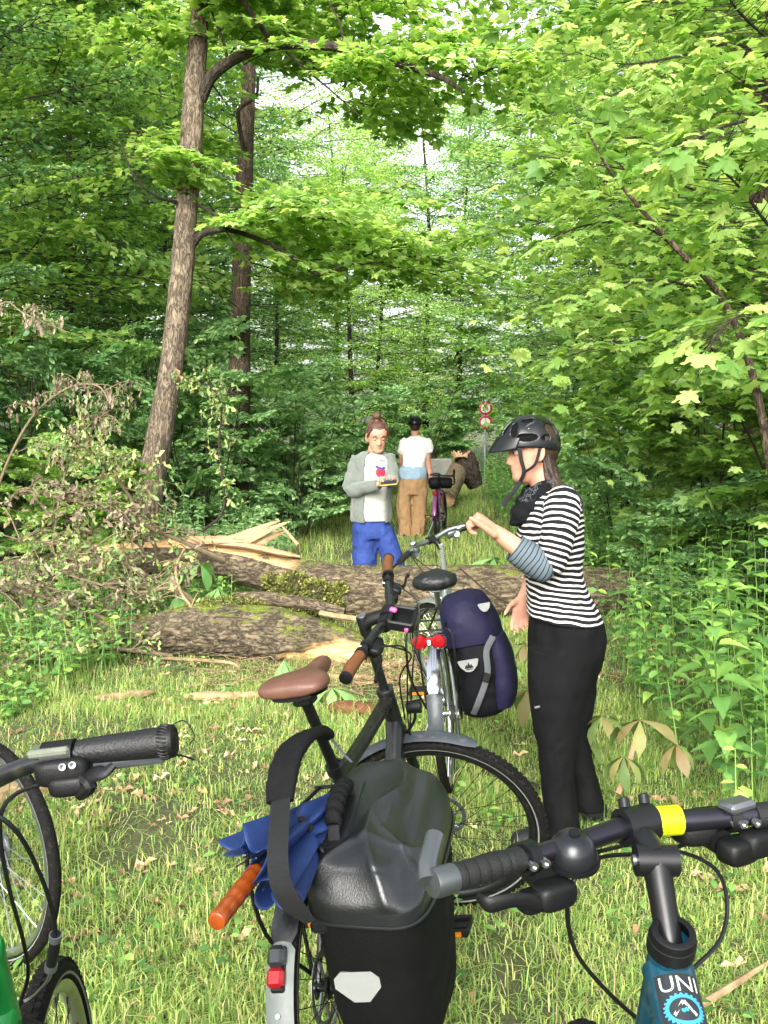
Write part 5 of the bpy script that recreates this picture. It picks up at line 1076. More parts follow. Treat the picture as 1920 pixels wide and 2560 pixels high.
mb = MB(B.Ms); mb.lathe(B.HB+B.pp*.09+B.u*.01, B.pp, [(-.03, 0), (-.03, .02), (0, .035), (.02, .036), (.02, 0)], 18); mb.rod(B.HB+B.pp*.07, B.HB+B.pp*.01-B.u*.02, .006, 7); mb.build('headlight', SILV, B.e)
for s in (-1, 1): cable(B.e, [B.bc+Vector((-.02, s*.14, -.01)), B.bc+Vector((.09, s*.1, -.03)), B.bc+Vector((.1, s*.05, -.16)), B.HB+B.u*.1+Vector((.03, s*.02, 0)), B.HB+Vector((.0, s*.03, -.05))], M=B.Ms)
cable(B.e, [B.bc+Vector((-.02, .12, -.01)), B.bc+Vector((.11, .08, -.05)), B.bc+Vector((.06, .0, -.2)), B.HB+B.u*.08+Vector((.02, -.02, 0))], M=B.Ms)
# ------------------------------------------------------------ pannier on the silver bicycle
PURP = mat('purple_nylon', '#1f1d38', .6, spec=.2, var=.2, scale=6, bump=.25, bscale=240); NAVY = mat('navy_nylon', '#0c0d12', .65, spec=.2, var=.3, scale=6, bump=.25, bscale=240); WEB = mat('grey_webbing', '#5d6164', .7, var=.15, bump=.5, bscale=600); WEBB = mat('black_webbing', '#1d1e20', .75, var=.2, bump=.5, bscale=600)
pan = empty('pannier_bag'); pan.matrix_world = B.M @ Matrix.Translation((-.02, -.20, .37)) @ Matrix.Rotation(-.10, 4, 'X'); tag(pan, 'bulging purple and black pannier bag on the right of the silver bicycle', 'bag')
def baggy(S, name, mt, parent, amp=.014, sc=9., seed=1, n=64, m=70, expo=2.7, cap=True):
    me = MB().loft(S, n, m, expo, cap).mesh(name, 'all'); push(me, lambda P, N: amp*(fbm(P*sc, 3, seed)-.5)+amp*.35*(1-np.abs(2*fbm(P*sc*1.7+5, 2, seed+9)-1)-.5)); return link(name, me, parent, mt)
sec = lambda x, y, z, a, b_: (Vector((x, y, z)), Vector((a, 0, 0)), Vector((0, b_, 0)))
baggy([sec(0, 0, 0, .09, .06), sec(0, 0, .02, .15, .10), sec(0, -.005, .1, .17, .118), sec(0, -.01, .2, .175, .125), sec(0, -.005, .3, .172, .12), sec(.0, .0, .36, .165, .112)], 'body', NAVY, pan, .02, 8, 3)
baggy([sec(.0, .0, .33, .181, .128), sec(0, 0, .40, .18, .124), sec(0, .005, .47, .165, .11), sec(0, .01, .52, .12, .085), sec(0, .01, .535, .05, .04)], 'hood', PURP, pan, .024, 8, 5)
baggy([sec(-.03, -.085, .03, .13, .05), sec(-.03, -.10, .12, .145, .06), sec(-.03, -.105, .25, .14, .055), sec(-.03, -.09, .34, .12, .045)], 'side_pocket', PURP, pan, .016, 9, 8)
MB().sweep([(-.188, -.10, .36), (-.198, -.06, .30), (-.198, -.045, .2), (-.192, .02, .08), (-.16, .05, .03)], [(.013, .002)]*5, n=8, side=(0, 1, .3)).build('strap', WEB, pan)
MB().box((-.2, -.04, .19), (.014, .034, .04), Matrix.Rotation(.5, 3, 'X'), .004).build('buckle', BLKM, pan)
sh = [(-.045, .028), (-.042, .034), (.042, .034), (.045, .028), (.036, .004), (.016, -.016), (0, -.02), (-.016, -.016), (-.036, .004)]
pt = MB().plate([Vector((-.198, .025-yy*1., .245+zz)) for yy, zz in sh], (-1, 0, 0), .004).build('logo_patch', REFL, pan, False)
lg_ = MB()
for yy, ww, hh in ((0, .010, .026), (-.011, .008, .018), (.011, .008, .018)): lg_.plate([Vector((-.2015, .025+yy-ww, .243)), Vector((-.2015, .025+yy+ww, .243)), Vector((-.2015, .025+yy, .243+hh))], (-1, 0, 0), .002)
lg_.box((-.2015, .025, .238), (.002, .03, .003)); lg_.build('logo_mark', BLKM, pt, False)
MB().plate([Vector((-.15, -.085-yy*.6, .475+zz*.7)) for yy, zz in sh], (-.8, -.1, .6), .004).build('reflector_patch', REFL, pan, False)
# ------------------------------------------------------------ purple bicycle far behind
VIO = mat('violet_paint', '#8a4a86', .3, .3, var=.2, coat=.4)
q = W(1092, 1352, 13.3)
Fb = bicycle('violet bicycle with drop bars and black bags pushed by the man in brown trousers', q.x, q.y-.2, .12, -.05, .15, hl=.13, br=.06, sx=.2, sz=.98, frame_mt=VIO, rim=BLK, tr=(.017, .02, .016), knobs=False, detail=.6, st_len=.5)
saddle_mesh(MB(), Fb.sad, .27, .075, .022).build('saddle', BLKM, Fb.e); mudguard(Fb, Fb.e, False, 55, 165, VIO, .026); MB().box(on_arc(Fb, 108, .06), (.03, .06, .06), None, .01).build('rear_light', REDL, Fb.e)
bar_tube(Fb, [(.0, -.2, -.12), (.07, -.21, -.1), (.09, -.205, -.04), (.06, -.2, .0), (0, -.12, .01), (0, .12, .01), (.06, .2, 0), (.09, .205, -.04), (.07, .21, -.1), (0, .2, -.12)], .013, BLKM)
for s in (-1, 1): MB(Fb.Ms).sweep([Fb.bc+Vector((.05, s*.2, .0)), Fb.bc+Vector((.1, s*.2, .04)), Fb.bc+Vector((.09, s*.2, .1))], [.016, .018, .014], n=10).build('brake_hood', BLKM, Fb.e)
MB(Fb.Ms).sweep([Fb.top-Fb.u*.03, Fb.bc], .016, n=10, m=2).build('stem', BLKM, Fb.e)
bag = empty('saddle_bag'); bag.matrix_world = Fb.M; tag(bag, 'black saddle bag under the saddle of the violet bicycle', 'bag'); baggy([sec(.02, 0, .78, .04, .05), sec(-.02, 0, .82, .07, .075), sec(-.03, 0, .89, .08, .08), sec(-.02, 0, .95, .05, .06)], 'body', NAVY, bag, .01, 14, 2, 28, 24)
bag = empty('handlebar_bag'); bag.matrix_world = Fb.M @ Fb.Ms; tag(bag, 'black roll bag at the handlebar of the violet bicycle', 'bag'); c = Fb.bc+Vector((.06, 0, -.1)); MB().lathe(c-Vector((0, .17, 0)), (0, 1, 0), [(0, 0), (0, .07), (.03, .085), (.31, .085), (.34, .07), (.34, 0)], 24).build('body', NAVY, bag)
# ------------------------------------------------------------ black dry bag pannier on the black bicycle
def on_surface(me, p, d):
    bv = BVHTree.FromPolygons([v.co for v in me.vertices], [f.vertices for f in me.polygons]); h = bv.ray_cast(Vector(p), Vector(d)); return h
PVC = mat('black_tarpaulin', '#1a1d1e', .33, var=.25, scale=5, bump=.1, bscale=260, spec=.9); FAB = mat('black_cordura', '#08090a', .8, spec=.2, var=.25, bump=.5, bscale=500)
bagA = empty('dry_bag_pannier'); bagA.matrix_world = A.M @ Matrix.Translation((0, -.168, 0)) @ Matrix.Diagonal((1.02, 1.12, 1, 1)) @ Matrix.Translation((0, .205, 0)); tag(bagA, 'large black waterproof pannier bag hanging on the black bicycle, carry handle on top', 'bag')
def secT(x, y, z, a, b_, tx=.0, ty=.0): return (Vector((x, y, z)), Vector((a, 0, a*tx)), Vector((0, b_, b_*ty)))
SA = [secT(-.02, -.185, .27, .15, .065), secT(-.02, -.19, .285, .18, .082), secT(-.02, -.195, .36, .20, .093), secT(-.02, -.20, .50, .215, .108), secT(-.02, -.205, .60, .222, .115, .08, .06), secT(-.015, -.207, .685, .225, .116, .18, .14)]
SB_ = [secT(-.015, -.207, .66, .2285, .1195, .18, .14), secT(-.015, -.207, .70, .23, .1215, .18, .15), secT(-.01, -.203, .735, .222, .113, .2, .17), secT(-.006, -.201, .757, .208, .10, .2, .18), secT(-.002, -.198, .770, .185, .082, .19, .17), secT(.0, -.195, .776, .10, .04, .18, .15)]
body = baggy(SA, 'body', FAB, bagA, .012, 7, 21, 88, 60, 3.6)
def topfold(P, N):
    x, y = P[:, 0], P[:, 1]; f = fbm(P*[[7, 10, 7]], 3, 4)-.5; ridge = np.exp(-np.abs(y+.225-.15*x+.035*np.sin(x*13))/.02); r2 = np.exp(-np.abs(x+.15+.5*(y+.2)+.02*np.sin(y*40))/.018)*np.clip((-.12-y)*14+.5, 0, 1); r3 = np.exp(-np.abs(x+.06-.9*(y+.2))/.018)*np.clip((-.2-y)*12, 0, 1)+.8*np.exp(-np.abs(x-.08-1.1*(y+.2))/.016)*np.clip((-.2-y)*12, 0, 1)
    up = np.clip(N[:, 2]*1.3, 0, 1); return up*(.012*f+.018*ridge-.010*np.exp(-((y+.275-.12*x)/.025)**2)+.012*r2+.010*r3)+(1-up)*.008*f
me = MB().loft(SB_, 140, 90, 4.4).mesh('top_flap', 'all'); push(me, topfold); flap = link('top_flap', me, bagA, PVC)
rim = [Vector((-.015+.231*math.copysign(abs(math.cos(t))**(2/4.4), math.cos(t)), -.207+.1225*math.copysign(abs(math.sin(t))**(2/4.4), math.sin(t)), .662+.18*.231*math.copysign(abs(math.cos(t))**(2/4.4), math.cos(t))+.14*.1225*math.copysign(abs(math.sin(t))**(2/4.4), math.sin(t)))) for t in np.linspace(0, 2*math.pi, 49)]
MB().sweep(rim, .0032, n=6, m=150, cap=False).build('piping', PVC, bagA)
def ribbon(me, pts, w, lift, name, mt, parent, d=(0, 0, -1), th=.0015, side=(0, 1, 0)):
    out = []
    for p in cr(pts, 24):
        h = on_surface(me, Vector(p)-Vector(d)*.5, d)
        if h[0] is not None: out.append(h[0]-Vector(d)*lift)
    return MB().sweep(out, [(w, th)]*len(out), n=8, m=len(out), side=side).build(name, mt, parent)
ribbon(me, [(-.16, -.15, .8), (-.04, -.143, .8), (.10, -.135, .8)], .024, .001, 'welded_strip', PVC, bagA)
ha_ = on_surface(me, (.035, -.14, 1.2), (0, 0, -1))[0]; hb_ = on_surface(me, (-.135, -.148, 1.2), (0, 0, -1))[0]
MB().sweep([ha_, ha_+Vector((-.015, 0, .03)), ha_*.5+hb_*.5+Vector((0, 0, .048)), hb_+Vector((.015, 0, .03)), hb_], [(.012, .003), (.012, .004), (.012, .004), (.012, .004), (.012, .003)], n=10, side=(0, 1, 0)).build('handle', WEBB, bagA)
hm = MB().sweep([ha_+Vector((-.01, 0, .028)), ha_*.72+hb_*.28+Vector((0, 0, .046)), ha_*.28+hb_*.72+Vector((0, 0, .046)), hb_+Vector((.01, 0, .028))], [.015, .0165, .0165, .015], n=18, m=40).mesh('handle_pad'); push(hm, lambda P, N: .003*np.sin(P[:, 0]*260)); link('handle_pad', hm, bagA, mat('black_neoprene', '#0d0e0f', .75, var=.2, bump=.4, bscale=300, spec=.25))
hx = [(-.03, .034), (.03, .034), (.044, .02), (.044, .0), (.018, -.03), (-.012, -.03), (-.044, .0), (-.044, .02)]
c = on_surface(body.data, (-.6, -.178, .49), (1, 0, 0))[0]; MB().plate([c+Vector((-.002, -yy, zz)) for yy, zz in hx], (-1, 0, 0), .004).build('reflector_patch', REFL, bagA, False)
c = on_surface(body.data, (-.6, -.125, .615), (1, 0, 0))[0]; mb = MB().box(c+Vector((-.004, 0, 0)), (.010, .045, .026), None, .006); mb.build('strap_loop', BLKM, bagA)
wlocal = lambda M_, px, py, d: M_.inverted() @ W(px, py, d)
MI = bagA.matrix_world.copy()
padp = [(822, 1838, 2.3), (790, 1832, 2.22), (752, 1850, 2.13), (722, 1890, 2.07), (706, 1945, 2.02), (700, 2005, 1.98)]
pm = MB().sweep([wlocal(MI, *q) for q in padp], [(.014, .012), (.026, .014), (.031, .014), (.031, .013), (.031, .012), (.027, .010)], n=20, m=50, side=(.2, -1, .15), expo=3.2).mesh('shoulder_pad'); push(pm, lambda P, N: .004*(fbm(P*45, 2, 3)-.5)); link('shoulder_pad', pm, bagA, mat('black_neoprene', '#1a1b1c', .65))
MB().sweep([wlocal(MI, *q) for q in ((702, 1995, 1.985), (698, 2060, 1.84), (694, 2140, 1.75), (702, 2210, 1.73), (733, 2265, 1.75), (775, 2305, 1.79))], [(.019, .0015)]*4+[(.02, .0015), (.012, .0015)], n=8, m=40, side=(.1, -1, .1)).build('strap', mat('strap_webbing', '#1b1d1f', .7, var=.12, bump=.6, bscale=700), bagA)
MB().sweep([wlocal(MI, *q) for q in ((822, 1838, 2.3), (850, 1875, 2.25), (880, 1905, 2.22))], [(.006, .0015)]*3, n=6).build('strap_tie', WEB, bagA)
# ------------------------------------------------------------ umbrella lashed beside the bag
BLUE = mat('blue_nylon', '#1c356c', .55, var=.25, scale=12, bump=.15, bscale=300); OWOOD = mat('orange_lacquered_wood', '#954517', .25, var=.25, scale=30, coat=.5)
um = empty('umbrella', W(640, 2180, 1.84)); uo = um.location.copy(); tag(um, 'folded blue umbrella with orange wooden handle strapped beside the black bag', 'umbrella')
ta, tb = W(868, 1968, 2.25)-uo, W(640, 2178, 1.86)-uo; ax = (tb-ta); LU = ax.length; ax.normalize(); us = ax.cross(Vector((0, 0, 1))).normalized(); ut = us.cross(ax)
vs, K, Mm = [], 96, 40
for i in range(Mm):
    t = i/(Mm-1); rad = .010+.066*t**1.15
    for j in range(K):
        th = 2*math.pi*j/K; pl_ = .30*math.cos(8*th+1.5*t)*min(1, t*2)+.12*math.cos(3*th+2*t); ext = .06*t**5*(math.cos(th-2.6)+.35*math.cos(8*th)+.3*math.sin(3*th)); squ = 1-.35*math.exp(-((t-.58)/.05)**2)
        rr = rad*(1+pl_)*squ; vs.append(ta+ax*(LU*t+ext)+us*(rr*1.15*math.cos(th))+ut*(rr*.9*math.sin(th)))
fs = [(i*K+j, i*K+(j+1) % K, (i+1)*K+(j+1) % K, (i+1)*K+j) for i in range(Mm-1) for j in range(K)]
mb = MB(); mb.add(vs, fs); me = evaluated(mb, [('SOLIDIFY', dict(thickness=.0015))], 'canopy'); link('canopy', me, um, BLUE)
mb = MB(); mb.rod(ta-ax*.05, tb+ax*.02, .005, 10)
for j in range(8):
    th = 2*math.pi*j/8+.2; mb.rod(ta+ax*LU*.5, tb+ax*.012+us*.04*math.cos(th)+ut*.035*math.sin(th), .0018, 6)
mb.build('shaft', ALU, um); he = W(541, 2304, 1.68)-uo; hd = (he-tb).normalized(); hlen = (he-tb).length
prof = [(-.005, 0), (-.005, .013)]+[(hlen*t, .0178+.0005*math.cos(t*34)-.004*(t < .04)) for t in np.linspace(0, .97, 42)]+[(hlen, .016), (hlen+.002, .012), (hlen+.002, 0)]
MB().lathe(tb, hd, prof, 28).build('handle', OWOOD, um)
MB().lathe(ta+ax*LU*.58, ax, [(-.009, .031), (-.009, .034), (.009, .036), (.009, .032)], 30, True).build('closing_band', WEBB, um)
# ------------------------------------------------------------ teal bicycle whose handlebar fills the lower right
TEAL = mat('teal_paint', '#0f4a5e', .3, .2, var=.25, coat=.5, dirt='#39565a')
Cq = W(1672, 2355, 1.153)
C = bicycle('teal bicycle at the lower right, handlebar with bell and yellow band', Cq.x-.0, Cq.y-.65, .0, .0, -.0, r=.33, wb=.94, fl=.47, hl=.28, br=.0, sl=.095, sx=.2, sz=.98, frame_mt=TEAL, fork_mt=mat('fork_silver', '#8a8f94', .35, .7, var=.2), tr=(.030, .03, .018), susp=True, tt=.95, st_len=.5, rim=ALU)
saddle_mesh(MB(), C.sad).build('saddle', BLKM, C.e)
CI = C.M.inverted(); lw = lambda px, py, d: CI @ W(px, py, d)
bl, bcn, brr = lw(1085, 2208, 1.072), lw(1592, 2062, 1.235), lw(1990, 2028, 1.268)
b1 = lw(1330, 2140, 1.148); b2 = lw(1760, 2048, 1.25)
dl = (bl-b1).normalized(); dr_ = (brr-b2).normalized()
MB().sweep([bl, b1, bcn*.5+b1*.5, bcn, b2, brr], [.0115, .0115, .0135, .0148, .0142, .0115], n=18, m=60).build('handlebar', mat('anodised_grey', '#33323a', .3, .85, var=.15), C.e)
ct, ch_ = lw(1640, 2150, 1.185), lw(1668, 2320, 1.155)
mb = MB(); mb.lathe(bcn-(b2-b1).normalized()*.024, (b2-b1).normalized(), [(0, .0158), (0, .0245), (.048, .0245), (.048, .0158)], 24, True)
for k in (-.016, .016): mb.lathe(bcn+(b2-b1).normalized()*k+Vector((.012, 0, .02)), (.6, 0, .8), [(0, 0), (0, .0075), (.012, .0075), (.014, .005), (.014, 0)], 14)
mb.sweep([bcn-Vector((.01, 0, .01)), bcn*.55+ct*.45, ct], [(.021, .019), (.019, .017), (.022, .02)], n=16); mb.lathe(ct-Vector((0, .026, 0)), (0, 1, 0), [(0, 0), (0, .02), (.052, .02), (.052, 0)], 20)
mb.sweep([ct, ct*.6+ch_*.4, ch_, ch_+(ch_-ct)*.25], [(.020, .020), (.017, .017), (.016, .016), (.016, .016)], n=18); mb.build('stem', mat('satin_black', '#1c1d1f', .38, .3, var=.2, coat=.2), C.e)
MB().lathe(ct-Vector((0, .03, 0)), (0, 1, 0), [(0, 0), (0, .007), (.06, .007), (.06, 0)], 12).build('stem_bolt', STEEL, C.e)
mb = MB(); mb.lathe(C.HT-C.u*.002, C.u, [(-.002, .0255), (-.002, .029), (.016, .029), (.0165, .0275), (.027, .0265), (.028, .0245), (.028, .018)], 36); mb.build('headset', BLKM, C.e)
YEL = mat('yellow_band', '#c9d410', .45, var=.1)
MB().lathe(lw(1640, 2054, 1.24), (b2-bcn).normalized(), [(-.0, .016), (0, .0195), (.032, .0195), (.032, .016)], 24, True).build('yellow_band', YEL, C.e)
gl0, gl1 = lw(1098, 2204, 1.074), lw(1300, 2148, 1.14)
gm = MB().sweep([gl0, gl0*.5+gl1*.5, gl1], [.0158, .0152, .0150], n=48, m=90).mesh('grip'); gd = (gl1-gl0).normalized()
def scales(P, N):
    t = (P-np.array(gl0)) @ np.array(gd); f = (t*62) % 1; return .0016*(np.clip(f*1.6, 0, 1)-.5)*((t > .018) & (t < .105))
push(gm, scales); link('grip', gm, C.e, RUBG)
MB().lathe(lw(1098, 2204, 1.074), -gd, [(-.02, .0135), (-.02, .0168), (.006, .0172), (.010, .016), (.012, 0)], 24).build('bar_end_clamp', mat('bar_end_grey', '#5b6062', .35, .8, var=.2), C.e)
MB().sweep([lw(1072, 2205, 1.072), lw(1070, 2160, 1.09), lw(1088, 2090, 1.125)], [.0125, .0115, .0115], n=18).build('bar_end', mat('bar_end_grey', '#5b6062'), C.e)
lp = lw(1322, 2146, 1.146); fwd_ = Vector((.92, .38, 0)).normalized()
lever(C.e, None, lp, -gd, fwd_, Vector((0, 0, -1)), L=.1)
mb = MB(); ddl = gd; Mx = Matrix((ddl, Vector((0, 0, 1)).cross(ddl).normalized(), Vector((0, 0, 1)))).transposed()
mb.pod(lw(1385, 2235, 1.14), (.06, .034, .034), Mx); mb.pod(lw(1335, 2250, 1.13), (.045, .026, .028), Mx); mb.sweep([lw(1350, 2262, 1.12), lw(1290, 2250, 1.1), lw(1225, 2262, 1.09), lw(1195, 2240, 1.1)], [(.010, .005), (.009, .004), (.010, .004), (.006, .003)], n=10, side=(0, 0, 1)); mb.build('gear_shifter', BLKM, C.e)
mb = MB()
for k in (0, .019): mb.lathe(lp+gd*(k-.006)-fwd_*.019, -fwd_, [(-.004, 0), (-.004, .0058), (.003, .0058), (.003, .003), (.0, 0)], 14)
mb.build('clamp_bolt', ALU, C.e)
bp_ = lw(1432, 2100, 1.17); bell = MB().lathe(bp_-Vector((.0, 0, .022)), Vector((-.25, 0, 1)), [(0, .024), (.0, .030), (.004, .0315), (.010, .030), (.018, .0275), (.028, .021), (.033, .012), (.035, 0)], 32).build('bell', mat('bell_black', '#2a2c30', .3, .5, var=.15, coat=.3), C.e)
MB().lathe(bp_+Vector((-.0085, 0, .012)), Vector((-.25, 0, 1)), [(0, .0), (.0, .0075), (.0022, .0075), (.0022, 0)], 18).build('bell_nut', BLKM, bell); MB().lathe(bp_-Vector((0, 0, .026)), Vector((-.25, 0, 1)), [(0, 0), (0, .034), (.005, .034), (.005, 0)], 32).build('bell_base', BLKM, bell)
rp = lw(1830, 2046, 1.257); lever(C.e, None, rp, dr_, fwd_, Vector((0, 0, -1)), L=.1)
mb = MB(); mb.pod(lw(1845, 2125, 1.24), (.06, .038, .034), Mx); mb.pod(lw(1895, 2105, 1.25), (.06, .035, .036), Mx); mb.build('gear_shifter', BLKM, C.e)
MB().box(lw(1842, 2012, 1.255), (.05, .03, .014), Mx, .005).build('gear_display', STEEL, C.e)
mb = MB()
for k in (.0, .02): mb.lathe(rp+dr_*k-fwd_*.019, -fwd_, [(-.004, 0), (-.004, .0058), (.003, .0058), (.003, .003), (.0, 0)], 14)
mb.build('clamp_bolt', ALU, C.e)
MB().sweep([lw(1885, 2040, 1.26), lw(2000, 2026, 1.27), lw(2080, 2020, 1.275)], [.0165, .0172, .0172], n=24).build('grip', RUBG, C.e)
for pts in ([(1440, 2145, 1.17), (1500, 2128, 1.22), (1575, 2110, 1.3)], [(1445, 2160, 1.17), (1520, 2140, 1.25), (1600, 2135, 1.3), (1700, 2130, 1.3), (1790, 2175, 1.28), (1818, 2260, 1.25), (1800, 2350, 1.24), (1735, 2420, 1.23)], [(1470, 2155, 1.17), (1440, 2190, 1.15), (1418, 2270, 1.15), (1440, 2380, 1.2), (1520, 2480, 1.28), (1620, 2570, 1.35)], [(1800, 2105, 1.25), (1740, 2105, 1.27), (1690, 2118, 1.28), (1640, 2130, 1.29)], [(1770, 2080, 1.25), (1720, 2082, 1.26), (1680, 2080, 1.27)]):
    cable(C.e, [lw(*q) for q in pts], .0031)
# sticker on the top tube: cog, triangle and lettering wrapped round the tube
tth = C.HT-C.u*.035; tte = C.BB+(C.sad-C.BB).normalized()*(.5*.95); td = (tte-tth).normalized(); tside = Vector((0, 1, 0)); tup = tside.cross(td).normalized()
if tup.z < 0: tup = -tup
def wrap(x, y, lift):
    """x across the tube (right), y along it towards the head, metres"""
    r_ = .0305+lift; a = x/.0305; cpt = tth+td*(.062-y*.74); return cpt+tup*(r_*math.cos(a))-tside*(r_*math.sin(a))
STK = mat('sticker_dark', '#23292c', .45, var=.1); SBL = mat('sticker_blue', '#3a93c8', .45, var=.1); SWH = mat('sticker_white', '#c9cdc4', .5, var=.1)
def wrapped(shapes, lift, name, mt, parent):
    mb = MB()
    for v, f in shapes: mb.add([wrap(x, y, lift) for x, y in v], f)
    return mb.build(name, mt, parent, False)
gx, gy = 9, 14; stk = wrapped([([((i/gx-.5)*.058, (j/gy-.5)*.108) for j in range(gy+1) for i in range(gx+1)], [(j*(gx+1)+i, j*(gx+1)+i+1, (j+1)*(gx+1)+i+1, (j+1)*(gx+1)+i) for j in range(gy) for i in range(gx)])], .0008, 'sticker', STK, C.e)
def ring(cx, cy, r0, r1, n=72, teeth=0): 
    v = []
    for i in range(n):
        a = 2*math.pi*i/n; q = r1*(1.0+(.12 if teeth and (i*teeth//n*2+ (1 if (i*teeth % n) < n/2 else 0)) % 2 else 0)); v += [(cx+r0*math.cos(a), cy+r0*math.sin(a)), (cx+q*math.cos(a), cy+q*math.sin(a))]
    return v, [(2*i, 2*i+1, (2*i+3) % (2*n), (2*i+2) % (2*n)) for i in range(n)]
wrapped([ring(0, -.002, .0175, .0225, 96, 24)], .0013, 'cog', SBL, stk)
def bars(segs, w):
    out = []
    for (x0_, y0_), (x1_, y1_) in segs:
        d = Vector((x1_-x0_, y1_-y0_)); n_ = Vector((-d.y, d.x)).normalized()*w/2; out.append(([(x0_+n_.x, y0_+n_.y), (x0_-n_.x, y0_-n_.y), (x1_-n_.x, y1_-n_.y), (x1_+n_.x, y1_+n_.y)], [(0, 1, 2, 3)]))
    return out
tri = [(0, .011), (-.0125, -.0095), (.0125, -.0095)]
wrapped(bars([(tri[0], tri[1]), (tri[1], tri[2]), (tri[2], tri[0])], .0038), .0013, 'triangle', SWH, stk); wrapped(bars([((-.004, -.003), (.004, -.003)), ((-.003, -.006), (.003, .0))], .004), .0013, 'heart', SBL, stk)
def text_mesh(txt, size):
    cu = bpy.data.curves.new('t', 'FONT'); cu.body = txt; cu.size = size; cu.align_x = 'CENTER'; cu.resolution_u = 3; o = bpy.data.objects.new('t', cu); COL.objects.link(o)
    dg = bpy.context.evaluated_depsgraph_get(); dg.update(); me = bpy.data.meshes.new_from_object(o.evaluated_get(dg)); bpy.data.objects.remove(o); return me
def lettering(txt, size, cx, cy, sx_, sy_, lift, name, mt, parent, fn, bold=0.):
    me = text_mesh(txt, size); me.name = name
    for v in me.vertices: v.co = fn(cx+v.co.x*sx_, cy+v.co.y*sy_, lift)
    me.materials.clear(); return link(name, me, parent, mt)
lettering('UNI', .03, 0, .026, .95, 1.15, .0014, 'lettering', SWH, stk, wrap); lettering('Re-cycle', .017, 0, -.046, .85, 1.25, .0014, 'lettering', SWH, stk, wrap)
# ------------------------------------------------------------ green bicycle at the lower left
GREEN = mat('green_paint', '#118a3c', .3, .1, var=.2, coat=.5)
D = bicycle('green bicycle at the lower left with black leather wrapped grip', -.565, .47, .0, .0, -.16, wb=1.05, fl=.46, hl=.16, br=.2, sl=.06, sx=.2, sz=.98, frame_mt=GREEN, fork_mt=BLKM, tr=(.02, .03, .018), rim=ALU, st_len=.5)
DI = D.M.inverted(); dw = lambda px, py, d: DI @ W(px, py, d)
MB().sweep([dw(-420, 2010, 1.28), dw(-230, 1995, 1.26), dw(-80, 1975, 1.23), dw(40, 1925, 1.21), dw(140, 1892, 1.2), dw(230, 1878, 1.2), dw(425, 1855, 1.2)], [.0159, .0159, .0135, .012, .0115, .0112, .0112], n=16, m=60).build('handlebar', BLK, D.e)
MB().sweep([dw(-420, 2010, 1.28), dw(-610, 1995, 1.26), dw(-800, 1940, 1.21), dw(-1000, 1900, 1.2)], [.0159, .014, .0115, .0112], n=14).build('handlebar', BLK, D.e); MB().sweep([D.HT, D.top, dw(-420, 2010, 1.28)], [.016, .017, .018], n=14).build('stem', BLKM, D.e)
GLE = mat('black_leather', '#1b1c1d', .48, var=.25, scale=20, bump=.2, bscale=280)
g0, g1 = dw(195, 1880, 1.2), dw(432, 1852, 1.2); gd = (g1-g0).normalized()
grp = MB().sweep([g0, g0*.8+g1*.2, g0*.4+g1*.6, g1], [(.015, .0145), (.0168, .0165), (.0185, .0182), (.0205, .020)], n=26, m=40).build('grip', GLE, D.e)
st = MB(); gu = gd.cross(Vector((0, 0, 1))).normalized(); gv = gu.cross(gd)
for j in range(26):
    a = 2*math.pi*j/26
    for z0_, r_, ln in ((-.004, .0203, .012),):
        p_ = g1+gd*z0_+(gu*math.cos(a)+gv*math.sin(a))*r_; q_ = g1+gd*(z0_-ln)+(gu*math.cos(a+.13)+gv*math.sin(a+.13))*r_; st.sweep([p_, p_*.5+q_*.5+(gu*math.cos(a)+gv*math.sin(a))*.002, q_], .0011, n=5)
st.build('stitching', BLKM, grp)['kind'] = 'stuff'
MB().lathe(g1-gd*.002, gd, [(0, .0213), (.004, .0205), (.006, .017), (.004, .013), (.007, .007), (.007, 0)], 24).build('end_cap', BLKM, grp)
MB().sweep([g1+gv*.02, g1+gv*.024+gd*.018, g1+gv*.004+gd*.028, g1-gv*.008+gd*.02], .0008, n=5).build('loose_thread', BLKM, grp); MB().sweep([g1-gv*.018, g1-gv*.022+gd*.012, g1-gv*.028+gd*.024], .0014, n=5).build('loose_thread', BLKM, grp)
mb = MB(); Mx = Matrix((gd, gu, gv)).transposed(); mb.pod(dw(160, 1925, 1.19), (.07, .038, .036), Mx); mb.pod(dw(180, 1956, 1.19), (.055, .044, .028), Mx); mb.lathe(dw(150, 1890, 1.2), gd, [(-.02, .012), (-.02, .02), (.02, .02), (.02, .012)], 20, True); mb.sweep([dw(205, 1950, 1.18), dw(240, 1935, 1.17), dw(262, 1932, 1.165), dw(285, 1912, 1.17)], [(.010, .005), (.011, .005), (.008, .004), (.005, .004)], n=10); mb.sweep([dw(200, 1985, 1.18), dw(225, 1965, 1.17), dw(205, 1945, 1.18)], .009, n=8); mb.build('gear_shifter', BLKM, D.e)
MB().sweep([dw(180, 1930, 1.22), dw(260, 1915, 1.235), dw(360, 1902, 1.235), dw(410, 1896, 1.23)], [(.007, .004)]*4, n=8).build('brake_lever', STEEL, D.e)
MB().box(dw(128, 1876, 1.195), (.055, .03, .012), Mx, .004).build('gear_display', mat('display_grey', '#7d8476', .3, .2, var=.3), D.e)
mb = MB()
for q in ((155, 1918, 1.165), (180, 1913, 1.165)): mb.lathe(dw(*q), dw(q[0], q[1], 1.0)-dw(*q), [(0, 0), (0, .0045), (.003, .0045), (.003, .0028), (.001, 0)], 12)
mb.build('clamp_bolt', STEEL, D.e)
cable(D.e, [dw(105, 1960, 1.19), dw(40, 1985, 1.2), dw(4, 2030, 1.2), dw(2, 2110, 1.22), dw(25, 2230, 1.3), (dw(60, 2360, 1.4)), dw(70, 2440, 1.45), dw(45, 2520, 1.45), dw(20, 2580, 1.4)], .0031)
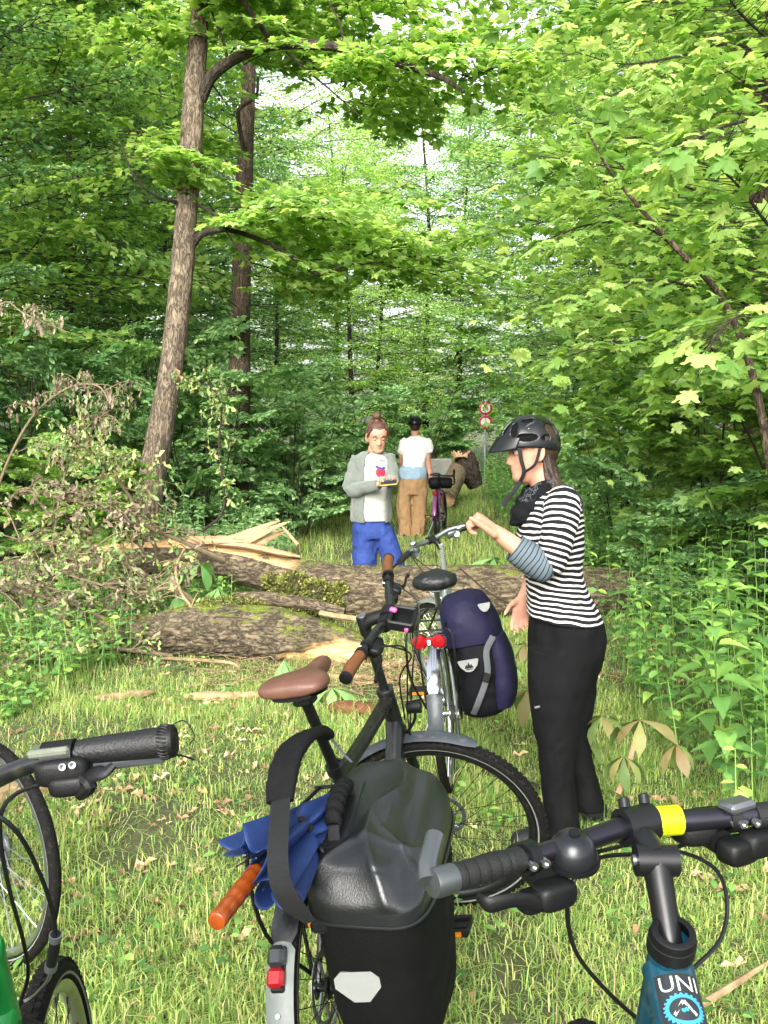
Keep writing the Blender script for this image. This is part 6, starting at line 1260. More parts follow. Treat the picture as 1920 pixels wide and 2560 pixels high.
cable(D.e, [dw(-60, 2020, 1.2), dw(10, 2050, 1.2), dw(60, 2105, 1.22), dw(110, 2210, 1.28), dw(133, 2290, 1.33), dw(138, 2342, 1.36)], .0033)
mb = MB().sweep([dw(139, 2335, 1.36), dw(134, 2380, 1.38), dw(126, 2422, 1.4)], [.0075, .0085, .0075], n=14); mb = mb.build('cable_adjuster', BLKM, D.e)
for q, q2 in (((139, 2336, 1.36), (138, 2350, 1.365)), ((129, 2408, 1.395), (126, 2424, 1.4))): MB().sweep([dw(*q), dw(*q2)], .0092, n=12, m=2).build('knurled_ring', STEEL, mb)
cable(D.e, [dw(126, 2422, 1.4), dw(120, 2450, 1.42), dw(85, 2490, 1.45), dw(50, 2510, 1.46)], .003, ALU)
saddle_mesh(MB(), D.sad).build('saddle', BLKM, D.e)
mb = MB(D.Ms); c = D.Fa+Vector((-.12, 0, D.r-.02)); 
for s in (-1, 1): mb.sweep([D.HB-D.u*.12+Vector((-.03, s*.06, 0)), D.HB-D.u*.06+Vector((-.035, s*.05, 0)), D.HB-D.u*.02+Vector((-.03, s*.045, 0))], [(.009, .006)]*3, n=8)
mb.rod(D.HB-D.u*.02+Vector((-.03, -.05, 0)), D.HB-D.u*.02+Vector((-.03, .05, 0)), .0035, 8); mb.build('rim_brake', BLKM, D.e)
# ------------------------------------------------------------ bicycle at the left edge: only a wheel shows
E = bicycle('dark bicycle standing out of frame at the left, one silver rimmed wheel in view', -1.22, 2.78, R(-54), .03, .0, rim=ALU, spoke=ALU, frame_mt=BLK, tr=(.018, .022, .017), tw=.0185, knobs=False)
saddle_mesh(MB(), E.sad).build('saddle', BLKM, E.e); bar_tube(E, BBp, .0125, BLKM); MB(E.Ms).sweep([E.top-E.u*.03, E.bc], .016, n=10, m=2).build('stem', BLKM, E.e)
for s in (-1, 1): MB(E.Ms).sweep([E.bc+Vector((-.06, s*.195, 0)), E.bc+Vector((-.108, s*.295, -.012))], .016, n=14, m=4).build('grip', RUBG, E.e)
# ============================================================ people
def skinmat(name, c, c2):
    m = mat(name, c, .5, var=.35, scale=16, bump=.18, bscale=260, col2=c2); b = m.node_tree.nodes['Principled BSDF']; b.inputs['Subsurface Weight'].default_value = .12; b.inputs['Subsurface Radius'].default_value = (.02, .008, .004); b.inputs['Subsurface Scale'].default_value = .3; return m
SKIN = skinmat('skin', '#c99a80', '#b9826a'); HAIRM = mat('brown_hair', '#3b2a20', .5, var=.5, scale=40, bump=.5, bscale=150); EYEW = mat('eye_white', '#d9d4cc', .2); IRIS = mat('iris', '#3a2c20', .15); LIP = mat('lip', '#a8625a', .4, var=.1)
_Z = [-.118, -.108, -.09, -.07, -.05, -.03, -.01, .01, .03, .05, .07, .09, .105, .115]
_XF = [.050, .076, .087, .081, .085, .083, .084, .083, .088, .089, .082, .066, .042, .008]; _XB = [.02, 0, -.03, -.05, -.072, -.086, -.094, -.098, -.1, -.1, -.095, -.08, -.052, -.008]; _WW = [.018, .036, .049, .057, .063, .067, .071, .074, .077, .077, .072, .059, .038, .008]
def head(mb, c, f, up, s=1.):
    """head with brow, nose, lips, chin and ears, facing f"""
    Mx = frame(f, up)*s; c = Vector(c); nz, na = 64, 64; vs = []
    for i in range(nz):
        z = -.118+.233*i/(nz-1); xf, xb, w = (np.interp(z, _Z, q) for q in (_XF, _XB, _WW)); cx = (xf+xb)/2
        for j in range(na):
            a = 2*math.pi*j/na; ca, sa = math.cos(a), math.sin(a); x = cx+(xf-cx)*math.copysign(abs(ca)**.85, ca); y = w*math.copysign(abs(sa)**.9, sa)
            if ca > 0:
                g = lambda y0, z0, sy, sz: math.exp(-((y-y0)/sy)**2-((z-z0)/sz)**2)
                nb = np.interp(z, [-.046, -.040, -.030, -.012, .012, .03], [0, .014, .026, .017, .007, 0]); x += nb*math.exp(-(y/.013)**2)+.006*g(.012, -.034, .007, .008)+.006*g(-.012, -.034, .007, .008)
                x += -.010*g(.032, .008, .015, .012)-.010*g(-.032, .008, .015, .012)+.004*g(.03, .028, .025, .008)+.004*g(-.03, .028, .025, .008)
                x += .006*g(0, -.058, .018, .006)+.005*g(0, -.071, .016, .006)-.004*g(0, -.0645, .02, .003)-.004*g(0, -.082, .016, .006)
            vs.append(c+Mx @ Vector((x, y, z)))
    fs = [(i*na+j, i*na+(j+1) % na, (i+1)*na+(j+1) % na, (i+1)*na+j) for i in range(nz-1) for j in range(na)]+[tuple(range(na))[::-1], tuple((nz-1)*na+j for j in range(na))]
    mb.add(vs, fs)
    for sy in (-1, 1):
        q = lambda x, y, z: c+Mx @ Vector((x, sy*y, z))
        mb.ball(q(-.008, .075, -.006), (.017*s, .008*s, .028*s), 12, 10, frame(f, up)); mb.sweep([q(.006, .080, -.026), q(-.004, .083, -.034), q(-.018, .086, -.02), q(-.026, .087, .006), q(-.016, .086, .024), q(.002, .082, .024), q(.008, .079, .01)], [.0045*s]*7, n=8)
    return lambda x, y, z: c+Mx @ Vector((x, y, z))
def hand(mb, w, d, n, t, curl, s=1., spread=.0, thumb=None):
    """palm, four unequal fingers with three joints, thumb from the side of the palm; fingers curl towards n"""
    w, d = Vector(w), Vector(d).normalized(); n = Vector(n); n = (n-d*d.dot(n)).normalized(); t = Vector(t); t = (t-d*d.dot(t)-n*n.dot(t)).normalized()
    mb.loft([(w-d*.02*s, t*.026*s, n*.02*s), (w+d*.02*s, t*.033*s, n*.019*s), (w+d*.06*s, t*.041*s, n*.016*s), (w+d*.092*s, t*.039*s, n*.012*s)], 18)
    for k, (o, L_) in enumerate(((.030, .071), (.0105, .079), (-.0095, .073), (-.029, .057))):
        p = w+d*(.085-.004*abs(k-1))*s+t*o*s; dd = (d+t*(spread*(1.5-k))).normalized(); P = [p-dd*.02*s, p]; c = curl if not hasattr(curl, '__len__') else curl[k]
        for f, L2 in zip((.85, 1.15, .75), (.45, .31, .26)):
            dd = (Matrix.Rotation(c*f, 3, d.cross(n)) @ dd).normalized(); p = p+dd*L_*L2*s; P.append(p)
        mb.sweep(P, [.0092*s, .0095*s, .0088*s, .008*s, .0066*s], n=12, m=24); mb.ball(P[-1], .0064*s, 8, 6)
    tt = thumb or (d*.55+t*.75+n*.35); tt = Vector(tt).normalized(); b = w+d*.02*s+t*.026*s; e1 = b+tt*.045*s; t2_ = (tt*.8+d*.35+n*.35*(1 if not thumb else 0)).normalized(); e2 = e1+t2_*.030*s; e3 = e2+t2_*.024*s
    mb.sweep([b-tt*.015*s, b, e1, e2, e3], [.014*s, .0145*s, .0108*s, .0098*s, .0075*s], n=12, m=24); mb.ball(e3, .0073*s, 8, 6); return e3
def body(mb, vox, name, parent, mt=None, sm=3): me = fuse(mb, vox, name, sm); return link(name, me, parent, mt or SKIN)
def cloth(mb, vox, name, parent, mt, amp=.008, sc=11., seed=0, stretch=(1, 1, .6), sm=6):
    me = fuse(mb, vox, name, sm); push(me, lambda P, N: amp*(fbm(P*(sc*np.array(stretch)), 3, seed)-.5)+amp*.6*(.5-np.abs(2*fbm(P*(sc*1.6*np.array(stretch))+7, 2, seed+3)-1))); return link(name, me, parent, mt)
def eyes(H, parent, s=1., closed=0):
    for sy in (-1, 1):
        if closed:
            e = MB().ball(H(.068, sy*.032, .008), .0135*s, 14, 10).build('eyelid', SKIN, parent); MB().sweep([H(.0805, sy*.024, .001), H(.0825, sy*.032, -.001), H(.079, sy*.041, .001)], .0016*s, n=6).build('eyelashes', HAIRM, e); continue
        e = MB().ball(H(.069, sy*.032, .008), .0125*s, 14, 10).build('eye', EYEW, parent); MB().ball(H(.0775, sy*.032, .0075), .0062*s, 10, 8).build('iris', IRIS, e)
# ------------------------------------------------------------ woman in stripes
d0 = 3.70; wo = Gd(1400, 2115); wm = empty('person', (wo.x, wo.y, 0)); WO = wm.location.copy()
tag(wm, 'woman in black cycling helmet, striped top and black trousers standing in profile', 'person')
def w_(px, py, dd=0.): return W(px, py, d0+dd)-WO
SC = FPX/d0
mb = MB(); Hf = head(mb, w_(1330, 1131), (-1, -.12, -.10), (-.12, 0, 1), 1.02)
mb.sweep([w_(1395, 1290), w_(1368, 1225), w_(1345, 1175)], [.062, .055, .055], n=20)
mb.loft([(w_(1395, 1240), Vector((.08, 0, 0)), Vector((0, .12, 0))), (w_(1378, 1330), Vector((.11, 0, 0)), Vector((0, .15, 0))), (w_(1385, 1430), Vector((.09, 0, 0)), Vector((0, .13, 0))), (w_(1410, 1560), Vector((.10, 0, 0)), Vector((0, .13, 0))), (w_(1410, 1640), Vector((.08, 0, 0)), Vector((0, .10, 0)))], 20)
for dd, P in ((-.09, ((1410, 1600, .06), (1395, 1800, .045), (1398, 1980, .045), (1402, 2085, .04))), (.10, ((1415, 1600, .06), (1425, 1800, .045), (1452, 1930, .045), (1462, 2000, .04)))): mb.sweep([w_(a, b, dd) for a, b, _ in P], [r for *_, r in P], n=14)
mb.sweep([w_(1405, 1262, -.15), w_(1390, 1340, -.18), w_(1366, 1418, -.19), w_(1300, 1374, -.2), w_(1248, 1336, -.2), w_(1215, 1312, -.21)], [.045, .042, .042, .037, .029, .018], n=18)
mb.sweep([w_(1405, 1262, .15), w_(1392, 1340, .18), w_(1368, 1410, .2), w_(1330, 1455, .2), w_(1311, 1492, .2)], [.045, .042, .04, .035, .026], n=18)
hand(mb, w_(1243, 1333, -.2), w_(1188, 1292, -.22)-w_(1243, 1333, -.2), Vector((-.55, .35, -.75)), Vector((.1, -.75, .6)), [1.3, 1.35, 1.4, 1.45], 1.12, thumb=Vector((-.7, -.35, .5)))
hand(mb, w_(1311, 1492, .2), Vector((-.22, -.05, -1)), Vector((.25, -1, 0)), Vector((-1, -.2, 0)), [.3, .4, .45, .5], 1.0, .05)
bd = body(mb, .006, 'body', wm, None, 4); eyes(Hf, bd, 1.0)
def stripes(name, c1, c2, period, duty, off=0.):
    m, nt, b = newmat(name); L = nt.links.new; at = nd(nt, 'ShaderNodeAttribute', attribute_name='along'); tc = nd(nt, 'ShaderNodeTexCoord'); n = nd(nt, 'ShaderNodeTexNoise', i_Scale=7., i_Detail=2.); L(tc.outputs['Object'], n.inputs['Vector'])
    a = nd(nt, 'ShaderNodeMath', operation='MULTIPLY_ADD'); L(n.outputs[0], a.inputs[0]); a.inputs[1].default_value = .035; L(at.outputs['Fac'], a.inputs[2])
    dv = nd(nt, 'ShaderNodeMath', operation='DIVIDE'); L(a.outputs[0], dv.inputs[0]); dv.inputs[1].default_value = period; fr = nd(nt, 'ShaderNodeMath', operation='FRACT'); L(dv.outputs[0], fr.inputs[0]); lt = nd(nt, 'ShaderNodeMath', operation='LESS_THAN'); L(fr.outputs[0], lt.inputs[0]); lt.inputs[1].default_value = duty
    q = lambda h: tuple(x*.6 for x in lin(h)[:3])+(1,)
    L(mixc(nt, lt.outputs[0], q(c1), q(c2)), b.inputs['Base Color']); b.inputs['Roughness'].default_value = .85; b.inputs['Specular IOR Level'].default_value = .15
    n2 = nd(nt, 'ShaderNodeTexNoise', i_Scale=500., i_Detail=2.); L(tc.outputs['Object'], n2.inputs['Vector']); bp = nd(nt, 'ShaderNodeBump', i_Strength=.25, i_Distance=.002); L(n2.outputs[0], bp.inputs['Height']); L(bp.outputs[0], b.inputs['Normal']); return m
STR = stripes('striped_jersey', '#15161a', '#dcd9d2', .0215, .40); STRG = stripes('striped_lining', '#5f6b73', '#22262c', .0165, .22)
TS = [(1222, 1352, 1432, .085), (1240, 1330, 1444, .145), (1262, 1318, 1450, .172), (1300, 1304, 1456, .185), (1340, 1293, 1457, .182), (1380, 1297, 1456, .168), (1420, 1310, 1453, .152), (1460, 1316, 1464, .156), (1500, 1317, 1485, .174), (1532, 1318, 1500, .188), (1543, 1320, 1503, .19)]
def shirt_push(me, seed, amp=.010, sc=14): push(me, lambda P, N: amp*(fbm(P*[[sc, sc, sc*1.5]], 3, seed)-.5)+amp*.8*(.5-np.abs(2*fbm(P*[[sc*.8, sc*.8, sc*2.2]]+3, 2, seed+3)-1))*np.clip((1.16-P[:, 2])*3, .25, 1)); return me
me = MB().loft([(w_((a+b)/2, r), Vector(((b-a)/2/SC, 0, (-.012 if r > 1400 else -.005))), Vector((0, wd, 0))) for r, a, b, wd in TS], 64, 130, 2.25, cap=False).mesh('top', 'all'); shirt_push(me, 3); top_ = link('top', me, wm, STR)
me = MB().sweep([w_(1398, 1238, -.11), w_(1405, 1262, -.155), w_(1398, 1320, -.185), w_(1384, 1380, -.194), w_(1374, 1412, -.196), w_(1366, 1432, -.197)], [.045, .068, .065, .061, .057, .03], n=48, m=90, cap=True, side=(0, 1, 0)).mesh('sleeve', 'all'); shirt_push(me, 8, .010); link('sleeve', me, wm, STR)
me = MB().sweep([w_(1386, 1424, -.197), w_(1372, 1420, -.198), w_(1345, 1408, -.198), w_(1314, 1388, -.2), w_(1286, 1368, -.2)], [.02, .056, .061, .058, .053], n=40, m=50, cap=False, side=(0, 1, 0)).mesh('sleeve_cuff', 'all'); shirt_push(me, 11, .006); link('sleeve_cuff', me, wm, STRG)
me = MB().sweep([w_(1398, 1238, .11), w_(1405, 1262, .155), w_(1398, 1320, .18), w_(1380, 1385, .2), w_(1352, 1425, .2), w_(1334, 1448, .2)], [.045, .064, .06, .055, .052, .05], n=40, m=60, cap=False, side=(0, 1, 0)).mesh('sleeve', 'all'); link('sleeve', me, wm, STR)
PANT = mat('black_softshell', '#0d0d0f', .75, spec=.2, var=.15, scale=6, bump=.3, bscale=420, sheen=.0)
mb = MB(); PS = [(1500, 1338, 1468, .145), (1520, 1332, 1484, .158), (1550, 1325, 1503, .174), (1600, 1322, 1511, .18), (1645, 1324, 1505, .17), (1675, 1330, 1495, .15)]
mb.loft([(w_((a+b)/2, r), Vector(((b-a)/2/SC, 0, 0)), Vector((0, wd, 0))) for r, a, b, wd in PS], 32)
NL = [(1620, 1326, 1504, .095), (1700, 1322, 1476, .092), (1760, 1327, 1456, .082), (1830, 1338, 1441, .07), (1900, 1350, 1434, .062), (1980, 1360, 1438, .058), (2050, 1366, 1448, .06), (2092, 1364, 1454, .062)]
mb.loft([(w_((a+b)/2, r, -.085), Vector(((b-a)/2/SC, 0, 0)), Vector((0, wd, 0))) for r, a, b, wd in NL], 28)
FL = [(1620, 1340, 1508, .095), (1700, 1352, 1495, .09), (1780, 1372, 1480, .082), (1850, 1392, 1476, .07), (1920, 1415, 1486, .064), (1980, 1428, 1500, .062), (2020, 1430, 1508, .064)]
mb.loft([(w_((a+b)/2, r, .11), Vector(((b-a)/2/SC, 0, 0)), Vector((0, wd, 0))) for r, a, b, wd in FL], 28)
cloth(mb, .007, 'trousers', wm, PANT, .016, 11, 5, (1, 1, .55))
MB().box(w_(1343, 1768, -.19), (.022, .004, .008), Matrix.Rotation(-.25, 3, 'Y'), .0015).build('trouser_badge', STEEL, wm)
SHOE = mat('dark_shoe', '#23262b', .6, var=.3, bump=.3, bscale=200, dirt='#4a4236')
for px, row, dd in ((1385, 2115, -.085), (1450, 2050, .14)):
    c = Gd(px, row)-WO; c.z = 0; mb = MB(); mb.loft([(c+Vector((.11, dd*.0, .035)), Vector((0, .022, 0)), Vector((0, 0, .03))), (c+Vector((.08, 0, .05)), Vector((0, .036, 0)), Vector((0, 0, .05))), (c+Vector((0, 0, .05)), Vector((0, .04, 0)), Vector((0, 0, .048))), (c+Vector((-.09, 0, .036)), Vector((0, .045, 0)), Vector((0, 0, .036))), (c+Vector((-.15, 0, .028)), Vector((0, .034, 0)), Vector((0, 0, .026))), (c+Vector((-.17, 0, .022)), Vector((0, .012, 0)), Vector((0, 0, .012)))], 20, 40, 2.6); mb.build('shoe', SHOE, wm)
# hair at the nape, ear ring
mb = MB(); rr = random.Random(5)
for i in range(90):
    a = rr.uniform(-1, 1); b = rr.uniform(0, 1); p0 = w_(1356+26*b, 1150+rr.uniform(-20, 14), a*.066); p1 = w_(1376+rr.uniform(-10, 18), 1195+rr.uniform(-8, 8), a*.074); p2 = w_(1396+rr.uniform(-26, 40), 1236+rr.uniform(-10, 24), a*.09); p3 = p2+Vector((rr.uniform(-.01, .05), rr.uniform(-.012, .012), rr.uniform(-.025, .02)))
    mb.sweep([p0, p1, p2, p3], [.006, .009, .006, .0008], n=6, m=14)
mb.ball(Hf(-.022, 0, .022), (.088, .083, .104), 24, 16, frame((-1, -.12, -.10), (-.12, 0, 1))); mb.build('hair', HAIRM, wm)
MB().ball(w_(1327, 1161, -.098), .0035, 8, 6).build('ear_ring', CHR, wm)
# neck tube scarf
def scarfmat():
    m, nt, b = newmat('scarf_print'); L = nt.links.new; tc = nd(nt, 'ShaderNodeTexCoord'); v = nd(nt, 'ShaderNodeTexVoronoi', feature='DISTANCE_TO_EDGE', i_Scale=55.); L(tc.outputs['Object'], v.inputs['Vector']); n = nd(nt, 'ShaderNodeTexNoise', i_Scale=14., i_Detail=3.); L(tc.outputs['Object'], n.inputs['Vector'])
    r = ramp(nt, [(.0, 1.), (.05, 1.), (.09, 0.)]); L(v.outputs['Distance'], r.inputs[0]); r2 = ramp(nt, [(.5, 0.), (.58, .55)]); L(n.outputs[0], r2.inputs[0]); ml = nd(nt, 'ShaderNodeMath', operation='MULTIPLY'); L(r.outputs[0], ml.inputs[0]); L(r2.outputs[0], ml.inputs[1])
    L(mixc(nt, ml.outputs[0], lin('#0c0d0f'), lin('#565c60')), b.inputs['Base Color']); b.inputs['Roughness'].default_value = .9; b.inputs['Specular IOR Level'].default_value = .1; return m
SCF = scarfmat(); ax_ = (w_(1350, 1190)-w_(1328, 1280)).normalized(); sd_ = Vector((0, 1, 0)); sf = ax_.cross(sd_).normalized()
tl_ = lambda px, py, a, b_, k: (w_(px, py), Vector((a, 0, a*k)), Vector((0, b_, 0)))
me = MB().loft([tl_(1340, 1292, .075, .085, .5), tl_(1334, 1278, .092, .098, .55), tl_(1334, 1252, .095, .1, .6), tl_(1340, 1228, .088, .094, .6), tl_(1348, 1208, .076, .084, .55), tl_(1350, 1200, .062, .074, .5)], 56, 60, 2., cap=False).mesh('neck_scarf', 'all'); push(me, lambda P, N: .026*(fbm(P*[[16, 16, 30]], 3, 6)-.5)+.003*np.sin(P[:, 2]*110+P[:, 0]*60)); link('neck_scarf', me, wm, SCF)
MB().sweep([w_(1300, 1205, -.05), w_(1285, 1228, -.06), w_(1268, 1248, -.06), w_(1258, 1266, -.06)], [(.009, .0025)]*4, n=8, side=(1, 0, .3)).build('strap_end', WEBB, wm)
MB().sweep([w_(1392, 1208, -.02), w_(1425, 1225, -.04), w_(1447, 1252, -.03), w_(1453, 1282, -.02)], [(.012, .012), (.014, .012), (.014, .014), (.010, .010)], n=10).build('jacket_collar', mat('dark_blue_cloth', '#20293a', .7, var=.2), wm)
# helmet: shell with open vents over a dark liner, visor and straps
def helmet(parent, c, f, up, rad, vents, low, mt, visor=True, n=120, m=60, strap=None):
    Mx = frame(f, up); c = Vector(c); V, idx, fs = [], {}, []
    def pt(a, e, k=1.): return c+Mx @ Vector((rad[0]*k*math.cos(e)*math.cos(a), rad[1]*k*math.cos(e)*math.sin(a), rad[2]*k*math.sin(e)))
    for i in range(m+1):
        for j in range(n):
            a = 2*math.pi*j/n; e0 = low(a); e = e0+(math.pi/2-e0)*i/m; rid = 1+.018*math.cos(6*a)*math.cos(e)+(.03*max(0, -math.cos(a))*math.cos(e)); V.append(pt(a, e, rid))
    for i in range(m):
        for j in range(n):
            a = 2*math.pi*(j+.5)/n; a = (a+math.pi) % (2*math.pi)-math.pi; e0 = low(a); e = e0+(math.pi/2-e0)*(i+.5)/m
            if any(((a-va)*math.cos(e)/sa)**2+((e-ve-sl_*(a-va))/se)**2 < 1 for va, ve, sa, se, sl_ in vents): continue
            fs.append((i*n+j, i*n+(j+1) % n, (i+1)*n+(j+1) % n, (i+1)*n+j))
    us_ = sorted({i for f_ in fs for i in f_}); ix = {q: i for i, q in enumerate(us_)}; V = [V[i] for i in us_]; fs = [tuple(ix[i] for i in f_) for f_ in fs]
    mb = MB(); mb.add(V, fs); me = evaluated(mb, [('SOLIDIFY', dict(thickness=.014, offset=-1.)), ('SMOOTH', dict(factor=.5, iterations=2))], 'helmet'); h = link('helmet', me, parent, mt)
    mb = MB(); mb.add([pt(2*math.pi*j/n, low(2*math.pi*j/n)+.1+(math.pi/2-low(2*math.pi*j/n)-.1)*i/20, .925) for i in range(21) for j in range(n)], [(i*n+j, i*n+(j+1) % n, (i+1)*n+(j+1) % n, (i+1)*n+j) for i in range(20) for j in range(n)]); mb.build('liner', FAB, h)
    return h, Mx, pt
HELM = mat('helmet_black', '#15181a', .3, var=.12, coat=.2, spec=.35)
vs_ = []
for s in (-1, 1):
    vs_ += [(s*.28, .80, .12, .32, 0), (s*.85, .66, .14, .30, -s*.5), (s*1.35, .30, .34, .12, -s*.10), (s*1.55, 1.0, .22, .13, 0), (s*2.45, .42, .34, .30, 0), (s*2.75, -.06, .22, .13, 0), (s*2.0, .18, .16, .10, 0)]
hm_, Mh, hp = helmet(wm, w_(1322, 1113), (-1, -.10, -.16), (-.16, 0, 1), (.122, .098, .118), vs_, lambda a: .02-.46*(.5-.5*math.cos(a))**2.2, HELM)
vis = []; mb = MB(); n_ = 21
for k, (t, dz) in enumerate(((0, 0), (.35, 0), (.7, 0), (1, 0))):
    for j in range(n_):
        q = (j/(n_-1)-.5)*2; a = q*1.15; base = hp(a, .30+.16*math.cos(a*1.2), 1.02); tipx = .052*(1-.55*q*q)*t; vis.append(base+Mh @ Vector((tipx, 0, -.052*t*(1-.3*q*q)-.008*t*t)))
mb.add(vis, [(k*n_+j, k*n_+j+1, (k+1)*n_+j+1, (k+1)*n_+j) for k in range(3) for j in range(n_-1)]); me = evaluated(mb, [('SOLIDIFY', dict(thickness=.004)), ('SUBSURF', dict(levels=1))], 'visor'); link('visor', me, hm_, HELM)
MB().sweep([w_(1297, 1110, -.088), w_(1303, 1150, -.086), w_(1310, 1180, -.075), w_(1300, 1205, -.045)], [(.008, .0018)]*4, n=8, side=(1, 0, 0)).build('chin_strap', WEBB, hm_)
MB().sweep([w_(1350, 1120, -.088), w_(1338, 1160, -.09), w_(1312, 1180, -.075)], [(.006, .0018)]*3, n=8, side=(1, 0, 0)).build('chin_strap', WEBB, hm_)
MB().ball(w_(1322, 1072, -.083), (.004, .003, .004), 10, 8).build('visor_screw', STEEL, hm_)
tm = text_mesh('uvex', .022); bv = BVHTree.FromPolygons([v.co for v in hm_.data.vertices], [q.vertices for q in hm_.data.polygons])
for v in tm.vertices:
    p = w_(1348+v.co.x*SC*.9+v.co.y*SC*.5, 1062+v.co.x*SC*(-.5)-v.co.y*SC*.9, -.3); h = bv.ray_cast(p, Vector((0, 1, 0))); v.co = (h[0] if h[0] else p+Vector((0, .2, 0)))-Vector((0, .0016, 0))
tm.materials.clear(); link('lettering', tm, hm_, mat('helmet_print', '#6c7073', .5))
# ------------------------------------------------------------ person in grey hoodie looking at a phone
d1 = 8.35; po = Gd(935, 1533); hp_ = empty('person', (po.x, po.y, 0)); HO = hp_.location.copy(); tag(hp_, 'person in grey hoodie and blue trousers looking down at a phone behind the trunk', 'person'); S1_ = FPX/d1
def h_(px, py, dd=0.): return W(px, py, d1+dd)-HO
def bsec(px, row, half, dep, dd=0., tilt=0.): return (h_(px, row, dd), Vector((half, 0, tilt)), Vector((0, dep, 0)))
mb = MB(); Hh = head(mb, h_(943, 1093, -.06), (.22, -1, -.30), (.03, -.28, 1), 1.14); mb.sweep([h_(931, 1142), h_(937, 1118, -.03)], .056, n=14, m=4)
mb.loft([bsec(931, 1140, .1, .08), bsec(930, 1180, .14, .1), bsec(928, 1260, .12, .09), bsec(928, 1320, .13, .1)], 18)
mb.sweep([h_(915, 1320), h_(912, 1420), h_(908, 1525)], [.07, .055, .045], n=12); mb.sweep([h_(945, 1320), h_(985, 1410), h_(1003, 1525)], [.07, .055, .045], n=12)
mb.sweep([h_(893, 1150), h_(880, 1222, -.05), h_(946, 1212, -.28)], [.045, .04, .028], n=12); mb.sweep([h_(970, 1148), h_(981, 1196, -.1), h_(975, 1208, -.3)], [.045, .04, .028], n=12)
hand(mb, h_(948, 1211, -.29), Vector((1, -.25, .05)), Vector((.1, .2, 1)), Vector((0, -1, .2)), .55, 1.05); hand(mb, h_(981, 1210, -.31), Vector((-.75, -.5, .05)), Vector((0, .1, 1)), Vector((.2, -.8, .3)), .6, 1.05)
bd = body(mb, .0068, 'body', hp_, None, 2); eyes(Hh, bd, 1.05, 1)
MB().ball(Hh(.082, 0, -.064), (.016, .006, .004), 10, 8).build('mouth', LIP, bd)
TEE = mat('pale_tee', '#b4b5ae', .85, var=.1, bump=.2, bscale=300); me = MB().loft([bsec(934, 1134, .075, .06, -.02), bsec(933, 1146, .14, .095, -.02), bsec(932, 1180, .155, .118, -.02), bsec(930, 1230, .15, .118, -.02), bsec(928, 1270, .15, .12, -.02), bsec(928, 1300, .152, .122, -.02)], 48, 60, 2.4, cap=False).mesh('tee_shirt', 'all'); push(me, lambda P, N: .014*(fbm(P*[[14, 14, 18]], 3, 2)-.5)); tee = link('tee_shirt', me, hp_, TEE)
bv = BVHTree.FromPolygons([v.co for v in me.vertices], [q.vertices for q in me.polygons])
def onto(x, y, lift):
    """photograph pixel offsets on the chest -> point on the shirt"""
    p = h_(x, y, -.6); h = bv.ray_cast(p, Vector((0, 1, 0))); return (h[0] if h[0] else p)-Vector((0, lift, 0))
tm = text_mesh('Fruit is Mor', 10.5)
for v in tm.vertices: v.co = onto(941+v.co.x*.92, 1162-v.co.y*.9-.10*v.co.x, .004)
tm.materials.clear(); link('lettering', tm, tee, mat('print_black', '#1e1e20', .8))
def patch(cx, cy, rx, ry, name, mt, lift, rot=0.):
    P = [(0., 0.)]+[(rx*k*math.cos(2*math.pi*j/18), ry*k*math.sin(2*math.pi*j/18)) for k in (.5, 1) for j in range(18)]; mb = MB()
    mb.add([onto(cx+x*math.cos(rot)-y*math.sin(rot), cy+x*math.sin(rot)+y*math.cos(rot), lift) for x, y in P], [(0, 1+j, 1+(j+1) % 18) for j in range(18)]+[(1+j, 19+j, 19+(j+1) % 18, 1+(j+1) % 18) for j in range(18)]); return mb.build(name, mt, tee)
patch(951, 1188, 13, 13.5, 'fruit_print', mat('print_red', '#c2263c', .8), .004); BLP = mat('print_blue', '#2b3a8c', .8); patch(943, 1174, 6.5, 3, 'leaf_print', BLP, .006, .35); patch(958, 1177, 6, 3.4, 'leaf_print', BLP, .006, -.3); patch(950, 1178, 1.6, 6, 'leaf_print', BLP, .0065, .15)
HOOD = mat('grey_sweat', '#6b726b', .9, var=.15, scale=9, bump=.35, bscale=260, sheen=.2)
def open_loft(secs, gl, gr, n=56, m=60):
    D = cr([tuple(c)+tuple(a)+tuple(b) for c, a, b in secs], m); vs = []
    for i, d in enumerate(D):
        c, A_, B_ = Vector(d[:3]), Vector(d[3:6]), Vector(d[6:9])
        for j in range(n):
            t = j/(n-1); a = -math.pi/2+gr+(2*math.pi-gl-gr)*t; ca, sa = math.cos(a), math.sin(a); vs.append(c+A_*math.copysign(abs(ca)**.85, ca)+B_*math.copysign(abs(sa)**.85, sa))
    mb = MB(); mb.add(vs, [(i*n+j, i*n+j+1, (i+1)*n+j+1, (i+1)*n+j) for i in range(m-1) for j in range(n-1)]); return mb
mb = open_loft([bsec(934, 1126, .085, .075), bsec(932, 1137, .135, .10), bsec(931, 1150, .178, .12), bsec(930, 1190, .185, .145), bsec(929, 1240, .178, .15), bsec(928, 1285, .18, .155), bsec(928, 1303, .172, .15)], .30, .80)
me = evaluated(mb, [('SOLIDIFY', dict(thickness=.012, offset=1.)), ('SUBSURF', dict(levels=1))], 'hoodie'); push(me, lambda P, N: .034*(fbm(P*[[12, 12, 12]], 3, 9)-.5)); link('hoodie', me, hp_, HOOD)
